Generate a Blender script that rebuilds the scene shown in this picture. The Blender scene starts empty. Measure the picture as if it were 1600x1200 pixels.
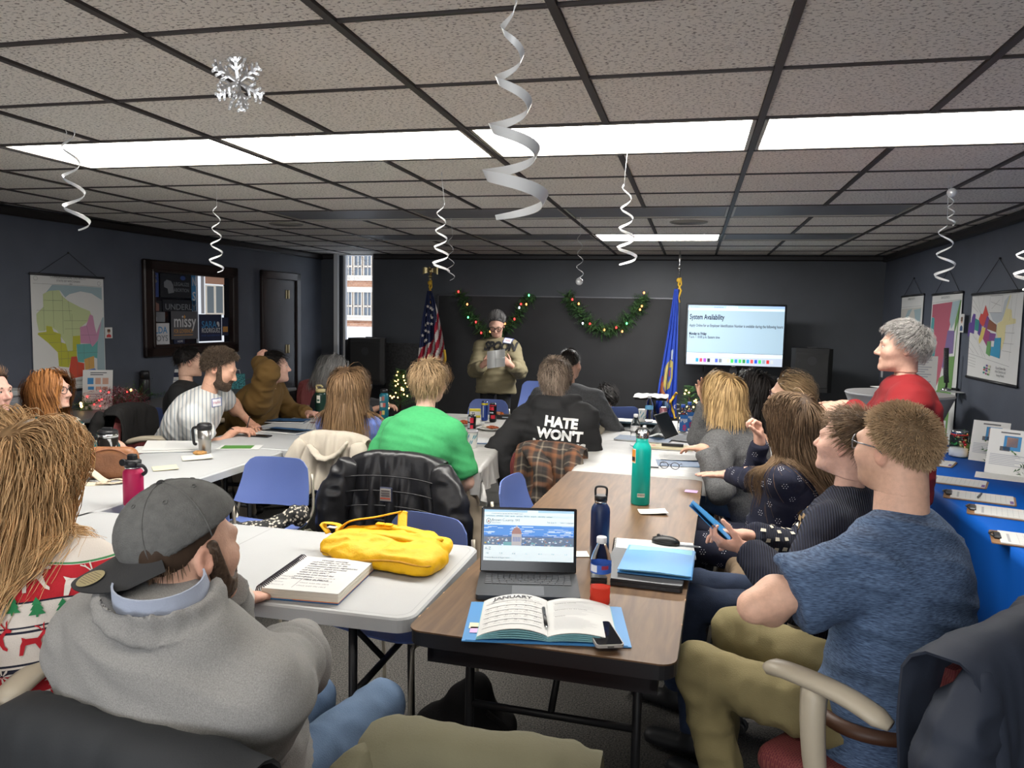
import bpy, math, random
import numpy as np
from mathutils import Vector, Matrix
SC = bpy.context.scene
COL = SC.collection
rng = np.random.default_rng(7)
random.seed(7)
# ------------------------------------------------------------------ camera, world, light, exposure
YAW, PITCH, ROLL, FPX, CAMZ = -0.230468, -0.089704, 0.020993, 1200.0, 1.6477
def _basis():
 cy, sy, cp, sp = math.cos(YAW), math.sin(YAW), math.cos(PITCH), math.sin(PITCH)
 fw = np.array([sy*cp, cy*cp, sp]); r = np.array([cy, -sy, 0.0]); u = np.cross(r, fw)
 cr, sr = math.cos(ROLL), math.sin(ROLL)
 return r*cr+u*sr, u*cr-r*sr, fw
CR, CU, CF = _basis()
CAMP = np.array([0, 0, CAMZ])
def _ray(x, y): return CF + CR*(x-800)/FPX - CU*(y-600)/FPX
def Z(x, y, z):
 d = _ray(x, y); return CAMP + d*((z-CAMZ)/d[2])
def D(x, y, Y):
 d = _ray(x, y); return CAMP + d*(Y/d[1])
def X_(x, y, X):
 d = _ray(x, y); return CAMP + d*(X/d[0])
cam = bpy.data.cameras.new('camera'); cam.sensor_width = 36; cam.lens = 36*FPX/1600
cam.clip_start = 0.02; cam.clip_end = 200
camo = bpy.data.objects.new('camera', cam); COL.objects.link(camo)
m = Matrix.Identity(4)
for i in range(3):
 m[i][0], m[i][1], m[i][2], m[i][3] = CR[i], CU[i], -CF[i], CAMP[i]
camo.matrix_world = m
SC.camera = camo
SC.view_settings.view_transform = 'Standard'; SC.view_settings.look = 'None'
SC.view_settings.exposure = 0.0; SC.view_settings.gamma = 1.0; SC.view_settings.use_curve_mapping = False
w = bpy.data.worlds.new('winter_sky'); SC.world = w; w.use_nodes = True
w.node_tree.nodes['Background'].inputs[0].default_value = (0.86, 0.92, 1.0, 1)
w.node_tree.nodes['Background'].inputs[1].default_value = 2.2
PANEL_E = 20.0          # emission of the lit ceiling panels
REAR_E = 5.5          # lit panels over and behind the photographer
FAR_E = 60.0
wl_ = bpy.data.lights.new('rear_fill', 'AREA'); wl_.shape = 'RECTANGLE'; wl_.size = 5.0; wl_.size_y = 1.5; wl_.energy = 150; wl_.color = (.93, .96, 1)  # added fill lamp before the windowless rear wall, brightens ceiling and near backs
wlo = bpy.data.objects.new('rear_fill', wl_); COL.objects.link(wlo); wlo.location = (-1.6, -3.3, 1.35); wlo.rotation_euler = (math.radians(95), 0, 0)
# ------------------------------------------------------------------ materials
MATS = {}
def srgb(h):
 h = h.lstrip('#'); c = [int(h[i:i+2], 16)/255 for i in (0, 2, 4)]
 return tuple(x/12.92 if x <= 0.04045 else ((x+0.055)/1.055)**2.4 for x in c)
def mat(name, col, rough=0.6, metal=0.0, noise=None, bump=None, emit=None, trans=0.0, alpha=1.0, vcol=False, spec=0.5, sheen=0.0, coat=0.0, ior=1.45):
 """Procedural principled material. noise=(scale, amount, stretch xyz), bump=(scale, strength)."""
 if name in MATS: return MATS[name]
 if isinstance(col, str): col = srgb(col)
 M = bpy.data.materials.new(name); M.use_nodes = True
 nt = M.node_tree; N = nt.nodes; L = nt.links; B = N['Principled BSDF']
 B.inputs['Base Color'].default_value = (*col, 1); B.inputs['Roughness'].default_value = rough
 B.inputs['Metallic'].default_value = metal; B.inputs['Specular IOR Level'].default_value = spec
 B.inputs['Transmission Weight'].default_value = trans; B.inputs['IOR'].default_value = ior
 B.inputs['Alpha'].default_value = alpha
 if sheen: B.inputs['Sheen Weight'].default_value = sheen
 if coat: B.inputs['Coat Weight'].default_value = coat
 M.diffuse_color = (*col, 1)
 src = None
 if vcol:
  a = N.new('ShaderNodeVertexColor'); a.layer_name = 'Col'; src = a.outputs['Color']
 tc = None
 def coord(stretch):
  nonlocal tc
  if tc is None: tc = N.new('ShaderNodeTexCoord')
  mp = N.new('ShaderNodeMapping'); L.new(tc.outputs['Object'], mp.inputs['Vector'])
  mp.inputs['Scale'].default_value = stretch
  return mp.outputs['Vector']
 if noise:
  sc, am = noise[0], noise[1]; st = noise[2] if len(noise) > 2 else (1, 1, 1)
  n = N.new('ShaderNodeTexNoise'); n.inputs['Scale'].default_value = sc; n.inputs['Detail'].default_value = 4
  L.new(coord(st), n.inputs['Vector'])
  mr = N.new('ShaderNodeMapRange'); mr.inputs['From Min'].default_value = 0.3; mr.inputs['From Max'].default_value = 0.7
  mr.inputs['To Min'].default_value = 1-am; mr.inputs['To Max'].default_value = 1+am
  L.new(n.outputs['Fac'], mr.inputs['Value'])
  mx = N.new('ShaderNodeVectorMath'); mx.operation = 'SCALE'
  if src is not None: L.new(src, mx.inputs[0])
  else: mx.inputs[0].default_value = col
  L.new(mr.outputs['Result'], mx.inputs['Scale']); src = mx.outputs['Vector']
 if src is not None: L.new(src, B.inputs['Base Color'])
 if bump:
  n2 = N.new('ShaderNodeTexNoise'); n2.inputs['Scale'].default_value = bump[0]; n2.inputs['Detail'].default_value = 3
  L.new(coord(bump[2] if len(bump) > 2 else (1, 1, 1)), n2.inputs['Vector'])
  b = N.new('ShaderNodeBump'); b.inputs['Strength'].default_value = bump[1]; b.inputs['Distance'].default_value = 0.01
  L.new(n2.outputs['Fac'], b.inputs['Height']); L.new(b.outputs['Normal'], B.inputs['Normal'])
 if emit:
  e = emit if isinstance(emit, tuple) else (emit, col)
  B.inputs['Emission Strength'].default_value = e[0]; B.inputs['Emission Color'].default_value = (*e[1], 1)
 MATS[name] = M
 return M
def nodes_of(M): return M.node_tree.nodes, M.node_tree.links, M.node_tree.nodes['Principled BSDF']
# ------------------------------------------------------------------ object helpers
MW = {}
def _link(o, parent):
 COL.objects.link(o)
 if parent is not None: o.parent = parent
def thing(name, label, cat, loc=(0, 0, 0), rz=0.0, group=None, parent=None):
 o = bpy.data.objects.new(name, None); o.empty_display_size = 0.05
 _link(o, parent); o.location = [float(v) for v in loc]; o.rotation_euler = (0, 0, rz)
 tag(o, label, cat, group)
 return o
def tag(o, label=None, cat=None, group=None, kind=None):
 if label: o['label'] = label
 if cat: o['category'] = cat
 if group: o['group'] = group
 if kind: o['kind'] = kind
 return o
def wmat(o):
 if o is None: return Matrix.Identity(4)
 M = Matrix.LocRotScale(o.location, o.rotation_euler, o.scale)
 return (wmat(o.parent) @ M) if o.parent else M
def mesh(name, V, Fc, mats, parent=None, smooth=True, fm=None, world=False, col=None, kind=None, label=None):
 V = np.asarray(V, dtype=np.float64).reshape(-1, 3)
 if world and parent is not None:
  Mi = np.array(wmat(parent).inverted()); V = V @ Mi[:3, :3].T + Mi[:3, 3]
 me = bpy.data.meshes.new(name); 
 if isinstance(Fc, np.ndarray):
  n, k = Fc.shape
  me.vertices.add(len(V)); me.vertices.foreach_set('co', V.astype(np.float32).ravel())
  me.loops.add(n*k); me.loops.foreach_set('vertex_index', Fc.astype(np.int32).ravel())
  me.polygons.add(n); me.polygons.foreach_set('loop_start', np.arange(0, n*k, k, dtype=np.int32))
  me.update(calc_edges=True)
 else:
  me.from_pydata([tuple(v) for v in V], [], [tuple(f) for f in Fc])
 if not isinstance(mats, (list, tuple)): mats = [mats]
 for x in mats: me.materials.append(x)
 if fm is not None: me.polygons.foreach_set('material_index', np.asarray(fm, dtype=np.int32))
 if isinstance(smooth, bool): me.polygons.foreach_set('use_smooth', [smooth]*len(me.polygons))
 else: me.polygons.foreach_set('use_smooth', np.asarray(smooth, bool))
 if col is not None:
  a = me.color_attributes.new('Col', 'FLOAT_COLOR', 'POINT')
  c4 = np.ones((len(V), 4), np.float32); c4[:, :3] = col
  a.data.foreach_set('color', c4.ravel())
 me.update()
 o = bpy.data.objects.new(name, me); _link(o, parent)
 if kind: o['kind'] = kind
 if label: o['label'] = label
 return o
def copy_tree(o, parent=None):
 c = o.copy(); COL.objects.link(c)
 if parent is not None: c.parent = parent
 for ch in list(o.children): copy_tree(ch, c)
 return c
def nrm(v):
 v = np.asarray(v, float); return v/(np.linalg.norm(v)+1e-12)
def frame_of(ax, ref=None):
 ax = nrm(ax); ref = np.array([0, 0, 1.0]) if ref is None else nrm(ref)
 if abs(ax@ref) > 0.98: ref = np.array([1.0, 0, 0]) if abs(ax[0]) < .9 else np.array([0, 1.0, 0])
 a = nrm(np.cross(ref, ax)); return a, np.cross(ax, a)
def rotz(a): c, s = math.cos(a), math.sin(a); return np.array([[c, -s, 0], [s, c, 0], [0, 0, 1.0]])
def rotx(a): c, s = math.cos(a), math.sin(a); return np.array([[1.0, 0, 0], [0, c, -s], [0, s, c]])
def roty(a): c, s = math.cos(a), math.sin(a); return np.array([[c, 0, s], [0, 1.0, 0], [-s, 0, c]])
def smooth_path(P, n):
 P = np.asarray(P, float)
 if len(P) < 3: 
  t = np.linspace(0, 1, n)[:, None]; return P[0]*(1-t)+P[-1]*t
 Q = np.vstack([2*P[0]-P[1], P, 2*P[-1]-P[-2]]); out = []
 for u in np.linspace(0, len(P)-1-1e-9, n):
  i = int(u); t = u-i; a, b, c, d = Q[i:i+4]
  out.append(.5*((2*b)+(c-a)*t+(2*a-5*b+4*c-d)*t*t+(3*b-3*c+d-a)*t**3))
 return np.array(out)
class MB:
 """Collects shapes for ONE mesh object; mi = material slot of each shape."""
 def __init__(s): s.v = []; s.f = []; s.m = []; s.s = []; s.n = 0
 def add(s, V, F, mi=0, sm=False, M=None, t=None):
  V = np.asarray(V, float)
  if M is not None: V = V @ np.asarray(M).T
  if t is not None: V = V + np.asarray(t)
  s.v.append(V); s.f += [tuple(i+s.n for i in f) for f in F]; s.m += [mi]*len(F); s.s += [sm]*len(F); s.n += len(V); return s
 def box(s, lo, hi, mi=0, M=None, t=None, bev=0.0):
  lo, hi = np.asarray(lo, float), np.asarray(hi, float)
  if bev <= 0:
   x0, y0, z0 = lo; x1, y1, z1 = hi
   V = [(x0,y0,z0),(x1,y0,z0),(x1,y1,z0),(x0,y1,z0),(x0,y0,z1),(x1,y0,z1),(x1,y1,z1),(x0,y1,z1)]
   return s.add(V, [(3,2,1,0),(4,5,6,7),(0,1,5,4),(1,2,6,5),(2,3,7,6),(3,0,4,7)], mi, False, M, t)
  c = (lo+hi)/2; h = (hi-lo)/2; b = min(bev, h.min()*.98); V = []; F = []
  ids = {}
  for sx in (-1, 1):
   for sy in (-1, 1):
    for sz in (-1, 1):
     for k in range(3):
      d = h-b; d[k] = h[k]; ids[(sx, sy, sz, k)] = len(V); V.append(c+np.array([sx, sy, sz])*d)
  def q(a, b_, c_, d_):
   n = np.cross(np.array(V[b_])-V[a], np.array(V[c_])-V[a]); mid = (V[a]+V[b_]+V[c_]+V[d_])/4-c
   F.append((a, b_, c_, d_) if n@mid > 0 else (d_, c_, b_, a))
  for k in range(3):
   o = [i for i in range(3) if i != k]
   for sg in (-1, 1):
    def key(a, b_): 
     t3 = [0, 0, 0]; t3[k] = sg; t3[o[0]] = a; t3[o[1]] = b_; return ids[(*t3, k)]
    q(key(-1,-1), key(1,-1), key(1,1), key(-1,1))
  for k in range(3):
   o = [i for i in range(3) if i != k]
   for a in (-1, 1):
    for b_ in (-1, 1):
     def key(e, kk):
      t3 = [0, 0, 0]; t3[k] = e; t3[o[0]] = a; t3[o[1]] = b_; return ids[(*t3, kk)]
     q(key(-1, o[0]), key(1, o[0]), key(1, o[1]), key(-1, o[1]))
  for sx in (-1, 1):
   for sy in (-1, 1):
    for sz in (-1, 1):
     a = [ids[(sx, sy, sz, k)] for k in range(3)]
     n = np.cross(V[a[1]]-V[a[0]], V[a[2]]-V[a[0]])
     F.append(tuple(a) if n@np.array([sx, sy, sz]) > 0 else tuple(a[::-1]))
  return s.add(V, F, mi, False, M, t)
 def lathe(s, prof, n=20, mi=0, M=None, t=None, sm=True, capb=True, capt=True):
  V = []; F = []
  for r, z in prof:
   for i in range(n):
    a = 2*math.pi*i/n; V.append((r*math.cos(a), r*math.sin(a), z))
  for j in range(len(prof)-1):
   for i in range(n):
    k = (i+1) % n; F.append((j*n+i, j*n+k, (j+1)*n+k, (j+1)*n+i))
  s.add(V, F, mi, sm, M, t)
  b = s.n-len(V)
  if capb: s.f.append(tuple(b+i for i in range(n-1, -1, -1))); s.m.append(mi); s.s.append(False)
  if capt: s.f.append(tuple(b+(len(prof)-1)*n+i for i in range(n))); s.m.append(mi); s.s.append(False)
  return s
 def tube(s, path, r, n=8, mi=0, cap=True, sm=True, flat=None):
  """Tube along path; r a number or list; flat = (normal dir, thickness factor) squashes it into a strap."""
  P = np.asarray(path, float); k = len(P); r = np.broadcast_to(np.asarray(r, float), (k,))
  T = np.gradient(P, axis=0); V = []; prev = None
  for i in range(k):
   t = nrm(T[i])
   if flat is not None: a = nrm(np.cross(t, flat[0])); b = np.cross(a, t)
   elif prev is None: a, b = frame_of(t)
   else:
    a = nrm(prev-t*(prev@t)); b = np.cross(t, a)
   prev = a
   fl = flat[1] if flat is not None else 1
   for j in range(n):
    an = 2*math.pi*j/n; V.append(P[i]+r[i]*(a*math.cos(an)+b*math.sin(an)*fl))
  F = []
  for i in range(k-1):
   for j in range(n):
    q = (j+1) % n; F.append((i*n+j, i*n+q, (i+1)*n+q, (i+1)*n+j))
  if cap: F += [tuple(range(n-1, -1, -1)), tuple((k-1)*n+j for j in range(n))]
  return s.add(V, F, mi, sm)
 def prism(s, poly, z0, z1, mi=0, M=None, t=None, mtop=None, sm=False):
  n = len(poly); P = [tuple(p) for p in poly]
  V = [(x, y, z0) for x, y in P]+[(x, y, z1) for x, y in P]
  F = [tuple(range(n-1, -1, -1))]+[(i, (i+1) % n, n+(i+1) % n, n+i) for i in range(n)]
  s.add(V, F, mi, sm, M, t); b = s.n-2*n
  s.f.append(tuple(b+n+i for i in range(n))); s.m.append(mi if mtop is None else mtop); s.s.append(False)
  return s
 def quad(s, a, b, c, d, mi=0): return s.add([a, b, c, d], [(0, 1, 2, 3)], mi)
 def ball(s, c, r, mi=0, nu=12, nv=8, M=None):
  r = np.broadcast_to(np.asarray(r, float), (3,)); V = [(0, 0, -1)]; F = []
  for j in range(1, nv):
   ph = -math.pi/2+math.pi*j/nv
   for i in range(nu):
    a = 2*math.pi*i/nu; V.append((math.cos(ph)*math.cos(a), math.cos(ph)*math.sin(a), math.sin(ph)))
  V.append((0, 0, 1)); V = np.array(V)*r
  for i in range(nu): F.append((0, 1+(i+1) % nu, 1+i))
  for j in range(nv-2):
   for i in range(nu):
    k = (i+1) % nu; F.append((1+j*nu+i, 1+j*nu+k, 1+(j+1)*nu+k, 1+(j+1)*nu+i))
  e = len(V)-1
  for i in range(nu): F.append((e, 1+(nv-2)*nu+i, 1+(nv-2)*nu+(i+1) % nu))
  return s.add(V, F, mi, True, M, c)
 def grid(s, G, mi=0, sm=True):
  """G: (n, m, 3) array of points."""
  n, m_ = G.shape[:2]; F = [(i*m_+j, (i+1)*m_+j, (i+1)*m_+j+1, i*m_+j+1) for i in range(n-1) for j in range(m_-1)]
  return s.add(G.reshape(-1, 3), F, mi, sm)
 def slab(s, G, th, mi=0, sm=True):
  """A sheet with thickness th (rim closed) over the point grid G."""
  n, m_ = G.shape[:2]
  du = np.gradient(G, axis=0); dv = np.gradient(G, axis=1); N = np.cross(du, dv); N /= np.linalg.norm(N, axis=2, keepdims=True)+1e-12
  A = (G+N*th/2).reshape(-1, 3); B = (G-N*th/2).reshape(-1, 3); k = n*m_
  F = [(i*m_+j, (i+1)*m_+j, (i+1)*m_+j+1, i*m_+j+1) for i in range(n-1) for j in range(m_-1)]
  F += [(k+a, k+d, k+c, k+b) for a, b, c, d in F[:]]
  rim = [i*m_ for i in range(n)]+[(n-1)*m_+j for j in range(1, m_)]+[i*m_+m_-1 for i in range(n-2, -1, -1)]+[j for j in range(m_-2, 0, -1)]
  F = F[:2*(n-1)*(m_-1)]; s.add(np.vstack([A, B]), F, mi, sm); R = np.vstack([A[rim], B[rim]]); q = len(rim)
  return s.add(R, [((i+1) % q, i, q+i, q+(i+1) % q) for i in range(q)], mi, False)
 def out(s, name, mats, parent=None, world=False, kind=None, label=None, smooth=None):
  return mesh(name, np.vstack(s.v), s.f, mats, parent, s.s if smooth is None else smooth, s.m, world, None, kind, label)
def rrect(x0, y0, x1, y1, r, n=5):
 P = []
 for cx, cy, a0 in ((x1-r, y0+r, -90), (x1-r, y1-r, 0), (x0+r, y1-r, 90), (x0+r, y0+r, 180)):
  for i in range(n+1):
   a = math.radians(a0+90*i/n); P.append((cx+r*math.cos(a), cy+r*math.sin(a)))
 return P
def text_polys(body, size=1.0, align='LEFT', shear=0.0, bold=0.0, space=1.0, extr=0.0):
 c = bpy.data.curves.new('lettering_curve', 'FONT'); c.body = body; c.size = size; c.align_x = align; c.shear = shear; c.offset = bold
 c.resolution_u = 3; c.space_character = space; c.extrude = extr; c.space_line = 0.95
 o = bpy.data.objects.new('lettering_tmp', c); COL.objects.link(o)
 dg = bpy.context.evaluated_depsgraph_get(); me = bpy.data.meshes.new_from_object(o.evaluated_get(dg))
 V = np.array([v.co[:] for v in me.vertices]).reshape(-1, 3); F = [tuple(p.vertices) for p in me.polygons]
 bpy.data.objects.remove(o); bpy.data.curves.remove(c); bpy.data.meshes.remove(me)
 return V, F
def put_text(mb, body, size, o, U, Vd, mi=0, align='LEFT', bold=0.0, shear=0.0, space=1.0, lift=0.0, fit=None):
 """Adds flat lettering: baseline origin o, right dir U, up dir Vd; fit = width to stretch to."""
 V, F = text_polys(body, size, align, shear, bold, space)
 if len(V) == 0: return
 o = np.asarray(o, float); U = nrm(U); Vd = nrm(Vd); n = np.cross(U, Vd)
 x = V[:, 0].copy()
 if fit: x *= fit/max(1e-9, x.max()-x.min())
 mb.add(o+np.outer(x, U)+np.outer(V[:, 1], Vd)+n*lift, F, mi)
# ------------------------------------------------------------------ smooth solid fields -> surface meshes (bodies, clothes, bags)
def vnoise(P):
 P = np.asarray(P, float); i = np.floor(P).astype(np.int64); f = P-i; f = f*f*(3-2*f); out = 0
 def h(a, b, c):
  n = (a*73856093) ^ (b*19349663) ^ (c*83492791); n = (n ^ (n >> 13))*1274126177; n &= 0x7fffffff
  return ((n ^ (n >> 16)) & 0xffff)/65535.0
 for dx in (0, 1):
  for dy in (0, 1):
   for dz in (0, 1):
    wt = (f[:, 0] if dx else 1-f[:, 0])*(f[:, 1] if dy else 1-f[:, 1])*(f[:, 2] if dz else 1-f[:, 2])
    out = out+wt*h(i[:, 0]+dx, i[:, 1]+dy, i[:, 2]+dz)
 return out*2-1
def fbm(P, o=3):
 r = 0; a = 1.0
 for k in range(o): r = r+a*vnoise(P*2**k+17*k); a *= .5
 return r
class Field:
 def __init__(s): s.p = []; s.lo = np.full(3, 1e9); s.hi = np.full(3, -1e9)
 def _bb(s, pts, r):
  for q in pts: s.lo = np.minimum(s.lo, np.asarray(q)-r); s.hi = np.maximum(s.hi, np.asarray(q)+r)
 def put(s, fn, k, op): s.p.append((fn, k, op)); return s
 def cone(s, a, b, ra, rb, k=.02, flat=(False, False), op='u'):
  a, b = np.asarray(a, float), np.asarray(b, float); ax = b-a; Ln = np.linalg.norm(ax)+1e-9; ax = ax/Ln
  if op == 'u': s._bb((a, b), max(ra, rb))
  def fn(P):
   Q = P-a; h = Q@ax; tl = np.minimum(np.maximum(h, 0), Ln)
   d = np.sqrt(np.maximum(np.einsum('ij,ij->i', Q, Q)-tl*(2*h-tl), 0))-ra-((rb-ra)/Ln)*tl
   if flat[0]: d = np.maximum(d, -h)
   if flat[1]: d = np.maximum(d, h-Ln)
   return d
  return s.put(fn, k, op)
 def econe(s, a, b, lat, ra, rb, k=.03, flat=(False, False), op='u'):
  """Cone with elliptic section: ra, rb = (half width along lat, half depth)."""
  a, b = np.asarray(a, float), np.asarray(b, float); ax = b-a; Ln = np.linalg.norm(ax)+1e-9; ax = ax/Ln
  L = nrm(np.asarray(lat)-ax*(np.asarray(lat)@ax)); Fv = np.cross(ax, L); ra = np.asarray(ra, float); rb = np.asarray(rb, float)
  if op == 'u': s._bb((a, b), max(ra.max(), rb.max()))
  def fn(P):
   Q = P-a; h = Q@ax; t = np.minimum(np.maximum(h/Ln, 0), 1); r0 = ra[0]+(rb[0]-ra[0])*t; r1 = ra[1]+(rb[1]-ra[1])*t
   mn = np.minimum(r0, r1); x = (Q@L)/r0; y = (Q@Fv)/r1; z = (h-t*Ln)/mn
   rr = np.sqrt(x*x+y*y+z*z)+1e-9; x = x/r0; y = y/r1; z = z/mn
   g = np.sqrt(x*x+y*y+z*z)+1e-9
   d = np.where(rr > .3, rr*(rr-1)/g, (rr-1)*mn)
   d = np.clip(d, -mn, None)
   if flat[0]: d = np.maximum(d, -h)
   if flat[1]: d = np.maximum(d, h-Ln)
   return d
  return s.put(fn, k, op)
 def ell(s, c, r, M=None, k=.02, op='u'):
  """Ellipsoid; M rows = local axes."""
  c = np.asarray(c, float); r = np.asarray(r, float); M = np.eye(3) if M is None else np.asarray(M)
  if op == 'u': s._bb((c,), r.max())
  def fn(P):
   q = ((P-c)@M.T)/r; rr = np.sqrt(np.einsum('ij,ij->i', q, q))+1e-9; q = q/r; g = np.sqrt(np.einsum('ij,ij->i', q, q))+1e-9
   return np.where(rr > .2, rr*(rr-1)/g, (rr-1)*r.min())
  return s.put(fn, k, op)
 def rbox(s, c, h, rad, M=None, k=.01, op='u'):
  c = np.asarray(c, float); h = np.asarray(h, float); M = np.eye(3) if M is None else np.asarray(M)
  if op == 'u': s._bb((c,), np.linalg.norm(h))
  def fn(P):
   q = np.abs((P-c)@M.T)-(h-rad)
   return np.linalg.norm(np.maximum(q, 0), axis=1)+np.minimum(q.max(1), 0)-rad
  return s.put(fn, k, op)
 def __call__(s, P):
  d = None
  for fn, k, op in s.p:
   e = fn(P)
   if d is None: d = e; continue
   if op == 'u': h = np.maximum(k-np.abs(d-e), 0)/k; d = np.minimum(d, e)-h*h*k*.25
   elif op == 's': h = np.maximum(k-np.abs(d+e), 0)/k; d = np.maximum(d, -e)+h*h*k*.25
   elif op == 'i': h = np.maximum(k-np.abs(d-e), 0)/k; d = np.maximum(d, e)+h*h*k*.25
  return d
 def grad(s, P, e=.004):
  g = np.empty_like(P)
  for k in range(3):
   o = np.zeros(3); o[k] = e; g[:, k] = s(P+o)-s(P-o)
  return g/(np.linalg.norm(g, axis=1, keepdims=True)+1e-9)
def surf(fn, lo, hi, h, relax=1):
 """Surface nets over fn<0 inside the box lo..hi with cell size h."""
 lo = np.asarray(lo, float); hi = np.asarray(hi, float)
 B = 4; n = np.maximum(2, np.ceil((hi-lo)/h/B).astype(int))*B+1
 ax = [lo[i]+h*np.arange(n[i]) for i in range(3)]
 cg = np.stack(np.meshgrid(*[a[::B] for a in ax], indexing='ij'), -1); cs = cg.shape[:3]
 cd = fn(cg.reshape(-1, 3)).reshape(cs)
 Dn = np.repeat(np.repeat(np.repeat(cd, B, 0), B, 1), B, 2)[:n[0], :n[1], :n[2]].copy()
 near = np.abs(cd) < h*B*2.4
 nr = near.copy()
 for axx in range(3):
  nr2 = nr.copy(); s1 = [slice(None)]*3; s2 = [slice(None)]*3; s1[axx] = slice(1, None); s2[axx] = slice(None, -1)
  nr2[tuple(s1)] |= nr[tuple(s2)]; nr2[tuple(s2)] |= nr[tuple(s1)]; nr = nr2
 mask = np.repeat(np.repeat(np.repeat(nr, B, 0), B, 1), B, 2)[:n[0], :n[1], :n[2]]
 I = np.argwhere(mask)
 Dn[mask] = fn(lo+I*h)
 S = Dn < 0
 c = [S[i:n[0]-1+i, j:n[1]-1+j, k:n[2]-1+k] for i in (0, 1) for j in (0, 1) for k in (0, 1)]
 su = sum(x.astype(np.int8) for x in c); act = (su > 0) & (su < 8)
 ids = np.full(act.shape, -1, np.int64); A = np.argwhere(act); ids[act] = np.arange(len(A))
 off = np.array([(i, j, k) for i in (0, 1) for j in (0, 1) for k in (0, 1)])
 cv = np.stack([Dn[A[:, 0]+o[0], A[:, 1]+o[1], A[:, 2]+o[2]] for o in off], 1)
 acc = np.zeros((len(A), 3)); cnt = np.zeros(len(A))
 for a in range(8):
  for b in range(a+1, 8):
   if abs(off[a]-off[b]).sum() != 1: continue
   cr = (cv[:, a] < 0) != (cv[:, b] < 0)
   den = cv[:, a]-cv[:, b]; t = np.where(cr, cv[:, a]/np.where(np.abs(den) < 1e-12, 1e-12, den), 0)
   acc += np.where(cr[:, None], off[a]+t[:, None]*(off[b]-off[a]), 0); cnt += cr
 V = lo+(A+acc/np.maximum(cnt, 1)[:, None])*h
 Q = []
 for axx in range(3):
  o1, o2 = [(1, 2), (2, 0), (0, 1)][axx]
  s1 = [slice(None)]*3; s2 = [slice(None)]*3; s1[axx] = slice(1, None); s2[axx] = slice(None, -1)
  ch = S[tuple(s2)] != S[tuple(s1)]
  E = np.argwhere(ch)
  E = E[(E[:, o1] > 0) & (E[:, o2] > 0) & (E[:, o1] < act.shape[o1]) & (E[:, o2] < act.shape[o2]) & (E[:, axx] < act.shape[axx])]
  if len(E) == 0: continue
  e1 = np.zeros(3, int); e1[o1] = 1; e2 = np.zeros(3, int); e2[o2] = 1
  g = lambda X: ids[X[:, 0], X[:, 1], X[:, 2]]
  q = np.stack([g(E), g(E-e1), g(E-e1-e2), g(E-e2)], 1)
  fl = S[E[:, 0], E[:, 1], E[:, 2]]
  q[~fl] = q[~fl][:, ::-1]; Q.append(q)
 if not Q: return np.zeros((0, 3)), np.zeros((0, 4), int)
 Q = np.vstack(Q); Q = Q[(Q >= 0).all(1)]
 for _ in range(relax):
  s_ = np.zeros_like(V); c_ = np.zeros(len(V))
  for a, b in ((0, 1), (1, 2), (2, 3), (3, 0)):
   np.add.at(s_, Q[:, a], V[Q[:, b]]); np.add.at(s_, Q[:, b], V[Q[:, a]])
   np.add.at(c_, Q[:, a], 1); np.add.at(c_, Q[:, b], 1)
  V = np.where(c_[:, None] > 0, V*.4+.6*s_/np.maximum(c_, 1)[:, None], V)
 return V, Q
def fsurf(F, h, pad=.03, relax=1, lo=None, hi=None, disp=None):
 V, Q = surf(F, F.lo-pad if lo is None else lo, F.hi+pad if hi is None else hi, h, relax)
 if disp is not None and len(V): V = V+F.grad(V)*disp(V)[:, None]
 return V, Q
def trace(F, P, d, n=40, off=.002):
 """Marches points P along d (unit) until they lie off above the surface of F."""
 P = P.copy()
 for _ in range(n):
  e = F(P)-off; P += d*np.clip(e, -.03, .05)[:, None]*.85
 return P
def decal(F, V2, o, U, Vd, off=.002):
 """Lays flat points V2 (n,2) on the surface of F: start plane o,U,Vd outside it, marching inwards."""
 U = nrm(U); Vd = nrm(Vd-U*(U@Vd)); n = np.cross(U, Vd)
 return trace(F, np.asarray(o)+np.outer(V2[:, 0], U)+np.outer(V2[:, 1], Vd), -n, 40, off)
def refine(V, Fc, maxe):
 """Splits long polygon edges so that flat art can bend over a body."""
 V = [np.asarray(v, float) for v in V]; T = []
 for f in Fc:
  for i in range(1, len(f)-1): T.append((f[0], f[i], f[i+1]))
 out = []
 st = T; cache = {}
 while st:
  a, b, c = st.pop(); e = [(np.linalg.norm(V[a]-V[b]), a, b, c), (np.linalg.norm(V[b]-V[c]), b, c, a), (np.linalg.norm(V[c]-V[a]), c, a, b)]
  l, p, q, r_ = max(e, key=lambda x: x[0])
  if l <= maxe: out.append((a, b, c)); continue
  k = (min(p, q), max(p, q))
  if k not in cache: cache[k] = len(V); V.append((V[p]+V[q])/2)
  mI = cache[k]; st += [(p, mI, r_), (mI, q, r_)]
 return np.array(V), out
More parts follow.
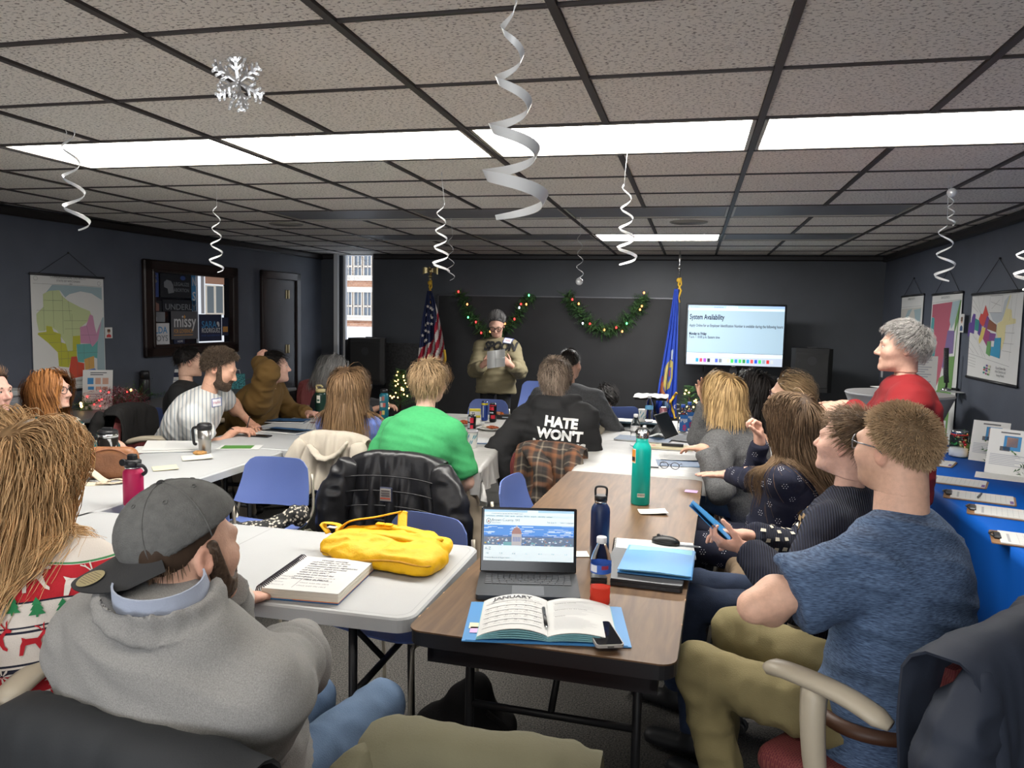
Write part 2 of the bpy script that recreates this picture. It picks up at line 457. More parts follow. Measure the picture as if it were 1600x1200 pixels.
# ------------------------------------------------------------------ people
def head_frame(yaw, pitch, roll=0):
 """yaw 0 looks along +y, 90 along +x; pitch < 0 looks down. Returns right, forward, up."""
 y, p, r_ = map(math.radians, (yaw, pitch, roll))
 f = np.array([math.sin(y)*math.cos(p), math.cos(y)*math.cos(p), math.sin(p)]); r = np.array([math.cos(y), -math.sin(y), 0]); u = np.cross(r, f)
 return r*math.cos(r_)+u*math.sin(r_), f, u*math.cos(r_)-r*math.sin(r_)
def head_field(H, fr, s, jaw=1.0, down=False, nose=1.0, fat=0.0, eyes=True):
 r, f, u = fr; M = np.stack([r, f, u]); W = lambda x, y, z: H+s*(r*x+f*y+u*z); F = Field()
 F.ell(W(0, -.012, .032), s*np.array([.076, .098, .088]), M, .02)
 F.ell(W(0, .034, -.03), s*np.array([.061*jaw+fat, .062, .085]), M, .03)
 F.ell(W(0, .042, -.082), s*np.array([.049*jaw+fat, .047, .034+fat*.5]), M, .03)
 F.ell(W(0, .083, -.1), s*np.array([.019, .017, .017])*jaw, M, .025)
 for sx in (-1, 1): F.ell(W(sx*.039, .062, -.022), s*np.array([.027, .028, .026]), M, .03)
 F.cone(W(-.036, .083, .026), W(.036, .083, .026), .0135*s, .0135*s, .02)
 if eyes:
  for sx in (-1, 1): F.ell(W(sx*.031, .101, .009), s*np.array([.019, .015, .0115]), M, .012, 's')
 F.cone(W(0, .091, .014), W(0, .114*nose, -.026), .0078*s, .0125*s, .012)
 for sx in (-1, 1): F.ell(W(sx*.011, .1, -.032), s*np.array([.0085, .011, .0075]), M, .007)
 F.cone(W(-.017, .0905, -.0585), W(.017, .0905, -.0585), .0068*s, .0068*s, .006)
 F.cone(W(-.014, .0895, -.0685), W(.014, .0895, -.0685), .0075*s, .0075*s, .005)
 if eyes:
  for sx in (-1, 1):
   c = W(sx*.031, .083, .008); nd = nrm(u-.15*f) if not down else u
   a0 = -.0005 if not down else -.0075
   def lid(P, c=c, nd=nd, a0=a0): return np.maximum(np.linalg.norm(P-c, axis=1)-.0148*s, a0*s-(P-c)@nd)
   def lid2(P, c=c): return np.maximum(np.linalg.norm(P-c, axis=1)-.0142*s, (P-c)@u+.0075*s)
   F.put(lid, .003, 'u'); F.put(lid2, .003, 'u')
 for sx in (-1, 1):
  Me = np.stack([nrm(r+sx*-.35*f), nrm(f+sx*.35*r), u])
  F.ell(W(sx*.079, -.012, -.004), s*np.array([.0085, .0185, .031]), Me, .008)
  F.ell(W(sx*.086, -.008, .002), s*np.array([.006, .010, .019]), Me, .006, 's')
 return F, W, M
def ik(a, b, l1, l2, hint):
 d = b-a; L = np.linalg.norm(d); mx = (l1+l2)*.999
 if L > mx: b = a+d/L*mx; d = b-a; L = mx
 x = (l1*l1-l2*l2+L*L)/(2*L); h = math.sqrt(max(0, l1*l1-x*x)); dn = d/L
 hn = nrm(hint-dn*(hint@dn)); return a+dn*x+hn*h, b
def hand_field(F, Wp, d, n, left, s=1.0, curl=.5, spread=1.0, thumb=0.0, curls=None, k=.006):
 d = nrm(d); n = nrm(n-d*(n@d)); l = np.cross(d, n)*(-1 if left else 1)
 F.econe(Wp-d*.02*s, Wp+d*.05*s, l, np.array([.026, .019])*s, np.array([.038, .015])*s, k*2)
 F.econe(Wp+d*.045*s, Wp+d*.088*s, l, np.array([.038, .015])*s, np.array([.039, .0125])*s, k*2)
 tips = []
 for i, (o, L) in enumerate(zip((.031, .0105, -.0105, -.0295), (.069, .078, .072, .056))):
  p = Wp+s*(d*(.09-.006*abs(i-1)**1.3)+l*o); c = curls[i] if curls else curl
  dd = nrm(d+l*o*2.2*spread); a = 0; r = .0098-.0008*(i == 3)
  for q, fr_ in enumerate((.46, .3, .24)):
   a += c*(.75 if q == 0 else 1.0); v = dd*math.cos(a)+n*math.sin(a)
   e = p+v*L*fr_*s; F.cone(p, e, r*s, (r-.0011)*s, k if q == 0 else .003); p = e; r -= .0011
  tips.append(p)
 p = Wp+s*(d*.022+l*.022+n*.006); v = nrm(d*.62+l*(.72-thumb)+n*(.25+thumb))
 for L, r in ((.042, .0135), (.033, .0108), (.026, .0098)):
  e = p+v*L*s; F.cone(p, e, r*s, (r-.0014)*s, k); p = e; v = nrm(v+d*.22-l*.1+n*thumb*.3)
 return tips
SKIN = mat('skin', (.62, .38, .28), .5, vcol=True, noise=(60, .07), bump=(220, .12), spec=.35)
HAIRM = mat('hair', (.2, .12, .07), .55, vcol=True, noise=(35, .22, (1, 1, .15)), spec=.25)
EYEW = mat('eye_white', (.75, .72, .68), .25); EYEI = mat('eye_iris', (.06, .05, .045), .2)
BROW = mat('brow', (.1, .07, .05), .7)
QH = (.0068, .0047, .0036); QG = (.0175, .012, .009); QHD = (.007, .0053, .0038)
PEOPLE = {}
def torso_field(nb, pel, latS, latP, sh, off, fat, flatb=True, drop=0.0, bust=0.0, fS=None):
 """Torso from pelvis pel to neck base nb; latS/latP = right axis of shoulders/hips."""
 F = Field(); up = nrm(nb-pel); L = np.linalg.norm(nb-pel)
 fP = np.cross(np.array([0, 0, 1.0]), latP); fS = np.cross(up, latS)
 mid = lambda t, back=0.0: pel+(nb-pel)*t-fS*back
 lt = lambda t: nrm(latP*(1-t)+latS*t)
 k = sh/.19; g = 1+fat
 R = [((.178*g, .135*g), -.07/L*1.0), ((.165*g, .125*g), .12), ((.15*g, .118*g), .34), ((.165*k*(1+fat*.6), .125*(1+fat*.7)), .58), ((.170*k*(1+fat*.3), .118*(1+fat*.5)), .76), ((.125*k, .088), .92)]
 R[0] = ((R[0][0][0]*1.02, R[0][0][1]), -drop/L)
 bk = [0, .005, .012, .022, .020, .008]
 for i in range(5):
  a, b = mid(R[i][1], bk[i]), mid(R[i+1][1], bk[i+1])
  F.econe(a, b, lt(R[i][1]), np.array(R[i][0])+off, np.array(R[i+1][0])+off, .05, (flatb and i == 0, False))
 if fat > .12: F.ell(mid(.25)+fP*(.055+.16*fat), np.array([.15, .10+.12*fat, .15])*(1+fat*.3)+off, np.stack([latP, fP, np.array([0, 0, 1.0])]), .08)
 if bust:
  for sx in (-1, 1): F.ell(mid(.62)+fS*.075+latS*sx*.075, np.array([.07, .06*bust+.02, .065])+off, None, .06)
 return F, mid
def person(label, H, pel, yaw, hyaw=None, hpitch=0, hroll=0, s=1.0, hs=1.0, fat=0.0, sh=.19, syaw=None, arms=None, legs=None, top=None, pants=None,
           shoes=None, skin=(.60, .37, .27), hair=None, q=1, jaw=1.0, down=False, beard=None, glasses=None, nose=1.0, neckr=.054, stand=False, bust=0.0,
           nbo=(0, 0, 0), seat=None, name='person', group=None, brow=None, eyes=True, nbk=.03, hfat=0.0, lean_neck=.2, nolegs=False):
 H = np.asarray(H, float); pel = np.asarray(pel, float); hyaw = yaw if hyaw is None else hyaw; syaw = yaw if syaw is None else syaw
 root = thing(name, label, 'person', (pel[0], pel[1], 0), 0, group)
 fr = head_frame(hyaw, hpitch, hroll); _y = math.radians(yaw); _s = math.radians(syaw)
 latP = np.array([math.cos(_y), -math.sin(_y), 0]); fP = np.array([math.sin(_y), math.cos(_y), 0])
 latS = np.array([math.cos(_s), -math.sin(_s), 0]); fS0 = np.array([math.sin(_s), math.cos(_s), 0])
 HF, W, M = head_field(H, fr, hs, jaw, down, nose, hfat, eyes)
 ntop = W(0, -.025, -.06)
 nb = H-lean_neck*s*nrm(np.array([0, 0, 1.0])*.75+.25*nrm(H-pel))-fS0*nbk+np.asarray(nbo)
 up = nrm(nb-pel); latS = nrm(latS-up*(latS@up)*.6); fS = np.cross(up, latS)
 # --- skeleton of the arms
 top = top or {}; off = top.get('off', .012); sleeve = top.get('sleeve', 'long'); arms = arms or {}
 shj = {}; el = {}; wr = {}; hd = {}
 for sd in ('L', 'R'):
  sg = -1 if sd == 'L' else 1; a = arms.get(sd, {})
  j = nb-up*.055*s+latS*sg*(sh-.018)*s+np.asarray(a.get('sh', (0, 0, 0)))
  tgt = np.asarray(a.get('w', nb-up*.5*s+latS*sg*.24*s+fS*.22*s), float)
  hint = np.asarray(a.get('hint', latS*sg*.6-up*.7-fS*.35), float)
  e, w_ = ik(j, tgt, .285*s, .25*s, hint); shj[sd], el[sd], wr[sd] = j, e, w_
  hd[sd] = dict(d=np.asarray(a.get('d', nrm(w_-e)), float), n=np.asarray(a.get('n', (0, 0, -1.0)), float), curl=a.get('curl', .45), on=a.get('hand', True), thumb=a.get('thumb', 0.0), curls=a.get('curls'), spread=a.get('spread', 1.0))
 # --- top garment field
 G, mid = torso_field(nb, pel, latS, latP, sh*s, off, fat, True, top.get('drop', .07), bust)
 ar = top.get('arm', 1.0)*(1+fat*.35)
 for sd in ('L', 'R'):
  j, e, w_ = shj[sd], el[sd], wr[sd]
  G.cone(nb-up*.03*s+(j-nb)*.25, j, (.062+off), (.060*ar+off), .05)
  if sleeve == 'none': continue
  if sleeve == 'long':
   G.cone(j, e, .056*ar+off, .047*ar+off, .03); cu = top.get('cuff', .96)
   G.cone(e, e+(w_-e)*cu, .046*ar+off, .033*ar+off*.9, .02, (False, True))
  else:
   t = top.get('slen', .62); G.cone(j, j+(e-j)*t, .058*ar+off, .058*ar+off*1.6, .03, (False, True))
 if top.get('collar', .0):   # rounded neckline ring
  cr = top['collar']; ra = neckr+.012
  ring = [nb+up*.012*s+(latS*math.cos(t)*ra*1.15+fS*math.sin(t)*ra*1.05)+up*(-.012-.014*math.sin(t)) for t in np.linspace(0, 2*math.pi, 13)]
  for i in range(12): G.cone(ring[i], ring[i+1], cr, cr, .012)
 if top.get('hood'):
  hc = nb-fS*.085*s-up*.0*s; hr = top['hood']
  pts = [hc+latS*x*.15*s+fS*(abs(x)**1.5)*.13*s+up*(.03+.03*(abs(x)))*s for x in np.linspace(-1, 1, 9)]
  for i in range(8): G.cone(pts[i], pts[i+1], hr*(1.25-abs(i-3.5)*.12), hr*(1.25-abs(i-2.5)*.12), .03)
  G.ell(nb-fS*.12*s-up*.05*s, np.array([.11, .045, .10])*s, np.stack([latS, fS, up]), .05)
 for fn in top.get('extra', []): fn(G, dict(nb=nb, up=up, lat=latS, f=fS, sh=shj, el=el, wr=wr, pel=pel, s=s, mid=mid))
 h = QG[q]; fold = top.get('fold', .006); fs = top.get('fscale', 9.0); so = float(abs(H[0]*7.3+H[1]*3.1))
 def disp(V):
  loc = (V-pel); a = np.stack([loc@latS*.65, loc@fS*.8, loc@up*2.1+.35*(loc@latS)], 1)
  n1 = 1-2*np.abs(vnoise(a*fs+so)); n2 = vnoise(a*fs*2.3+so+9); res = fold*(.85*n1+.35*n2)
  for sd in ('L', 'R'):       # crumpled rings around the elbows
   e = el[sd]; dd = np.linalg.norm(V-e, axis=1); ax = nrm(wr[sd]-shj[sd]); res += fold*.9*np.exp(-(dd/.1)**2)*np.sin((V-e)@ax*95+vnoise(V*14)*3)
  return res
 V, Qd = fsurf(G, h, relax=2, disp=disp)
 tm = top.get('mat')
 gar = mesh(top.get('name', 'sweater'), V, Qd, tm, root, world=True, label=top.get('label'))
 class Shell:        # the garment's surface with its folds
  def __call__(s_, Pt): return G(Pt)-disp(Pt)
 P = dict(root=root, G=Shell(), G0=G, HF=HF, W=W, M=M, nb=nb, up=up, lat=latS, f=fS, latP=latP, fP=fP, el=el, wr=wr, shj=shj, H=H, hs=hs, hd=hd, gar=gar, pel=pel, mid=mid, s=s)
 # --- legs
 LG = Field(); feet = {}; legs = legs or {}
 for sd in ('L', 'R'):
  if nolegs: break
  sg = -1 if sd == 'L' else 1; hip = pel+latP*sg*.092*s+np.array([0, 0, -.01]); lg = legs.get(sd, {})
  if stand:
   kn = hip+np.array([0, 0, -.41*s])+fP*.02+latP*sg*.01; an = np.array([hip[0]+latP[0]*sg*.02, hip[1]+latP[1]*sg*.02, .09])
  else:
   kn = np.asarray(lg.get('k', hip+fP*.43*s+latP*sg*.05+np.array([0, 0, .03])), float); an = np.asarray(lg.get('a', [kn[0]+fP[0]*.03, kn[1]+fP[1]*.03, .1]), float)
  tr = .082*(1+fat*.5); pr = (pants or {}).get('w', 1.0)
  LG.cone(hip, kn, tr*pr, .062*pr, .03); LG.cone(kn, an, .060*pr, .044*pr, .025, (False, True)); feet[sd] = (an, nrm(np.asarray(lg.get('fd', fP), float)))
 if not nolegs:
  LG.econe(pel-latP*.07*s, pel+latP*.07*s, fP, (.11*(1+fat), .1), (.11*(1+fat), .1), .05)
  fold2 = (pants or {}).get('fold', .005)
  V, Qd = fsurf(LG, h*(1.5 if q < 2 else 1.3), relax=2, disp=lambda V: fold2*(1-2*np.abs(vnoise(V*13+so)))+fold2*.5*vnoise(V*33))
  mesh((pants or {}).get('name', 'trousers'), V, Qd, (pants or {}).get('mat', MATS.get('denim_dark')), root, world=True)
  for sd, (an, fd) in feet.items():
   S = Field(); rr = np.cross(fd, np.array([0, 0, 1.0])); b = np.array([an[0], an[1], 0])
   S.econe(b-fd*.05+np.array([0, 0, .042]), b+fd*.17+np.array([0, 0, .034]), rr, (.038, .04), (.044, .03), .02); S.cone(b+np.array([0, 0, .05]), b+np.array([0, 0, .11]), .042, .045, .02, (False, True))
   V, Qd = surf(lambda P_: np.maximum(S(P_), .004-P_[:, 2]), S.lo-.02, S.hi+.02, .015, 1)
   mesh('shoe', V, Qd, shoes or mat('shoe_black', (.015, .015, .016), .5), root, world=True)
 # --- body: one skin mesh (torso core, arms, neck coarse; head and hands fine)
 Bd = Field(); Bd.econe(pel, mid(.45), latP, (.12, .085), (.11, .08), .05); Bd.econe(mid(.45), mid(.85), latS, (.11, .08), (.11, .07), .05)
 Bd.cone(nb-up*.03, ntop, neckr*1.12, neckr, .04)
 for sd in ('L', 'R'):
  j, e, w_ = shj[sd], el[sd], wr[sd]; aw = (1+fat*.3)*(.8 if sleeve == 'long' else 1)
  Bd.cone(nb-up*.045*s, j, .045, .045, .04); Bd.cone(j, e, .047*aw, .041*aw, .03); Bd.cone(e, w_, .042*aw, .025*(1+fat*.15), .02)
  Bd.ell(e+(w_-e)*.25, (.045*aw, .045*aw, .075), None, .04)
 Vs, Qs, Cs = [], [], []; nn = 0; base = np.array(skin)
 hlo = H-.155*hs; hhi = H+.16*hs; hlo = hlo-np.array([0, 0, .0]); 
 nk = Field(); nk.p = HF.p+[(Bd.p[2][0], .03, 'u')]
 cutp = ntop-fr[2]*.055*hs
 def headfn(Pt): return np.maximum(nk(Pt), (cutp-Pt)@nrm(fr[2]+up))
 V, Qd = surf(headfn, hlo-.06, hhi+.03, QH[q], 1); 
 lc = ((V-H)@M.T)/hs; C = np.tile(base, (len(V), 1))
 lip = np.exp(-((lc[:, 0]/.019)**2)**2-(((lc[:, 2]+.0635)/.0085)**2)**2)*(lc[:, 1] > .075)
 C = C*(1-.5*lip[:, None])+.5*lip[:, None]*base*np.array([.95, .55, .55])
 red = np.exp(-((np.abs(lc[:, 0])-.04)/.02)**2-((lc[:, 2]+.025)/.022)**2)*(lc[:, 1] > .03)*.35+np.exp(-(lc[:, 0]/.014)**2-((lc[:, 2]+.03)/.014)**2)*(lc[:, 1] > .08)*.35+np.exp(-((np.abs(lc[:, 0])-.083)/.008)**2)*.45
 C = C*(1-red[:, None]*np.array([.05, .32, .34]))
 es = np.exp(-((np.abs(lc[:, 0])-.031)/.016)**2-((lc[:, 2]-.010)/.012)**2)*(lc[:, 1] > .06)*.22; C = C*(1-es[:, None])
 if beard and beard.get('stubble'):
  bz = np.clip((-.028-lc[:, 2])/.03, 0, 1)*np.clip((lc[:, 1]+.05)/.07, 0, 1)*(1-np.exp(-((lc[:, 0]/.024)**2)**2-(((lc[:, 2]+.0635)/.011)**2)**2)); C = C*(1-beard['stubble']*bz[:, None])+beard['stubble']*bz[:, None]*np.array(beard['col'])
 Vs.append(V); Qs.append(Qd); Cs.append(C); nn += len(V)
 hbox = []
 for sd in ('L', 'R'):
  if not hd[sd]['on']: continue
  Hn = Field(); x = hd[sd]; hand_field(Hn, wr[sd]+nrm(x['d'])*.012, x['d'], x['n'], sd == 'L', s*.97, x['curl'], x['spread'], x['thumb'], x['curls'])
  Hn.cone(wr[sd]+(el[sd]-wr[sd])*.25, wr[sd]+nrm(x['d'])*.02, .0285, .024, .02, (True, False))
  V, Qd = fsurf(Hn, QHD[q], .012); C = np.tile(base*np.array([1, .92, .9]), (len(V), 1)); Vs.append(V); Qs.append(Qd+nn); Cs.append(C); nn += len(V)
 def bodyfn(Pt): return np.maximum(Bd(Pt), (Pt-(ntop+fr[2]*.01))@nrm(ntop-nb))
 V, Qd = surf(bodyfn, Bd.lo-.03, Bd.hi+.03, .03 if sleeve == 'long' else .012, 1); Vs.append(V); Qs.append(Qd+nn); Cs.append(np.tile(base, (len(V), 1)))
 P['body'] = mesh('body', np.vstack(Vs), np.vstack(Qs), SKIN, root, world=True, col=np.vstack(Cs)); P['Bd'] = Bd
 if eyes:
  for sx in (-1, 1):
   eb = MB(); c = W(sx*.031, .083, .008); eb.ball(c, .0126*hs, 0, 12, 8)
   gz = nrm(fr[1]-(.45 if down else 0.05)*fr[2]); a, b = frame_of(gz); eb.lathe([(.0062*hs, 0), (.003*hs, .0016*hs)], 10, 1, np.stack([a, b, gz], 1), c+gz*.0112*hs, capb=False)
   eb.out('eye', [EYEW, EYEI], root, True)
   bb = MB(); bb.tube([W(sx*.012, .094, .026), W(sx*.03, .097, .031), W(sx*.047, .083, .026)], [.0022*hs, .0034*hs, .0015*hs], 6); bb.out('eyebrow', brow or BROW, root, True)
 if beard and beard.get('len'):
  Bf = Field(); Bf.p = [x for x in HF.p]
  Rg = Field(); Rg.ell(W(0, .052, -.094), np.array([.072, .068, .047])*hs, M, .02)
  for sx in (-1, 1): Rg.cone(W(sx*.072, .008, .02), W(sx*.058, .04, -.075), .016*hs, .023*hs, .02)
  Rg.cone(W(-.026, .1, -.05), W(.026, .1, -.05), .011*hs, .011*hs, .012); Rg.ell(W(0, .102, -.066), np.array([.021, .022, .0085])*hs, M, .006, 's')
  Ln = beard['len']
  def bf(Pt): return np.maximum(Bf(Pt)-Ln-.003*vnoise(Pt*260), Rg(Pt))
  V, Qd = surf(bf, H-.19*hs, H+.16*hs, .0034 if q else .0045, 1)
  nz = vnoise(V*300)[:, None]; mesh('beard', V, Qd, HAIRM, root, world=True, col=np.clip(np.array(beard['col'])*(1+.5*nz), 0, 1))
 if glasses: make_glasses(root, W, fr, hs, glasses)
 if hair: make_hair(P, hair, q)
 PEOPLE[label] = P
 return P
def make_glasses(root, W, fr, hs, g):
 mb = MB(); rr = g.get('r', .0235); t = g.get('t', .0022)
 for sx in (-1, 1):
  ring = [W(sx*(.033+rr*1.08*math.cos(a)), .106-.012*abs(math.cos(a))*(1 if math.cos(a) > 0 else 0), .006+rr*.88*math.sin(a)) for a in np.linspace(0, 2*math.pi, 17)]
  mb.tube(ring, t*hs, 6, 0, False)
  mb.tube([W(sx*(.033+rr), .098, .013), W(sx*.078, .06, .014), W(sx*.084, .0, .012), W(sx*.081, -.022, -.004)], t*hs*.9, 6)
  if g.get('lens'):
   n0 = [W(sx*(.033+rr*1.05*math.cos(a)), .104, .006+rr*.85*math.sin(a)) for a in np.linspace(0, 2*math.pi, 16, endpoint=False)]; mb.add(n0, [tuple(range(16))], 1)
 mb.tube([W(-.011, .107, .011), W(0, .112, .013), W(.011, .107, .011)], t*hs*.9, 6)
 mb.out('eyeglasses', [g['mat'], g.get('lens', g['mat'])], root, True)
def strands(paths, r0, r1, cols_root, cols_tip, centre=None):
 """paths (N, n, 3) -> thin three-sided tapered tubes; returns V, quads, colours."""
 N, n, _ = paths.shape; T = np.gradient(paths, axis=1); T /= np.linalg.norm(T, axis=2, keepdims=True)+1e-9
 ref = np.zeros_like(T); ref[..., 0] = .31; ref[..., 1] = .57; ref[..., 2] = .76
 A = np.cross(T, ref); A /= np.linalg.norm(A, axis=2, keepdims=True)+1e-9; B = np.cross(T, A)
 t = np.linspace(0, 1, n)[None, :, None]; rad = (r0+(r1-r0)*t**2)
 C = cols_root[:, None, :]*(1-t)+cols_tip[:, None, :]*t
 if centre is not None:      # flat ribbons lying on the head
  O = paths-centre; A = np.cross(T, O); A /= np.linalg.norm(A, axis=2, keepdims=True)+1e-9
  V = np.stack([paths-A*rad*1.25, paths+A*rad*1.25], 2); idx = np.arange(N*n*2).reshape(N, n, 2)
  Q = np.stack([idx[:, :-1, 0], idx[:, :-1, 1], idx[:, 1:, 1], idx[:, 1:, 0]], -1).reshape(-1, 4)
  return V.reshape(-1, 3), Q, np.repeat(C[:, :, None, :], 2, 2).reshape(-1, 3)
 V = np.stack([paths+rad*(A*math.cos(a)+B*math.sin(a)) for a in (0, 2.0944, 4.18879)], 2)  # N,n,3sides,3
 idx = np.arange(N*n*3).reshape(N, n, 3); Q = []
 for j in range(3):
  k = (j+1) % 3; Q.append(np.stack([idx[:, :-1, j], idx[:, :-1, k], idx[:, 1:, k], idx[:, 1:, j]], -1).reshape(-1, 4))
 C = np.repeat(C[:, :, None, :], 3, 2).reshape(-1, 3)
 return V.reshape(-1, 3), np.vstack(Q), C
HLY = np.array([-1.2, -.75, -.35, 0, .3, .55, .8, 1.2]); 
HLZ = {'f': np.array([-.75, -.68, -.45, -.05, .12, .42, .72, .95]), 'm': np.array([-.62, -.55, -.28, -.12, .15, .5, .75, .95]), 'recede': np.array([-.6, -.5, -.28, -.1, .3, .8, 1.05, 1.1])}
def make_hair(P, hr, q):
 W, M, H, hs = P['W'], P['M'], P['H'], P['hs']; r, f, u = M; R = np.array([.077, .1, .09])*hs; C0 = W(0, -.012, .032)
 cap = hr.get('cap', .010); kind = hr['kind']; th = HLZ[hr.get('line', 'f')]+hr.get('lz', 0.0)
 rs = np.random.default_rng(hr.get('seed', 3)); N = int(hr.get('n', 900)*1.05)
 c1, c2 = np.array(hr['c1']), np.array(hr['c2']); ct = np.array(hr.get('ct', hr['c2']))
 def basefn(Pt):
  l = ((Pt-C0)@M.T)/R; rr = np.linalg.norm(l, axis=1)+1e-9; ln = l/rr[:, None]
  ridge = hr.get('ridge', .003)*vnoise(np.stack([np.arctan2(l[:, 0], l[:, 1])*hr.get('rf', 9), l[:, 2]*1.2, l[:, 1]*0.5], 1))
  return np.maximum((rr-1)*R.min()-cap-ridge, (np.interp(ln[:, 1], HLY, th)-ln[:, 2])*.08)
 V, Qd = surf(basefn, C0-R.max()-.06, C0+R.max()+.06, (.0075, .006, .005)[q], 1)
 nz = vnoise(V*np.array([90, 90, 25]))[:, None]*.25+.75
 base = (V, Qd, (c1*.65+c2*.15)*nz)
 d = rs.normal(size=(N*5, 3)); d /= np.linalg.norm(d, axis=1, keepdims=True)
 d = d[d[:, 2] > np.interp(d[:, 1], HLY, th)+.02][:N]; N = len(d)
 p = C0+(d*R)@M+0; nrmv = (d/R)@M; nrmv /= np.linalg.norm(nrmv, axis=1, keepdims=True); p = p+nrmv*cap*.55
 crown = np.array(hr.get('crown', (0, -.55, .83))); cw = C0+(crown*R)@M
 away = p-cw; away -= nrmv*(away*nrmv).sum(1)[:, None]; away /= np.linalg.norm(away, axis=1, keepdims=True)+1e-9
 dirn = away
 if 'comb' in hr:
  cv = np.array(hr['comb'])@M; cb = cv-nrmv*(nrmv@cv)[:, None]; wgt = hr.get('combw', .6); dirn = dirn*(1-wgt)+cb*wgt
 side = None
 if kind in ('long', 'bob'):
  px = hr.get('part', .0); sx = np.sign(d[:, 0]-px); sd = np.outer(sx, r)*1.0+f*(-.25)-u*.3
  sd -= nrmv*(sd*nrmv).sum(1)[:, None]; tp = np.clip(d[:, 2]*1.4, 0, 1)[:, None]*(d[:, 1:2] > -.5)*hr.get('pw', .6)
  dirn = dirn*(1-tp)+sd*tp
 if kind == 'bun':
  bc = W(*hr['bun']); tb = bc-p; tb -= nrmv*(tb*nrmv).sum(1)[:, None]; dirn = tb
 dirn = dirn/(np.linalg.norm(dirn, axis=1, keepdims=True)+1e-9)
 Ln = np.array(hr['len'] if np.ndim(hr['len']) else [hr['len']*.8, hr['len']*1.1]); L = rs.uniform(Ln[0], Ln[1], N)
 if 'lenfn' in hr: L = L*hr['lenfn'](d)
 if 'zmax' in hr: d = d[d[:, 2] < hr['zmax']]; N = len(d); L = L[:N]; p, nrmv, dirn = [x_[:0] for x_ in (p, nrmv, dirn)]; p = C0+(d*R)@M; nrmv = (d/R)@M; nrmv /= np.linalg.norm(nrmv, axis=1, keepdims=True); p = p+nrmv*cap*.55; dirn = -np.tile(u, (N, 1))
 n = hr.get('seg', {'long': 13, 'bob': 9, 'short': 5, 'bun': 7, 'curly': 7}.get(kind, 6)); ds = (L/(n-1))[:, None]
 CF_ = Field(); CF_.p = [(lambda Pt: (np.linalg.norm(((Pt-C0)@M.T)/R, axis=1)-1)*R.min()-cap*.7, .02, 'u')]+P['HF'].p[1:3]
 if kind in ('long', 'bob'): Nk = Field(); Nk.cone(W(0, -.03, -.01), P['nb']-P['f']*.03-P['up']*.02, .078*hs, .075*hs, .03); CF_.p = CF_.p+[(P['G0'], .02, 'u'), (Nk.p[0][0], .05, 'u')]
 grav = hr.get('grav', {'long': .35, 'bob': .35, 'short': .03, 'curly': .02}.get(kind, 0)); lift = hr.get('lift', {'short': .12}.get(kind, 0.0)); cl = hr.get('curl', 0.0); wav = hr.get('wave', 0.0)
 stick = hr.get('stick', {'long': 1.0, 'bob': .8, 'short': .9, 'bun': 1.0}.get(kind, 0))
 dirn = dirn+nrmv*lift; dirn /= np.linalg.norm(dirn, axis=1, keepdims=True)
 off = rs.uniform(.001, hr.get('vol', .012), N); jit = hr.get('jit', .05); ph = rs.uniform(0, 6.28, N); clump = vnoise(p*hr.get('cl', 26)+5)*3
 pts = [p.copy()]; dv = dirn.copy()
 for i in range(1, n):
  t = i/(n-1); tgt = dv+rs.normal(size=(N, 3))*jit
  tgt = tgt+np.array([0, 0, -1.0])*grav*(.3+1.2*t)
  if wav:
   aa = ph*.10+clump+t*hr.get('wf', 14); tgt += wav*(np.outer(np.cos(aa), r)+np.outer(np.sin(aa), f))*t**1.8*1.25
  if cl:
   aa = ph+t*hr.get('cf', 9); tgt += cl*(np.outer(np.cos(aa), r)+np.outer(np.sin(aa), f)+np.outer(np.cos(aa*1.3), u))
  if stick:
   e = CF_(p); nm = (e < .07) & (e > -.02)
   if nm.any(): tgt[nm] -= CF_.grad(p[nm])*np.clip((e[nm]-off[nm])*stick*18, 0, .8)[:, None]*np.clip(((p[nm]-H)@u/hs+.09)/.08, 0, 1)[:, None]
  if hr.get('field') is not None: tgt += hr['field'](p, t, P)
  tgt /= np.linalg.norm(tgt, axis=1, keepdims=True)+1e-9
  pn = p+tgt*ds
  for _ in range(1):
   e = CF_(pn)-off; m_ = e < 0
   if m_.any(): g = CF_.grad(pn[m_]); pn[m_] = pn[m_]-g*e[m_][:, None]
  v = pn-p; dv = v/(np.linalg.norm(v, axis=1, keepdims=True)+1e-9); p = pn; pts.append(p.copy())
 paths = np.stack(pts, 1)
 mixr = np.clip(rs.normal(.5, .3, N)+.35*clump/3, 0, 1)[:, None]; cr = c1*(1-mixr)+c2*mixr; ctp = cr*.45+.55*(ct*(.75+.5*rs.random((N, 1))))
 w0 = hr.get('w', {'long': .0019, 'bob': .0020, 'short': .0013, 'bun': .0016, 'curly': .0016}.get(kind, .002)*(1.0, 1.0, .8)[2-q if q < 2 else 2]*(1.5 if q == 0 else 1)); Vs, Qs, Cs = strands(paths, w0, w0*.35, cr, np.clip(ctp, 0, 1), None if q == 2 else C0-u*.1)
 parts = [base, (Vs, Qs, Cs)]
 if kind == 'bun':
  bc = W(*hr['bun']); br = hr.get('br', .035); Fb = Field(); Fb.ell(bc, (br, br, br))
  V, Qd = surf(lambda Pt: Fb(Pt)-.004*np.sin(((Pt-bc)@r)*260+((Pt-bc)@u)*180), bc-br-.02, bc+br+.02, .005, 1); parts.append((V, Qd, np.tile(c1*.5+c2*.4, (len(V), 1))))
 nn = 0; A, Bq, Cc = [], [], []
 for V, Qd, C in parts: A.append(V); Bq.append(Qd+nn); Cc.append(C); nn += len(V)
 mesh('hair', np.vstack(A), np.vstack(Bq), HAIRM, P['root'], world=True, col=np.clip(np.vstack(Cc), 0, 1))
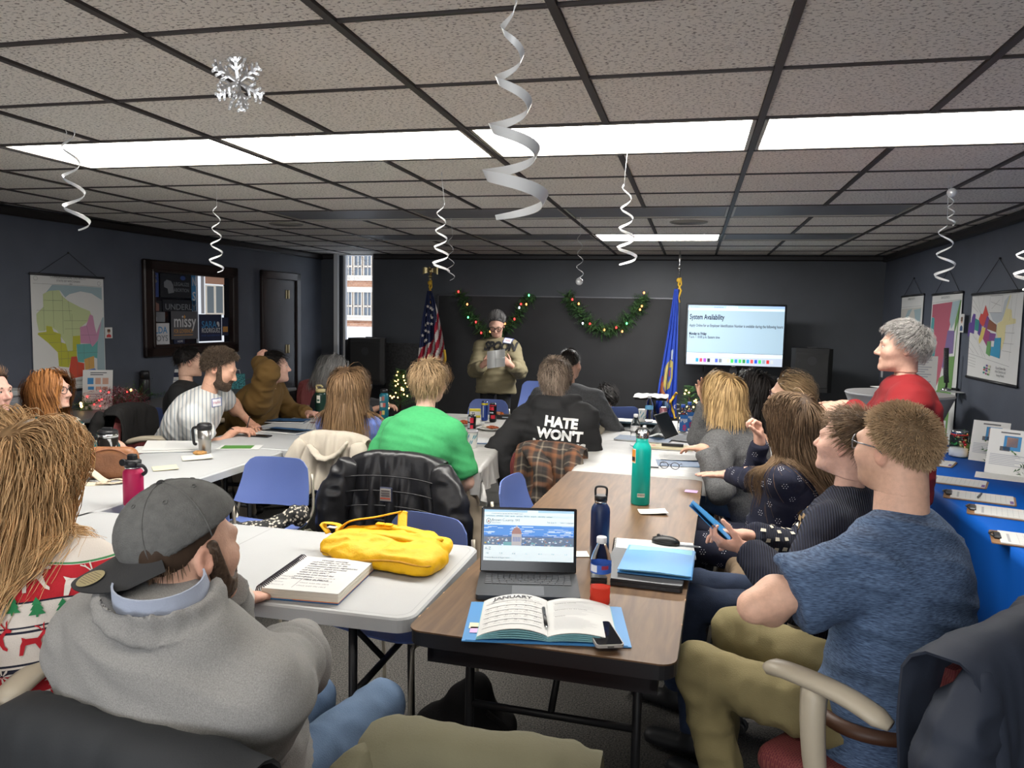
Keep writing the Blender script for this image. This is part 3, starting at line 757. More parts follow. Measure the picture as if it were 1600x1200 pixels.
# ------------------------------------------------------------------ the room
HC = 2.44; XR = 2.17; YB = 9.9; YF = -3.4; XL0, XLK = -5.684, 0.0602
def xl(y): return XL0+XLK*y
NAVY = mat('navy_wall_paint', (.070, .080, .105), .55, noise=(3, .10), bump=(90, .08))
BLACKW = mat('black_wall_paint', (.055, .060, .070), .5, noise=(2, .12), bump=(90, .06))
TRIM = mat('dark_wood_trim', (.012, .009, .009), .4)
TILE = mat('ceiling_tile_face', (.52, .48, .43), .9)
def tile_nodes():
 N, L, B = nodes_of(TILE); tc = N.new('ShaderNodeTexCoord'); oi = N.new('ShaderNodeObjectInfo')
 va = N.new('ShaderNodeVectorMath'); va.operation = 'ADD'; L.new(tc.outputs['Object'], va.inputs[0]); L.new(oi.outputs['Location'], va.inputs[1])
 mp = N.new('ShaderNodeMapping'); mp.inputs['Scale'].default_value = (75, 120, 75); L.new(va.outputs[0], mp.inputs[0])
 v = N.new('ShaderNodeTexNoise'); v.inputs['Scale'].default_value = 1.0; v.inputs['Detail'].default_value = 2; L.new(mp.outputs[0], v.inputs['Vector'])
 cr = N.new('ShaderNodeValToRGB'); e = cr.color_ramp.elements; e[0].position = .36; e[0].color = (.34, .30, .27, 1); e[1].position = .44; e[1].color = (.87, .82, .75, 1)
 L.new(v.outputs['Fac'], cr.inputs[0]); L.new(cr.outputs[0], B.inputs['Base Color'])
 b = N.new('ShaderNodeBump'); b.inputs['Strength'].default_value = .5; b.inputs['Distance'].default_value = .003
 L.new(v.outputs['Fac'], b.inputs['Height']); L.new(b.outputs[0], B.inputs['Normal'])
tile_nodes()
GRID = mat('grid_bar_dark', (.045, .036, .034), .5)
CARPET = mat('carpet_grey', (.08, .075, .07), .95)
def carpet_nodes():
 N, L, B = nodes_of(CARPET); tc = N.new('ShaderNodeTexCoord')
 v = N.new('ShaderNodeTexNoise'); v.inputs['Scale'].default_value = 150; v.inputs['Detail'].default_value = 3; L.new(tc.outputs['Object'], v.inputs['Vector'])
 cr = N.new('ShaderNodeValToRGB'); e = cr.color_ramp.elements; e[0].position = .36; e[0].color = (.018, .0175, .018, 1); e[1].position = .66; e[1].color = (.115, .107, .095, 1)
 L.new(v.outputs['Fac'], cr.inputs[0]); L.new(cr.outputs[0], B.inputs['Base Color'])
 b = N.new('ShaderNodeBump'); b.inputs['Strength'].default_value = .7; b.inputs['Distance'].default_value = .004
 L.new(v.outputs['Fac'], b.inputs['Height']); L.new(b.outputs[0], B.inputs['Normal'])
carpet_nodes()
def struct(name, mb, mats, parent=None):
 o = mb.out(name, mats, parent)
 if parent is None: o['kind'] = 'structure'
 return o
struct('floor', MB().box((-6.4, YF-.2, -.1), (XR+.2, YB+.2, 0)), CARPET)
ceil = struct('ceiling', MB().box((-6.4, YF-.2, HC+.03), (XR+.2, YB+.2, HC+.13)), mat('ceiling_void', (.05, .045, .04), .9))
GX0, GY0, G = -1.605, 2.011, .61
LIT = [(-1, 2), (1, 2), (3, 2), (-3, 2)]; DARK = [(-3, 6), (-1, 6), (1, 6), (3, 6), (-3, 9), (-1, 9), (3, 9)]; FARLIT = [(1, 9)]
REAR = [(-3, -3), (-1, -3), (1, -3), (3, -3), (-1, -7), (1, -7)]
occ = set()
for c, r in LIT+DARK+FARLIT+REAR: occ |= {(c, r), (c+1, r)}
tb = MB(); tb.box((.012, .012, 0), (.598, .598, .02), bev=.004); tile0 = None
for r in range(-9, 13):
 for c in range(-8, 7):
  x, y = GX0+G*c, GY0+G*r
  if x > XR-.02 or x+G < xl(y) or y > YB-.02 or y+G < YF or (c, r) in occ: continue
  x1 = min(x+G, XR); y1 = min(y+G, YB)
  if x1-x > G-.005 and y1-y > G-.005:
   if tile0 is None: tile0 = tb.out('tile', TILE, ceil); o = tile0
   else: o = tile0.copy(); COL.objects.link(o); o.parent = ceil
   o.location = (x, y, HC+.0005*((c*7+r*3) % 3))
  else: MB().box((x+.012, y+.012, HC), (x1, y1, HC+.02), bev=.004).out('tile', TILE, ceil)
fix_mid = {(c+1, r) for c, r in LIT+DARK+FARLIT+REAR}
for c in range(-7, 7):
 x = GX0+G*c; y0 = YF
 for r in list(range(-9, 13))+[None]:
  if r is None or (c, r) in fix_mid:
   y1 = YB if r is None else GY0+G*r
   if y1-y0 > .05: MB().box((x-.0125, y0, HC-.008), (x+.0125, y1, HC+.012)).out('grid_bar', GRID, ceil)
   if r is not None: y0 = y1+G
for r in range(-8, 13):
 y = GY0+G*r
 MB().box((-6.1, y-.007, HC-.005), (XR, y+.007, HC+.012)).out('grid_bar', GRID, ceil)
wl = struct('wall_left', MB().add([(xl(YF-.2)-.2, YF-.2, 0), (xl(YF-.2), YF-.2, 0), (xl(YB+.2), YB+.2, 0), (xl(YB+.2)-.2, YB+.2, 0)]+[(xl(YF-.2)-.2, YF-.2, HC+.05), (xl(YF-.2), YF-.2, HC+.05), (xl(YB+.2), YB+.2, HC+.05), (xl(YB+.2)-.2, YB+.2, HC+.05)],
 [(3,2,1,0),(4,5,6,7),(0,1,5,4),(1,2,6,5),(2,3,7,6),(3,0,4,7)]), NAVY)
struct('wall_right', MB().box((XR, YF-.2, 0), (XR+.15, YB+.2, HC+.05)), NAVY)
struct('wall_front', MB().box((-6.4, YF-.15, 0), (XR+.2, YF, HC+.05)), mat('pale_wall_paint', (.35, .36, .38), .6, noise=(3, .1)))
wx0, wx1 = D(523, 450, YB)[0], D(583, 450, YB)[0]; wz0 = .62
wb = struct('wall_back', MB().box((-6.4, YB, 0), (wx0, YB+.15, HC+.05)).box((wx1, YB, 0), (XR+.2, YB+.15, HC+.05)).box((wx0, YB, 0), (wx1, YB+.15, wz0)), BLACKW)
cr_ = lambda: [(0, 0), (.045, 0), (.03, .03), (.03, .06), (0, .075)]
tr = MB(); tr.box((-6, YB-.04, HC-.075), (wx0-.01, YB, HC-.01), bev=.012); tr.box((wx1+.01, YB-.04, HC-.075), (XR, YB, HC-.01), bev=.012); struct('trim_1', tr, TRIM)
struct('trim_2', MB().box((XR-.045, YF, HC-.085), (XR, YB, HC-.01), bev=.015), TRIM)
def lwall(y, z, d=0.0):   # a point on the left wall, d metres into the room
 return np.array([xl(y)+d, y, z])
LU = nrm(np.array([XLK, 1.0, 0])); LN = np.array([LU[1], -LU[0], 0.0])   # along, out
def lbox(mb, y0, y1, z0, z1, d0, d1, mi=0, bev=0.0):
 M = np.stack([LU, LN, np.array([0, 0, 1.0])], 1); return mb.box((0, d0, z0), ((y1-y0)/LU[1], d1, z1), mi, M, lwall(y0, 0), bev)
struct('trim_3', lbox(MB(), YF, YB, HC-.085, HC-.01, 0, .045, bev=.015), TRIM)
struct('baseboard_left', lbox(MB(), YF, YB, 0, .1, 0, .015), TRIM)
struct('baseboard_right', MB().box((XR-.015, YF, 0), (XR, YB, .1)), TRIM)
struct('baseboard_back', MB().box((wx1, YB-.015, 0), (XR, YB, .1)), TRIM)
WHITEP = mat('white_window_paint', (.6, .6, .6), .5); DKAL = mat('dark_aluminium', (.02, .022, .03), .4, .3)
wn = MB(); wn.box((wx0, YB-.03, wz0), (wx0+.06, YB+.15, HC-.005)); wn.box((wx1-.012, YB-.01, wz0), (wx1, YB+.15, HC-.005)); wn.box((wx0, YB-.01, wz0-.03), (wx1, YB+.15, wz0)); wn.box((wx0, YB, HC-.02), (wx1, YB+.15, HC))
win = struct('window_1', wn, WHITEP)
f = MB(); f.box((wx0+.06, YB+.02, wz0), (wx0+.10, YB+.1, HC-.02)); f.box((wx0+.10, YB+.06, wz0), (wx0+.13, YB+.12, HC-.02), 1); f.out('window_frame', [DKAL, WHITEP], win)
MB().box((wx0+.13, YB+.08, wz0), (wx1-.01, YB+.086, HC-.02)).out('pane', mat('window_glass', (.95, .97, 1), .02, trans=1.0, ior=1.05), win)
BRICK = mat('far_brick', (.50, .25, .16), .9)
def brick_nodes():
 N, L, B = nodes_of(BRICK); tc = N.new('ShaderNodeTexCoord'); b = N.new('ShaderNodeTexBrick'); mp = N.new('ShaderNodeMapping'); mp.inputs['Rotation'].default_value = (math.pi/2, 0, 0)
 L.new(tc.outputs['Object'], mp.inputs[0]); L.new(mp.outputs[0], b.inputs['Vector']); b.inputs['Scale'].default_value = 3.2; b.inputs['Color1'].default_value = (.45, .22, .13, 1); b.inputs['Color2'].default_value = (.58, .32, .2, 1); b.inputs['Mortar'].default_value = (.6, .5, .42, 1)
 b.inputs['Mortar Size'].default_value = .012; L.new(b.outputs[0], B.inputs['Base Color'])
brick_nodes()
STONE = mat('far_stone', (.75, .68, .58), .8); PANE = mat('far_pane', (.16, .19, .23), .15)
SNOW = mat('snow', (.85, .88, .92), .8, bump=(6, .3))
BY = 30.0
def bp(px, py): return D(px, py, BY)
bz = lambda py: bp(560, py)[2]
struct('ground_outside', MB().add([(-45, YB+.2, .2), (30, YB+.2, .2), (30, BY, bz(510)), (-45, BY, bz(510)), (-45, YB+.2, -1), (30, YB+.2, -1), (30, BY, -1), (-45, BY, -1)], [(0, 1, 2, 3), (7, 6, 5, 4), (0, 4, 5, 1), (1, 5, 6, 2), (2, 6, 7, 3), (3, 7, 4, 0)]), SNOW)
bld = thing('building', 'red brick school building with tall stone-framed windows across the snowy street', 'building', (bp(560, 500)[0], BY, -.8))
MB().box((-26, BY, bz(511)), (6, BY+8, 9.5)).out('wall', BRICK, bld, True)
MB().box((-26, BY-.12, -.8), (6, BY, bz(505))).out('plinth', BRICK, bld, True)
for zc in (435, 453, 497):
 MB().box((-26, BY-.12, bz(zc)-.1), (6, BY+.05, bz(zc)+.12)).out('stone_course', STONE, bld, True)
def bwin(x0, x1, z0, z1):
 mb = MB(); fw_ = .03
 mb.box((x0, BY-.1, z0), (x0+fw_, BY+.05, z1)); mb.box((x1-fw_, BY-.1, z0), (x1, BY+.05, z1)); mb.box((x0, BY-.1, z1-fw_), (x1, BY+.05, z1)); mb.box((x0, BY-.15, z0), (x1, BY+.05, z0+fw_))
 xm = (x0+x1)/2; mb.box((xm-.012, BY-.06, z0), (xm+.012, BY+.03, z1)); zm = z0+(z1-z0)*.42; mb.box((x0, BY-.06, zm-.03), (x1, BY+.03, zm+.03))
 o = mb.out('window', STONE, bld, True)
 for a, b in ((x0+fw_, xm-.012), (xm+.012, x1-fw_)):
  for c, d_ in ((z0+fw_, zm-.05), (zm+.05, z1-fw_)): MB().box((a, BY-.02, c), (b, BY-.01, d_)).out('pane', PANE, o, True)
for z0, z1 in ((bz(496), bz(454)), (bz(434), bz(392)), (bz(372), bz(330))):
 for i in range(-6, 9): 
  xc = bp(560, 500)[0]+i*.435; bwin(xc-.19, xc+.19, z0, z1)
tw = MB(); tr0 = D(500, 380, 19.0)
r_ = np.random.default_rng(5)
def branch(p, d, L, rad, lv):
 pts = [p]; 
 for i in range(4): d = nrm(d+r_.normal(size=3)*.18); p = p+d*L/4; pts.append(p)
 tw.tube(pts, [rad*(1-.12*i) for i in range(5)], 4)
 if lv > 0:
  for k in range(4): branch(pts[r_.integers(1, 5)], nrm(d+r_.normal(size=3)*.75+np.array([0, 0, -.1])), L*.62, rad*.5, lv-1)
branch(np.array([tr0[0]-.7, 19, 2.9]), np.array([1, 0, .35]), 1.6, .022, 4)
trn = thing('tree', 'bare winter tree with thin branches in front of the brick building', 'tree', (tr0[0]-.7, 19, -.8))
MB().tube([(tr0[0]-.9, 19, -.8), (tr0[0]-.8, 19, 1), (tr0[0]-.7, 19, 2.7)], [.16, .13, .06], 8).out('trunk', mat('bark', (.09, .07, .06), .9), trn, True)
tw.out('branches', MATS['bark'], trn, True, kind='stuff')
LENS_ON = mat('diffuser_lit', (1, .98, .93), .5, emit=(PANEL_E, (1.0, .965, .90)))
LENS_REAR = mat('diffuser_lit_rear', (1, .98, .93), .5, emit=(REAR_E, (1.0, .95, .87)))
LENS_FAR = mat('diffuser_lit_far', (1, .98, .93), .5, emit=(FAR_E, (1.0, .99, .96)))
LENS_OFF = mat('diffuser_unlit', (.20, .205, .22), .5); FRAMEW = mat('fixture_frame', (.45, .42, .36), .4)
def fixture(c, r, lens, label, group):
 x, y = GX0+G*c, GY0+G*r
 t = thing('ceiling_light', label, 'light', (x+G, y+G/2, HC), 0, group)
 f = MB(); a, b = G-.016, G/2-.012
 f.box((-a, -b, -.004), (-a+.016, b, .03)); f.box((a-.016, -b, -.004), (a, b, .03)); f.box((-a, -b, -.004), (a, -b+.014, .03)); f.box((-a, b-.014, -.004), (a, b, .03))
 f.out('frame', FRAMEW, t)
 MB().box((-a+.016, -b+.014, .004), (a-.016, b-.014, .012), bev=.003).out('diffuser', lens, t)
lab = {(-1, 2): 'second lit fluorescent ceiling panel from the left in the bright near row', (1, 2): 'lit fluorescent ceiling panel behind the large white spiral streamer', (3, 2): 'lit fluorescent ceiling panel nearest the right wall, bluish inside', (-3, 2): 'leftmost lit fluorescent ceiling panel, end of the bright near row'}
for c, r in LIT: fixture(c, r, LENS_ON, lab[(c, r)], 'lit ceiling panels')
fixture(1, 9, LENS_FAR, 'small far lit fluorescent ceiling panel near the blue flag', 'lit ceiling panels')
dl = {(-3, 6): 'unlit grey ceiling panel at the left end of the middle row', (-1, 6): 'unlit grey ceiling panel left of centre in the middle row', (1, 6): 'unlit grey ceiling panel above the blue flag, middle row', (3, 6): 'unlit grey ceiling panel in the middle row by the right wall',
      (-3, 9): 'unlit ceiling panel of the far row above the dark door corner', (-1, 9): 'unlit ceiling panel of the far row above the striped flag', (3, 9): 'unlit ceiling panel of the far row above the television'}
for c, r in DARK: fixture(c, r, LENS_OFF, dl[(c, r)], 'unlit ceiling panels')
for k, (c, r) in enumerate(REAR): fixture(c, r, LENS_REAR, 'lit ceiling panel behind the photographer, %s' % ('first from the left wall', 'second from the left wall', 'third from the left wall', 'beside the right wall', 'rearmost towards the left wall', 'rearmost towards the right wall')[k], 'rear ceiling panels')
for (px, py), lb in (((1076, 347), 'round beige ceiling grille right of centre'), ((447, 350), 'round beige ceiling grille above the dark door')):
 p = Z(px, py, HC); t = thing('ceiling_speaker', lb, 'speaker', p)
 MB().lathe([(.15, -.006), (.155, .0), (.15, .002)], 28).out('rim', mat('beige_metal', (.33, .30, .25), .5), t)
 g = MB()
 for k in range(6): g.lathe([(.02+.022*k, -.008), (.03+.022*k, -.008), (.03+.022*k, -.006), (.02+.022*k, -.006)], 24, capb=False, capt=False)
 g.out('grille', MATS['beige_metal'], t)
# ------------------------------------------------------------------ furniture
PLW = mat('white_table_plastic', (.43, .44, .445), .45, bump=(220, .08), noise=(2.5, .04)); BLK = mat('black_metal', (.010, .010, .012), .45); BLKP = mat('black_plastic', (.014, .014, .016), .4)
WOOD = mat('walnut_laminate', (.20, .11, .055), .45, spec=.35)
def wood_nodes():
 N, L, B = nodes_of(WOOD); tc = N.new('ShaderNodeTexCoord'); mp = N.new('ShaderNodeMapping'); mp.inputs['Scale'].default_value = (9, .9, 9); L.new(tc.outputs['Object'], mp.inputs[0])
 n = N.new('ShaderNodeTexNoise'); n.inputs['Scale'].default_value = 4; n.inputs['Detail'].default_value = 6; n.inputs['Distortion'].default_value = .6; L.new(mp.outputs[0], n.inputs['Vector'])
 cr = N.new('ShaderNodeValToRGB'); e = cr.color_ramp.elements; e[0].position = .34; e[0].color = (.098, .056, .031, 1); e[1].position = .68; e[1].color = (.155, .092, .048, 1)
 L.new(n.outputs['Fac'], cr.inputs[0]); L.new(cr.outputs[0], B.inputs['Base Color'])
wood_nodes()
CLOTH = mat('white_plastic_cloth', (.52, .51, .49), .35, bump=(10, .6, (1, 4, 1)), noise=(3, .05, (1, 5, 1)))
CHIP = mat('chipped_edge', (.45, .28, .16), .8)
def table(name, label, cx, cy, w, l, rz, topm, z=.74, th=.045, group=None, rim=None, seam=None, wood=False):
 t = thing(name, label, 'table', (cx, cy, 0), rz, group)
 mb = MB(); P = rrect(-w/2, -l/2, w/2, l/2, .06 if not wood else .045, 6); Q = rrect(-w/2+.006, -l/2+.006, w/2-.006, l/2-.006, .055, 6)
 mb.prism(P, z-th, z-.006); k = len(P)
 mb.add([(x, y, z-.006) for x, y in P]+[(x, y, z) for x, y in Q], [(i, (i+1) % k, k+(i+1) % k, k+i) for i in range(k)]+[tuple(k+i for i in range(k))], 0)
 if rim is None: mb.out('tabletop', topm, t, smooth=False)
 else:
  m2 = MB(); m2.prism(P, z-th, z-.004, 0); m2.out('edge_band', rim, t)
  m3 = MB(); m3.prism(rrect(-w/2+.001, -l/2+.001, w/2-.001, l/2-.001, .045, 6), z-.0045, z); m3.out('tabletop', topm, t)
  c = MB(); r_ = np.random.default_rng(3)
  for k in range(34):
   a = r_.uniform(-l/2+.1, l/2-.1); s_ = -1 if k % 3 else 1; c.ball((s_*(w/2-.002), a, z-.002), (.003, r_.uniform(.004, .016), .003), 0, 6, 4)
  c.out('worn_edge', CHIP, t, kind='stuff')
  MB().box((-w/2+.05, -l/2+.05, z-.11), (w/2-.05, -l/2+.07, z-th)).box((-w/2+.05, l/2-.07, z-.11), (w/2-.05, l/2-.05, z-th)).box((-w/2+.05, -l/2+.05, z-.1), (-w/2+.07, l/2-.05, z-th)).box((w/2-.07, -l/2+.05, z-.1), (w/2-.05, l/2-.05, z-th)).out('apron', BLK, t)
 if rim is None:
  g = MB(); G_ = rrect(-w/2+.022, -l/2+.022, w/2-.022, l/2-.022, .05, 6); G2 = rrect(-w/2+.024, -l/2+.024, w/2-.024, l/2-.024, .05, 6); k = len(G_)
  g.add([(x, y, z+.0006) for x, y in G_]+[(x, y, z+.0006) for x, y in G2], [(i, (i+1) % k, k+(i+1) % k, k+i) for i in range(k)])
  if seam: g.box((-w/2+.01, -.0012, z), (w/2-.01, .0012, z+.0006))
  g.out('moulded_line', mat('table_line', (.33, .33, .34), .6), t)
 for sy in (-1, 1):
  y = sy*(l/2-.24)
  for sx in (-1, 1):
   x = sx*(w/2-.12); lg = MB(); lg.tube([(x, y, z-th), (x, y, .3), (x+sx*.015, y, .02)], .0145, 10); lg.lathe([(.019, 0), (.019, .03)], 10, t=(x+sx*.015, y, 0)); lg.out('leg', BLK, t)
  MB().tube([(-w/2+.12, y, .42), (w/2-.12, y, .42)], .012, 8).out('crossbar', BLK, t)
  MB().tube([(0, y, .42), (0, y-sy*.3, z-th-.01)], .011, 8).out('brace', BLK, t)
 return t
T1 = table('folding_table', 'near white plastic folding table under the yellow backpack', -1.68, 2.46, .765, 1.80, math.pi/2, PLW, seam=True, group='white folding tables')
T2 = table('folding_table', 'white plastic folding table carrying the tan bag and travel mug', -2.93, 3.59, .765, 1.76, 0, PLW, group='white folding tables')
T3 = table('folding_table', 'far left white plastic folding table carrying blue folders and dark green bottle', -2.90, 5.36, .765, 1.76, 0, PLW, group='white folding tables')
TB = table('folding_table', 'walnut brown laminate folding table with the open laptop', -.345, 3.21, .766, 2.42, -.038, WOOD, rim=BLKP)
T4 = table('folding_table', 'middle folding table with snack plates under a white plastic cloth', -1.70, 5.50, .75, 2.40, .105, PLW, z=.735)
T6 = table('folding_table', 'far right folding table with white plastic cloth and water bottles', -.285, 5.70, .76, 2.46, 0, PLW, z=.735)
def cover(name, label, t, w, l, z, hang, m, seedv, ends=(1, 1)):
 o = thing(name, label, 'tablecloth', t.location, t.rotation_euler[2], 'white plastic tablecloths')
 F_ = Field(); n1, n2 = 56, 100; U = np.linspace(-1, 1, n1)*(w/2+hang); Vv = np.linspace(-1, 1, n2)*(l/2+hang)
 X, Y = np.meshgrid(U, Vv, indexing='ij'); ox = np.maximum(np.abs(X)-w/2, 0); oy = np.maximum(np.abs(Y)-l/2, 0)
 per = np.where(ox > oy, Y, X); fl = vnoise(np.stack([per.ravel()*13+seedv, np.full(per.size, seedv*1.7), np.zeros(per.size)], 1)).reshape(X.shape)
 dp = np.maximum(ox, oy); bulge = np.minimum(dp, hang)*(.06+.22*fl)
 Px = np.sign(X)*(np.minimum(np.abs(X), w/2)+np.where(ox > 0, .012+bulge*(ox >= oy*.6), 0)); Py = np.sign(Y)*(np.minimum(np.abs(Y), l/2)+np.where(oy > 0, .012+bulge*(oy >= ox*.6), 0))
 wr_ = vnoise(np.stack([X.ravel()*22, Y.ravel()*5, X.ravel()*0+seedv], 1)).reshape(X.shape)*.0018
 Zz = z+.004+np.abs(wr_)*(dp == 0)-np.where(dp > 0, np.sqrt(ox**2+oy**2)*.97, 0)
 MB().slab(np.stack([Px, Py, Zz], -1), .0012).out('cloth', m, o); return o
cover('tablecloth', 'white plastic tablecloth hanging over the middle snack table', T4, .75, 2.40, .735, .17, CLOTH, 3)
cover('tablecloth', 'long white plastic tablecloth on the far right table row', T6, .76, 2.46, .735, .10, CLOTH, 8)
# --- office chair, facing +y
BURG = mat('burgundy_fabric', (.16, .03, .035), .85)
def burg_nodes():
 N, L, B = nodes_of(BURG); tc = N.new('ShaderNodeTexCoord'); b = N.new('ShaderNodeTexBrick'); b.inputs['Scale'].default_value = 34; b.inputs['Color1'].default_value = (.12, .018, .025, 1); b.inputs['Color2'].default_value = (.15, .025, .03, 1); b.inputs['Mortar'].default_value = (.20, .055, .045, 1); b.inputs['Mortar Size'].default_value = .03
 b.inputs['Brick Width'].default_value = .35; b.inputs['Row Height'].default_value = .22; L.new(tc.outputs['Object'], b.inputs['Vector']); L.new(b.outputs[0], B.inputs['Base Color'])
burg_nodes()
BEIGE = mat('beige_plastic', (.40, .35, .27), .38); DKG = mat('dark_grey_plastic', (.03, .03, .03), .5); CHROME = mat('chrome', (.6, .6, .6), .18, 1.0)
def office_chair(label, loc, rz, back=True, zb=.97, arms_=True, group='office chairs with beige arms'):
 t = thing('office_chair', label, 'chair', loc, rz, group)
 F_ = Field(); F_.rbox((0, .02, .44), (.25, .24, .045), .04)
 V, Q = surf(lambda P: F_(P)-.012*np.cos(P[:, 0]*5)*0+.05*np.maximum(P[:, 1]-.14, 0)*0, F_.lo-.02, F_.hi+.02, .016, 2); mesh('seat', V, Q, BURG, t)
 MB().box((-.24, -.21, .37), (.24, .25, .405), bev=.02).out('seat_pan', BEIGE, t)
 if back:
  G_ = np.zeros((13, 13, 3))
  for i, a in enumerate(np.linspace(-1, 1, 13)):
   for j, b in enumerate(np.linspace(-1, 1, 13)):
    wx = .235*(1-.12*max(0, b)**2); 
    G_[i, j] = (a*wx, -.245-.03*(b+1)*.5+.06*a*a-.02*math.cos(b*1.5), (.55+zb)/2+b*(zb-.55)/2-.03*(abs(a)**4)*max(0, b)-.02*abs(a)**4*max(0, -b))
  MB().slab(G_, .05).out('backrest', BURG, t)
  MB().tube([(0, -.14, .38), (0, -.28, .42), (0, -.31, .55), (0, -.30, .7)], .022, 8, flat=((0, 1, 0), .5)).out('back_bracket', DKG, t)
 for sx in ((-1, 1) if arms_ else ()):
  a = MB(); a.tube(smooth_path([(sx*.275, -.13, .715), (sx*.285, -.02, .745), (sx*.29, .12, .75), (sx*.275, .2, .732)], 12), [.02]+[.036]*10+[.022], 10, flat=((0, 0, 1), .6))
  a.tube(smooth_path([(sx*.285, .06, .735), (sx*.30, .05, .64), (sx*.30, .03, .50), (sx*.285, .0, .40), (sx*.2, -.01, .375)], 14), [.034, .033, .032, .031, .030, .029, .027, .026, .025, .024, .023, .022, .020, .020], 10)
  a.out('armrest', BEIGE, t)
 MB().lathe([(.03, .09), (.03, .25), (.022, .25), (.022, .37)], 14).out('column', DKG, t)
 for k in range(5):
  an = 2*math.pi*k/5+.3; d = np.array([math.cos(an), math.sin(an), 0])
  MB().tube([d*.02+(0, 0, .12), d*.16+(0, 0, .105), d*.29+(0, 0, .08)], [.03, .024, .017], 8, flat=((0, 0, 1), .6)).out('base_leg', BEIGE, t)
  c = MB(); n = np.array([-d[1], d[0], 0]); M = np.stack([d, np.array([0, 0, 1.0]), n], 1)
  for q in (-.016, .016): c.lathe([(.02, -.008), (.027, -.006), (.027, .006), (.02, .008)], 12, 0, M, d*.29+n*q+(0, 0, .028))
  c.tube([d*.29+(0, 0, .028), d*.29+(0, 0, .085)], .008, 6); c.out('caster', DKG, t)
 return t
BLUE = mat('blue_chair_plastic', (.105, .155, .39), .42, bump=(160, .05), noise=(4, .05)); TUBE = mat('beige_tube', (.42, .38, .31), .35, .4)
def blue_chair(label, loc, rz, zt=.81, group='blue plastic stacking chairs'):
 t = thing('stacking_chair', label, 'chair', loc, rz, group)
 G_ = np.zeros((15, 11, 3)); S_ = np.zeros((15, 11, 3)); n = 11
 for i, a in enumerate(np.linspace(-1, 1, 15)):
  for j, b in enumerate(np.linspace(-1, 1, n)):
   q = max(0, (abs(a)-.55)/.45); up = (b+1)/2
   wx = .225-.035*up; zt_ = zt-.05*q**3; zb_ = .545+.02*q*q
   G_[i, j] = (a*wx, -.205-.05*up+.05*a*a*(1-.4*up)-.012*math.cos(b*1.6), zb_+(zt_-zb_)*up)
   fw_ = .215-.01*q**3*2; y = -.19+(b+1)/2*(.40-.03*q**3)
   S_[i, j] = (a*(.215+.012*(b+1)), y, .452-.018*(1-a*a)*(1-b*b)-.02*max(0, b-.6)**2*3+.012*a*a)
 MB().slab(G_, .007).out('backrest', BLUE, t); MB().slab(S_, .007).out('seat', BLUE, t)
 for sx in (-1, 1):
  f = MB(); f.tube(smooth_path([(sx*.2, -.26, .72), (sx*.22, -.235, .58), (sx*.225, -.2, .50), (sx*.2, -.12, .43), (sx*.205, .0, .428), (sx*.22, .16, .43), (sx*.235, .2, .40), (sx*.25, .23, .2), (sx*.255, .24, .03), (sx*.255, .2, .012), (sx*.255, -.2, .012), (sx*.25, -.25, .03), (sx*.235, -.2, .38), (sx*.21, -.13, .425)], 46), .0085, 8)
  f.out('frame_side', TUBE, t)
 MB().tube([(-.21, -.06, .425), (.21, -.06, .425)], .008, 8).out('crossbar', TUBE, t)
 MB().tube([(-.22, .14, .425), (.22, .14, .425)], .008, 8).out('crossbar', TUBE, t)
 return t
def drape(name, label, cat, loc, rz, w, zt, y0, front, back, m, seedv=1, fold=.02, flare=.06, slump=.05, th=.008, sleeves=(), nu=44, waist=None, extra=None, group=None, rt0=.035, cv=.05):
 """A coat hung over a chair back whose top edge is at height zt and local y0; chair faces +y."""
 t = thing(name, label, cat, loc, rz, group); nv = 40; G_ = np.zeros((nu, nv, 3)); rt = rt0
 Ltot = front+math.pi*rt+back
 ua = np.linspace(-1, 1, nu)
 for j in range(nv):
  s_ = Ltot*j/(nv-1)
  if s_ < front: y, z, dep = y0+rt, zt-(front-s_), (front-s_)/front
  elif s_ < front+math.pi*rt: a = (s_-front)/rt; y, z, dep = y0+rt*math.cos(a), zt+rt*math.sin(a), 0
  else: dep = (s_-front-math.pi*rt)/back; y, z = y0-rt-flare*dep*back, zt-(s_-front-math.pi*rt)
  ww = w*(1+(.10 if s_ > front else -.05)*dep) if waist is None else w*(1+waist*dep)
  nz = vnoise(np.stack([ua*3.1*w*6+seedv, np.full(nu, dep*.9+seedv), np.full(nu, 3.3)], 1)); n2 = vnoise(np.stack([ua*9+seedv, np.full(nu, s_*9), np.full(nu, 1.3)], 1))
  am = fold*(.12+dep**.8); sg = -1 if s_ > front+1.5*rt else 1
  G_[:, j, 0] = ua*ww; G_[:, j, 1] = y+sg*np.abs(nz)*am*(1.6 if sg < 0 else .5)+n2*fold*.18+(cv-(.03 if sg < 0 else 0))*ua**2; G_[:, j, 2] = z-slump*np.abs(ua)**3.2-dep*.03*nz
 MB().slab(G_, th).out('coat_shell', m, t)
 for k, pts in enumerate(sleeves):
  F_ = Field(); P = smooth_path([p[:3] for p in pts], 9); R = np.interp(np.linspace(0, len(pts)-1, 9), range(len(pts)), [p[3] for p in pts])
  for i in range(8): F_.econe(P[i], P[i+1], (1, .2, 0), (R[i], R[i]*.6), (R[i+1], R[i+1]*.6), .03)
  V, Q = fsurf(F_, .012, relax=2, disp=lambda V: .008*(1-2*np.abs(vnoise(V*16+k)))); mesh('sleeve', V, Q, m, t)
 if extra: extra(t)
 return t
R_ = math.radians
def face(yaw): return -R_(yaw)      # person yaw (clockwise from +y) -> z rotation
blue_chair('empty blue plastic chair facing us with a patterned scarf on its seat', (-2.27, 4.09-.42, 0), math.pi+.06)
blue_chair('blue plastic chair back behind the yellow backpack', (-1.115, 2.96-.17, 0), math.pi-.28, .80)
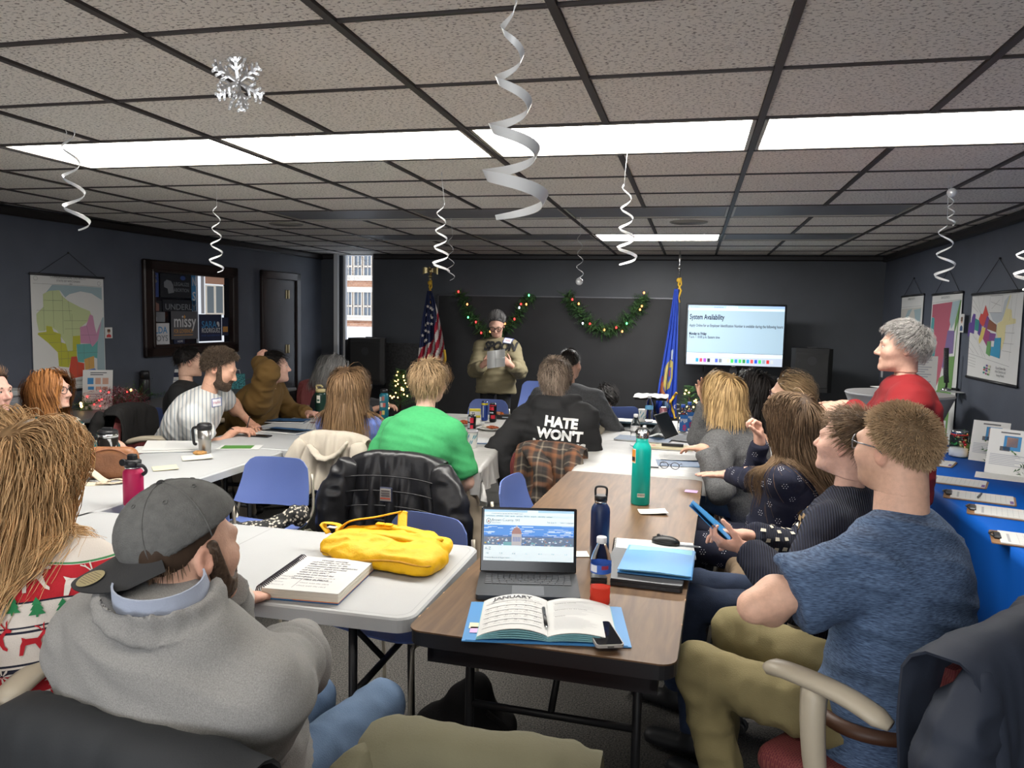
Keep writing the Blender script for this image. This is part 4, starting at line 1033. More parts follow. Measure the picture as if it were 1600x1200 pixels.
blue_chair('blue plastic chair half hidden behind the grey cap', (-2.27, 3.02-.1, 0), math.pi+.15)
blue_chair('blue plastic chair seen side-on, pushed under the brown table', (-.66, 3.80, 0), -math.pi/2-.12)
blue_chair('blue plastic chair behind the woman in the dotted navy dress', (.42, 3.74, 0), math.pi/2-.28, .84)
blue_chair('empty blue plastic chair behind the drink cans at the middle table', (-1.93, 7.08, 0), math.pi+.08)
blue_chair('empty blue plastic chair beside the standing woman in the tan sweatshirt', (-1.75, 8.45, 0), math.pi-.1, .89)
blue_chair('blue plastic chair under the beige jacket', (-2.22, 4.72, 0), 0.0, .84)
blue_chair('blue plastic chair under the black quilted jacket', (-1.52, 4.10, 0), -.04, .86)
blue_chair('blue plastic chair of the woman in the grey sweater', (.42, 4.62, 0), math.pi/2-.1, .82)
blue_chair('blue plastic chair of the long haired woman in black by the television', (.52, 5.42, 0), math.pi/2, .82)
office_chair('office chair draped with the black jacket behind the man in the grey cap', (-.97, 1.40, 0), face(8), zb=.825, arms_=False)
office_chair('empty office chair draped with the olive jacket at the bottom edge', (-.375, 1.62, 0), face(0), zb=.775, arms_=False)
office_chair('office chair with burgundy seat under the man in the blue t-shirt', (.56, 2.16, 0), face(-50), zb=.90)
office_chair('office chair with burgundy seat under the man in the navy cardigan', (.52, 2.98, 0), face(-72), zb=.9)
office_chair('office chair with burgundy seat under the woman in the reindeer sweater', (-1.84, 1.50, 0), face(-8), zb=.86)
office_chair('burgundy office chair of the man in the striped shirt', (-3.70, 4.78, 0), face(78), zb=.87)
office_chair('burgundy office chair of the man in the brown sweatshirt', (-3.75, 5.75, 0), face(75), zb=.98)
office_chair('burgundy office chair of the grey haired woman', (-3.35, 6.75, 0), face(120), zb=.98)
office_chair('office chair draped with the plaid shirt', (-.86, 5.02, 0), face(6), zb=.775, arms_=False)
office_chair('office chair of the balding man', (-.98, 6.10, 0), face(0), zb=.9)
office_chair('office chair of the red haired woman in teal', (-3.78, 3.96, 0), face(84), zb=.9)
office_chair('office chair of the woman at the left edge of the photo', (-4.02, 3.45, 0), face(85), zb=.88)
blue_chair('blue plastic chair of the dark haired person behind the striped shirt', (-4.05, 5.45, 0), face(75), .82)
blue_chair('blue plastic chair of the person in black sitting low by the black panel', (D(955, 690, 7.9)[0], 7.95, 0), face(-30), .75)
BLKJ = mat('black_softshell', (.016, .018, .021), .75, bump=(250, .06)); OLIVE = mat('olive_canvas', (.115, .105, .062), .85, bump=(260, .15), noise=(5, .07)); NAVYJ = mat('navy_softshell', (.018, .024, .040), .7, bump=(240, .05))
QUILT = mat('black_quilted_nylon', (.013, .013, .015), .33, bump=(40, .12)); BGJ = mat('beige_fleece', (.46, .41, .34), .9, bump=(160, .2)); BLKC = mat('black_wool', (.012, .011, .011), .95, bump=(150, .2))
PLAID = mat('plaid_flannel', (.2, .1, .06), .9)
def plaid_nodes():
 N, L, B = nodes_of(PLAID); tc = N.new('ShaderNodeTexCoord'); sp = N.new('ShaderNodeSeparateXYZ'); L.new(tc.outputs['Object'], sp.inputs[0])
 def ramp(sock, f, stops):
  mm = N.new('ShaderNodeMath'); mm.operation = 'MULTIPLY'; mm.inputs[1].default_value = f; L.new(sock, mm.inputs[0]); fr_ = N.new('ShaderNodeMath'); fr_.operation = 'FRACT'; L.new(mm.outputs[0], fr_.inputs[0])
  cr = N.new('ShaderNodeValToRGB'); els = cr.color_ramp.elements; els[0].position = 0; els[0].color = (*stops[0][1], 1); els[1].position = stops[1][0]; els[1].color = (*stops[1][1], 1)
  for p_, c_ in stops[2:]: e = els.new(p_); e.color = (*c_, 1)
  L.new(fr_.outputs[0], cr.inputs[0]); return cr.outputs[0]
 st = [(0, (.02, .018, .018)), (.18, (.03, .025, .022)), (.3, (.19, .075, .035)), (.42, (.23, .10, .045)), (.5, (.05, .04, .035)), (.66, (.03, .027, .026)), (.74, (.30, .25, .19)), (.8, (.05, .04, .035))]
 a = ramp(sp.outputs['X'], 7.5, st); ad = N.new('ShaderNodeMath'); ad.operation = 'ADD'; L.new(sp.outputs['Z'], ad.inputs[0]); L.new(sp.outputs['Y'], ad.inputs[1]); b = ramp(ad.outputs[0], 7.5, st)
 mx = N.new('ShaderNodeMix'); mx.data_type = 'RGBA'; mx.inputs[0].default_value = .5; L.new(a, mx.inputs[6]); L.new(b, mx.inputs[7]); L.new(mx.outputs[2], B.inputs['Base Color'])
plaid_nodes()
drape('black_jacket', 'black softshell jacket over the chair behind the man in the grey cap', 'jacket', (-.97, 1.40, 0), face(8), .30, .85, -.275, .28, .55, BLKJ, 2, .05, .02, .045, rt0=.052, cv=.062, sleeves=[[(.27, -.33, .86, .06), (.31, -.36, .74, .065), (.33, -.35, .5, .055)]])
def khaki_x(t):
 s_ = MB(); s_.tube([(-.01, -.215, .824), (-.01, -.27, .839), (-.01, -.335, .814), (-.008, -.345, .74), (-.008, -.35, .6)], .0022, 6)
 for dx in (.008, .016): s_.tube([(-.01+dx, -.215, .825), (-.01+dx, -.27, .84), (-.01+dx, -.337, .814), (-.008+dx, -.347, .74), (-.008+dx, -.352, .6)], .0012, 6)
 s_.out('seam', OLIVE, t)
drape('olive_jacket', 'olive green canvas jacket hung on the nearest empty chair', 'jacket', (-.375, 1.62, 0), 0, .235, .802, -.275, .25, .5, OLIVE, 5, .05, .02, .05, rt0=.052, cv=.062, sleeves=[[(-.21, -.30, .775, .05), (-.25, -.33, .66, .06), (-.26, -.32, .5, .05)], [(.21, -.30, .775, .05), (.25, -.33, .66, .06), (.26, -.32, .5, .05)]], extra=khaki_x)
drape('navy_jacket', 'dark navy jacket hung behind the man in the blue t-shirt', 'jacket', (.56, 2.16, 0), face(-50), .31, .925, -.29, .34, .82, NAVYJ, 9, .06, .12, .05, rt0=.06, cv=.062, sleeves=[[(-.25, -.30, .90, .05), (-.29, -.28, .74, .12), (-.31, -.28, .45, .13), (-.31, -.30, .16, .10)]])
def quilt_x(t):
 q = MB()
 for z in (.78, .70, .62, .54): q.tube([(x, -.335-.05*(.86-z)*.3-.02+.02*(1-abs(x)/.3), z-.02*(abs(x)/.26)**3) for x in np.linspace(-.26, .26, 14)], .0035, 6)
 q.out('quilt_seam', QUILT, t)
 p = MB(); p.box((-.035, -.40, .655), (.035, -.39, .735), 0, bev=.004); p.box((-.03, -.403, .663), (.03, -.40, .728), 1); p.box((-.028, -.404, .672), (.028, -.403, .68), 2)
 V, Fc = text_polys('PRO\nCAP', .02, 'CENTER'); 
 for k in range(3): p.box((-.024, -.4045, .688+.013*k), (.024, -.403, .694+.013*k), 3)
 p.out('badge', [mat('navy_patch', (.015, .02, .05), .7), mat('grey_patch', (.38, .36, .34), .7), mat('red_patch', (.5, .09, .05), .7), mat('dark_patch', (.1, .08, .08), .7)], t)
drape('quilted_jacket', 'black quilted jacket with small badge on the chair of the man in green', 'jacket', (-1.52, 4.10, 0), -.04, .265, .868, -.26, .2, .55, QUILT, 12, .07, .08, .05, sleeves=[[(-.27, -.30, .82, .06), (-.34, -.33, .62, .09), (-.36, -.33, .42, .08)], [(.27, -.30, .82, .06), (.35, -.33, .62, .09), (.37, -.33, .42, .08)]], extra=quilt_x)
def bg_x(t):
 F_ = Field(); P = smooth_path([(-.12, -.33, .80), (-.02, -.36, .72), (.08, -.34, .76), (.14, -.33, .83)], 8)
 for i in range(7): F_.econe(P[i], P[i+1], (0, 1, .3), (.03, .012), (.03, .012), .02)
 V, Q = fsurf(F_, .01, relax=2); mesh('collar', V, Q, BGJ, t)
drape('beige_jacket', 'pale beige fleece jacket on the chair of the woman in blue', 'jacket', (-2.22, 4.72, 0), 0, .235, .85, -.25, .2, .34, BGJ, 4, .06, .1, .05, sleeves=[[(-.2, -.30, .80, .05), (-.26, -.33, .62, .055), (-.28, -.33, .45, .04)], [(.2, -.30, .80, .05), (.22, -.33, .62, .055), (.2, -.36, .45, .04)]], extra=bg_x)
drape('plaid_shirt', 'brown and black plaid flannel shirt over an office chair back', 'shirt', (-.83, 5.02, 0), face(6), .22, .80, -.27, .2, .5, PLAID, 6, .06, .06, .04, rt0=.052, cv=.062, sleeves=[[(-.12, -.33, .82, .05), (.0, -.39, .68, .055), (-.04, -.38, .45, .045)], [(.16, -.33, .80, .05), (.2, -.38, .62, .055), (.2, -.36, .4, .045)]])
drape('black_coat', 'black wool coat on the burgundy chair behind the striped shirt', 'coat', (-3.70, 4.78, 0), face(78), .26, .90, -.29, .2, .6, BLKC, 7, .06, .08, .05, rt0=.052, cv=.062, sleeves=[[(.24, -.33, .9, .05), (.3, -.36, .7, .06), (.32, -.33, .5, .05)]])
drape('pink_jacket', 'pale pink jacket hanging behind the dotted navy dress', 'jacket', (.42, 3.74, 0), math.pi/2-.28, .2, .80, -.28, .05, .3, mat('pale_pink_fabric', (.52, .40, .38), .85, bump=(120, .15)), 3, .04, .1, .04)
drape('tan_coat', 'tan coat draped low on the seat beside the dotted navy dress', 'coat', (.20, 3.60, 0), math.pi/2, .2, .50, -.05, .16, .22, mat('tan_wool', (.17, .12, .075), .9, bump=(150, .2)), 8, .05, .1, .04)
BLUEC = mat('royal_blue_spandex', (.001, .085, .42), .7, spec=.2)
def spandex(t, x0, x1, y0, y1, z, inset, arch):
 n = 90; prof = []
 def ring(v):   # v 0 top .. 1 floor
  k = 0.55*v+.45*v*v; a = inset*k; b = inset*1.35*k; P = rrect(x0+a*.35, y0+b, x1-a*.35, y1-b, .05, 5); return P
 P0 = ring(0); k = len(P0); V = []; nv = 14
 xc, yc = (x0+x1)/2, (y0+y1)/2
 for j in range(nv+1):
  v = j/nv; P = ring(v)
  for (x, y) in P:
   e = 1-min(1, abs(y-yc)/((y1-y0)/2-inset*1.35*.9)); f = 1-min(1, abs(x-xc)/((x1-x0)/2*.9))
   lift_ = arch*(min(1, e*1.5)**.6 if e > f else min(1, f*1.6)**.6)*v*v
   V.append((x, y, max(.004, z*(1-v)+lift_*z)))
 F_ = [(j*k+i, (j+1)*k+i, (j+1)*k+(i+1) % k, j*k+(i+1) % k) for j in range(nv) for i in range(k)]+[tuple(range(k))]
 mesh('cover', V, F_, BLUEC, t)
 return t
tb_ = thing('covered_table', 'long table under a royal blue stretch cover along the right wall', 'table', (1.68, 4.5, 0))
spandex(tb_, 1.285-1.68, 2.07-1.68, 2.80-4.5, 6.22-4.5, .755, .33, .30)
MB().box((-.375, -1.66, .70), (.375, 1.66, .74), bev=.01).out('tabletop', PLW, tb_)
ct = thing('cocktail_table', 'high round cocktail table under a pale stretch cover', 'table', (1.63, 6.72, 0))
prof = [(.40-.22*math.sin(min(1, v*1.25)*math.pi/2)*(1 if v < .8 else 1)+(.16*max(0, (v-.55)/.45)**1.6), 1.07*(1-v)) for v in np.linspace(0, 1, 22)]
GREYC = mat('pale_stretch_fabric', (.40, .40, .42), .6)
MB().lathe([(r, max(z, .003)) for r, z in prof[::-1]]+[(.405, 1.075), (.40, 1.085)], 40).out('cover', GREYC, ct)
MB().lathe([(.396, 1.0855), (.396, 1.089)], 40).out('top', mat('pale_top', (.42, .41, .41), .5), ct)
cn = thing('side_table', 'long grey side table with decorations along the left wall', 'table', (-5.0, 6.0, 0))
mb = MB(); lbox(mb, 4.6, 8.3, .70, .735, .02, .62, bev=.008); mb.out('tabletop', mat('grey_laminate', (.16, .16, .165), .5), cn, True)
for y in (4.75, 6.4, 8.1):
 for d_ in (.1, .56): b = lwall(y, 0, d_); MB().tube([b+(0, 0, .7), b+(0, 0, .01)], .02, 8).out('leg', BLK, cn, True)
cb = thing('cabinet', 'grey metal filing cabinet at the left edge piled with papers', 'cabinet', (-5.2, 4.35, 0))
CABM = mat('grey_cabinet_metal', (.23, .235, .25), .45)
mb = MB(); lbox(mb, 4.05, 5.1, .0, .96, .02, .55, bev=.008); mb.out('body', CABM, cb, True)
for k in range(3):
 mb = MB(); lbox(mb, 4.07, 5.08, .03+.31*k, .32+.31*k, .55, .562, bev=.004); o = mb.out('drawer', CABM, cb, True)
 mb = MB(); lbox(mb, 4.5, 4.65, .2+.31*k, .215+.31*k, .562, .58, bev=.004); mb.out('handle', CHROME, o, True)
# ------------------------------------------------------------------ the people
K = lambda n, c, **k: mat(n, c, k.pop('rough', .85), bump=k.pop('bump', (260, .15)), **k)
DEN = K('denim_dark', (.016, .028, .062), noise=(30, .15)); DENL = K('denim_light', (.10, .16, .26), noise=(9, .12)); KHAKI = K('khaki_cotton', (.20, .165, .075), noise=(8, .06)); KHB = K('khaki_brown', (.21, .17, .125)); BLKT = K('black_cotton', (.012, .012, .013)); DKG2 = K('dark_grey_knit', (.05, .052, .056), noise=(80, .2))
TEXTW = mat('print_white', (.75, .75, .74), .7); TEXTK = mat('print_black', (.012, .012, .014), .7); TAGW = mat('name_tag_paper', (.75, .75, .78), .6); TAGB = mat('name_tag_border', (.06, .09, .32), .6); TAGR = mat('name_tag_ink', (.45, .08, .18), .6)
BLONDE = dict(c1=(.22, .13, .062), c2=(.76, .48, .24), ct=(.78, .52, .26)); BROWN = dict(c1=(.05, .03, .02), c2=(.16, .10, .06), ct=(.2, .125, .075)); GREY = dict(c1=(.10, .10, .10), c2=(.32, .31, .30), ct=(.36, .35, .34)); BLACKH = dict(c1=(.006, .005, .005), c2=(.022, .018, .017), ct=(.03, .025, .022))
def hx(kind, base, **k): d = dict(kind=kind); d.update(base); d.update(k); return d
def on_top(P, name, V2, Fc, o, U, Vd, m, off=.0025, maxe=.015, key='G', part=None, fm=None):
 V3, T = refine(np.c_[V2, np.zeros(len(V2))] if V2.shape[1] == 2 else V2, Fc, maxe)
 W3 = decal(P[key], V3[:, :2], o, U, Vd, off); ok = np.abs(P[key](W3)-off) < .012; T = [f for f in T if ok[list(f)].all()]
 if not T: return None
 used = sorted({i for f in T for i in f}); ix = {i: k for k, i in enumerate(used)}
 return mesh(name, W3[used], [tuple(ix[i] for i in f) for f in T], m, P['root'], world=True, smooth=False)
def name_tag(P, o, U, Vd, w=.075, h=.05):
 V = np.array([(-w, -h), (w, -h), (w, h), (-w, h)])/2; on_top(P, 'name_tag', V, [(0, 1, 2, 3)], o, U, Vd, TAGB, .006)
 t = on_top(P, 'name_tag_paper', V*.86, [(0, 1, 2, 3)], o, U, Vd, TAGW, .008)
 V2, F2 = text_polys('Hello', h*.45, 'CENTER'); V2 = V2[:, :2]-(0, h*.12); on_top(P, 'name_tag_writing', V2, F2, o, U, Vd, TAGR, .0095, .03)
def scatter(P, name, motif, spacing, m, keep=None, seedv=1, up=np.array([0, 0, 1.0]), off=.0015, maxn=400):
 """Repeats a flat motif (list of polygons) over a garment's surface as knitted/printed spots."""
 me = P['gar'].data; n = len(me.vertices); co = np.empty(n*3, np.float32); me.vertices.foreach_get('co', co); co = co.reshape(-1, 3)
 no = np.empty(n*3, np.float32); me.vertices.foreach_get('normal', no); no = no.reshape(-1, 3)
 r_ = np.random.default_rng(seedv); idx = r_.permutation(n); sel = []; pts = np.zeros((0, 3))
 for i in idx:
  if keep is not None and not keep(co[i], no[i]): continue
  if len(pts) and ((pts-co[i])**2).sum(1).min() < spacing**2: continue
  sel.append(i); pts = co[sel]
  if len(sel) >= maxn: break
 mb = MB()
 for i in sel:
  nn_ = nrm(no[i]); u = nrm(np.cross(up, nn_)); v = np.cross(nn_, u)
  for poly in motif: mb.add([co[i]+nn_*off+u*a+v*b for a, b in poly], [tuple(range(len(poly)))])
 o = mb.out(name, m, P['root']); o['kind'] = 'stuff'; return o
def disc(x, y, r, n=6): return [(x+r*math.cos(2*math.pi*i/n), y+r*math.sin(2*math.pi*i/n)) for i in range(n)]
# --- man in the backwards cap, nearest on the left
GREYJ = K('grey_heather_fleece', (.225, .22, .212), noise=(420, .2), bump=(400, .2)); BLUSH = K('pale_blue_cotton', (.36, .40, .50))
h1 = D(290, 862, 1.36); p1 = np.array([D(312, 1000, 1.42)[0], 1.45, .55])
def cap_jacket(G, k):
 nb, up, lat, f, s = k['nb'], k['up'], k['lat'], k['f'], k['s']
 ring = [nb+up*(.040-.020*math.sin(t))+lat*math.cos(t)*.112+f*(math.sin(t)*.098-.008) for t in np.linspace(math.pi*.75, math.pi*2.3, 14)]
 for i in range(13): G.econe(ring[i], ring[i+1], up, (.032, .010), (.032, .010), .012)
P = person('man in grey heather pullover and backwards dark grey cap, hand at his chin', h1, p1, 12, hyaw=20, hpitch=2, fat=.16, hfat=.004, sh=.225, s=1.05, hs=1.02, neckr=.062, nbo=(.02, -.05, .105),
 top=dict(mat=GREYJ, off=.02, fold=.013, fscale=7, arm=1.2, extra=[cap_jacket], name='pullover', drop=.1), pants=dict(mat=DENL), skin=(.60, .36, .26), q=2,
 arms=dict(L=dict(sh=(0, 0, -.06), w=D(352, 915, 1.50), d=(.05, -.05, 1), n=(-.5, -.7, .1), curl=.9, hint=np.array([-.2, .7, -.9])), R=dict(w=(-.99, 1.80, .77), hint=np.array([1.0, .1, -.35]), n=(0, 0, -1), sh=(-.01, .02, -.07))),
 legs=dict(L=dict(k=(-1.02, 1.92, .55), a=(-1.0, 1.95, .1)), R=dict(k=(-.80, 1.90, .57), a=(-.76, 1.75, .1))),
 hair=hx('short', BROWN, len=.016, n=1200, ridge=0, cap=.001, zmax=-.32, lift=.0, stick=2, comb=(0, -.3, -1), combw=.9), beard=dict(len=.007, col=(.07, .045, .03)))
CAPM = K('cap_charcoal', (.10, .10, .097), noise=(60, .15), bump=(320, .3)); CAPB = K('cap_black', (.02, .02, .021)); GOLD = mat('gold_foil', (.62, .53, .30), .3, .6)
def add_cap(P):
 W, M, H, R0 = P['W'], P['M'], P['H'], P['root']; r, f, u = M
 ca, sa = math.cos(.56), math.sin(.56); r, f = r*ca-f*sa, f*ca+r*sa
 M2 = np.stack([r, nrm(f+.27*u), nrm(u-.27*f)]); c = H+u*.045-f*.012; rad = np.array([.097, .121, .109]); up = M2[2]
 def cf(Pt):
  q = (Pt-c)@M2.T; rr = np.linalg.norm(q/rad, axis=1); an = np.arctan2(q[:, 0], q[:, 1]); d = (rr-1)*rad.min()
  seam = .0016*np.exp(-((np.abs((an*6/(2*math.pi)) % 1-.5)-.5)/.03)**2)
  return np.maximum(d-seam, -(q[:, 2]+.012-.02*q[:, 1]/.1))
 V, Q = surf(cf, c-.15, c+.15, .0055, 1); cp = mesh('cap', V, Q, CAPM, R0, world=True)
 mb = MB(); mb.ball(c+up*rad[2], (.0085, .0085, .006), M=M2.T); mb.out('cap_button', CAPB, cp, True)
 e = MB()
 for k in range(6):
  an = 2*math.pi*(k+.5)/6; d = nrm(M2[0]*math.sin(an)*.72+M2[1]*math.cos(an)*.72+M2[2]*.95); q = d@M2.T; pt = c+d/np.linalg.norm(q/rad); nn_ = nrm((q/rad**2)@M2); a, b = frame_of(nn_)
  e.tube([pt+(a*math.cos(t)+b*math.sin(t))*.0042+nn_*.001 for t in np.linspace(0, 2*math.pi, 11)], .0012, 5, cap=False)
  sm_ = [c+(M2[0]*math.sin(2*math.pi*k/6)*math.sin(t)*rad[0]+M2[1]*math.cos(2*math.pi*k/6)*math.sin(t)*rad[1]+M2[2]*math.cos(t)*rad[2])*1.003 for t in np.linspace(.05, 1.65, 12)]
  e.tube(sm_, .0016, 5)
 e.out('eyelets_and_seams', CAPM, cp, True)
 G_ = np.zeros((25, 12, 3)); bd = nrm(-M2[1]-.18*up)
 for i, a in enumerate(np.linspace(-1.25, 1.25, 25)):
  for j, t in enumerate(np.linspace(0, 1, 12)):
   o = c-up*.012+M2[0]*math.sin(a)*(rad[0]-.002)-M2[1]*math.cos(a)*(rad[1]-.002); ext = .094*(math.cos(a*.95)**.55 if abs(a) < 1.25 else 0)
   G_[i, j] = o+bd*ext*t+M2[0]*math.sin(a)*.012*t-up*(.030*abs(math.sin(a))**2.2*(t*.8+.2))
 mb = MB(); mb.slab(G_, .004); bill = mb.out('cap_bill', CAPB, cp, True)
 s_ = MB(); st = G_[12+3, 7]; du = nrm(G_[16, 7]-G_[14, 7]); dv = nrm(G_[15, 8]-G_[15, 6]); nn_ = nrm(np.cross(du, dv)); nn_ = nn_ if nn_@np.array([0, -1, .6]) > 0 else -nn_
 s_.add([st+nn_*.0045+du*.029*math.cos(t)+dv*.026*math.sin(t) for t in np.linspace(0, 2*math.pi, 24, endpoint=False)], [tuple(range(24))], 0)
 for k in range(-3, 4): 
  hw = .024*math.sqrt(max(0, 1-(k/4)**2)); s_.add([st+nn_*.0052+du*(sx*hw)+dv*(k*.005+sy*.0007) for sx, sy in ((-1, -1), (1, -1), (1, 1), (-1, 1))], [(0, 1, 2, 3)], 1)
 s_.out('size_sticker', [GOLD, mat('foil_ink', (.25, .2, .12), .5)], bill, True, smooth=False)
add_cap(P)
nb = P['nb']; cl = MB()
for (r0, z0, m_) in ((.074, .012, 0),):
 G_ = np.zeros((26, 4, 3))
 for i, t in enumerate(np.linspace(math.pi*.62, math.pi*2.42, 26)):
  for j in range(4):
   v = j/3; G_[i, j] = nb+P['up']*(.035+.055*v-.012*math.sin(t))+P['lat']*math.cos(t)*(.094-.010*v)+P['f']*(math.sin(t)*(.086-.006*v)-.004)
 cl.slab(G_, .004)
cl.out('shirt_collar', BLUSH, P['root'], True)
sm_ = MB(); sp_ = []
for a in np.linspace(-1.05, 1.05, 24):
 o = P['mid'](.66)+P['lat']*math.sin(a)*.5-P['f']*math.cos(a)*.5+P['up']*(-.03+.05*abs(math.sin(a))**2); sp_.append(trace(P['G'], o[None], nrm(P['mid'](.66)-o)*1.0, 60, .001)[0])
sm_.tube(sp_, .0028, 6); sm_.out('yoke_seam', mat('seam_grey', (.13, .13, .125), .9), P['root'], True)
# --- woman in the reindeer sweater
SW = mat('reindeer_knit', (.7, .66, .6), .85, bump=(320, .25))
def sw_nodes():
 N, L, B = nodes_of(SW); tc = N.new('ShaderNodeTexCoord'); sp = N.new('ShaderNodeSeparateXYZ'); L.new(tc.outputs['Object'], sp.inputs[0])
 mm = N.new('ShaderNodeMath'); mm.operation = 'MULTIPLY_ADD'; mm.inputs[1].default_value = 1/.37; mm.inputs[2].default_value = .0; L.new(sp.outputs['Z'], mm.inputs[0]); fr_ = N.new('ShaderNodeMath'); fr_.operation = 'FRACT'; L.new(mm.outputs[0], fr_.inputs[0])
 cr = N.new('ShaderNodeValToRGB'); cr.color_ramp.interpolation = 'CONSTANT'; els = cr.color_ramp.elements
 Wc, Rc, Kc, Gc = (.68, .62, .56, 1), (.45, .012, .022, 1), (.012, .014, .03, 1), (.05, .22, .08, 1)
 st = [(0, Kc), (.045, Wc), (.06, Kc), (.075, Wc), (.285, Kc), (.30, Wc), (.315, Kc), (.325, Wc), (.475, Kc), (.485, Rc), (.69, Wc), (.695, Gc), (.705, Wc), (.85, Rc)]
 els[0].position = 0; els[0].color = st[0][1]; els[1].position = st[1][0]; els[1].color = st[1][1]
 for p_, c_ in st[2:]: e = els.new(p_); e.color = c_
 L.new(fr_.outputs[0], cr.inputs[0]); L.new(cr.outputs[0], B.inputs['Base Color'])
sw_nodes()
h2 = D(48, 735, 1.68); p2_ = np.array([D(20, 1000, 1.62)[0], 1.60, .54])
P = person('woman with long blonde hair in a red, white and green reindeer sweater', h2, p2_, -8, hyaw=-4, hpitch=0, fat=.10, sh=.195, top=dict(mat=SW, off=.016, fold=.005, arm=1.15, collar=.010, name='reindeer_sweater', drop=.10), pants=dict(mat=BLKT), q=2, eyes=False,
 arms=dict(R=dict(w=(-1.30, 2.02, .77), hint=np.array([.9, -.5, -.3])), L=dict(w=(-1.9, 2.0, .8))), skin=(.62, .38, .29),
 hair=hx('long', BLONDE, len=(.30, .44), field=lambda p, t, P: -np.outer(np.clip((p-P['nb'])@P['lat'], -.15, .15)*3.2*t, P['lat'])-P['f']*.12*t, n=4800, wave=.36, wf=13, vol=.028, part=.1, cap=.013, w=.00125, seg=16, grav=.32, seed=5))
DEER = [(-.5, -.5), (-.38, -.5), (-.3, -.12), (.02, -.1), (.2, -.42), (.34, -.5), (.36, -.4), (.26, -.3), (.2, .02), (.3, .2), (.46, .2), (.5, .28), (.36, .36), (.28, .34), (.1, .12), (-.28, .14), (-.42, .22), (-.4, .06), (-.46, -.1)]
ANT = [[(.26, .34), (.14, .5), (.16, .62), (.18, .52), (.3, .36)], [(.3, .36), (.3, .6), (.36, .68), (.35, .56), (.34, .36)], [(.16, .48), (.02, .56), (.04, .6), (.16, .54)]]
TREE = [(-.05, -.5), (.05, -.5), (.05, -.38), (.38, -.38), (.2, -.12), (.3, -.12), (.14, .14), (.22, .14), (0, .5), (-.22, .14), (-.14, .14), (-.3, -.12), (-.2, -.12), (-.38, -.38), (-.05, -.38)]
def petals(n=8): return [[(.08*math.cos(a-.5), .08*math.sin(a-.5)), (.32*math.cos(a-.24), .32*math.sin(a-.24)), (.5*math.cos(a), .5*math.sin(a)), (.32*math.cos(a+.1), .32*math.sin(a+.1)), (.07*math.cos(a), .07*math.sin(a))] for a in np.arange(n)*2*math.pi/n+.2]
KW, KR, KG = mat('knit_white', (.68, .62, .56), .85), mat('knit_red', (.45, .012, .022), .85), mat('knit_green', (.02, .20, .07), .85)
mb = MB(); per = .37; zc0 = 0.0
rows = []
for kz in range(1, 5):
 z0 = kz*per; rows += [(z0+.18*per, [DEER]+ANT, 1, .078, .064), (z0+.40*per, [TREE], 2, .052, .048), (z0+.585*per, [DEER]+ANT, 0, .078, .066), (z0+.775*per, petals(), 1, .058, .052), (z0+.925*per, petals(), 0, .058, .050)]
for z, polys, mi, sp_, sc_ in rows:
 if z > P['nb'][2]-.01 or z < .5: continue
 t = (z-P['pel'][2])/(P['nb'][2]-P['pel'][2]); ax = P['mid'](t)
 for a in np.arange(-1.5, 1.55, sp_/.20):
  n_ = nrm(-P['f']*math.cos(a)+P['lat']*math.sin(a)); U = nrm(np.cross(np.array([0, 0, 1.0]), n_))
  o = np.array([ax[0], ax[1], z])+n_*.5
  for poly in polys:
   V2 = np.array(poly)*sc_; V3 = decal(P['G'], V2, o, U, np.array([0, 0, 1.0]), .0028)
   if np.abs((V3-o)@n_).max() < .62: mb.add(V3, [tuple(range(len(V3)))], mi)
o = mb.out('knit_motifs', [KW, KR, KG], P['root'], True); o['kind'] = 'stuff'
# --- left side of the room
P = person('woman at the left edge in a pale grey top, seen in profile', D(-13, 612, 3.55), (-4.0, 3.45, .54), 85, hyaw=88, hpitch=-2, top=dict(mat=K('pale_grey_knit', (.42, .42, .42)), collar=.01), pants=dict(mat=BLKT), skin=(.62, .36, .29), hair=hx('short', BROWN, c2=(.12, .06, .035), len=.06, n=800, comb=(0, -1, -.2), combw=.9, line='m'), q=1)
TEAL = K('teal_sweater', (.006, .075, .085))
h = D(80, 612, 3.95); P = person('woman with wavy red hair and glasses in a teal star-dotted sweater', h, (-3.74, 3.93, .54), 72, hyaw=78, hpitch=4, hroll=0, fat=.2, sh=.215, s=1.05, top=dict(mat=TEAL, off=.018, collar=.009, arm=1.15), pants=dict(mat=DEN), skin=(.66, .40, .31), eyes=True, glasses=dict(mat=mat('glasses_dark', (.02, .02, .025), .3)), q=1,
 arms=dict(R=dict(w=D(184, 694, 4.05), hint=np.array([-.2, -.8, -.5]), d=(.5, .3, -.6), n=(-.6, 0, -.6)), L=dict(w=(-3.5, 4.05, .70))),
 hair=hx('bob', dict(c1=(.13, .045, .015), c2=(.42, .17, .05), ct=(.50, .23, .08)), len=(.20, .29), n=1700, wave=.35, wf=9, vol=.02, cap=.009, grav=.3, seg=12))
scatter(P, 'knit_dots', [disc(0, 0, .0045)], .045, mat('knit_cream', (.70, .68, .60), .8), seedv=2)
n0 = nrm(np.array([.62, -.78, .1])); U0 = np.array([.78, .62, 0]); o0 = D(128, 652, 3.97)+n0*.35
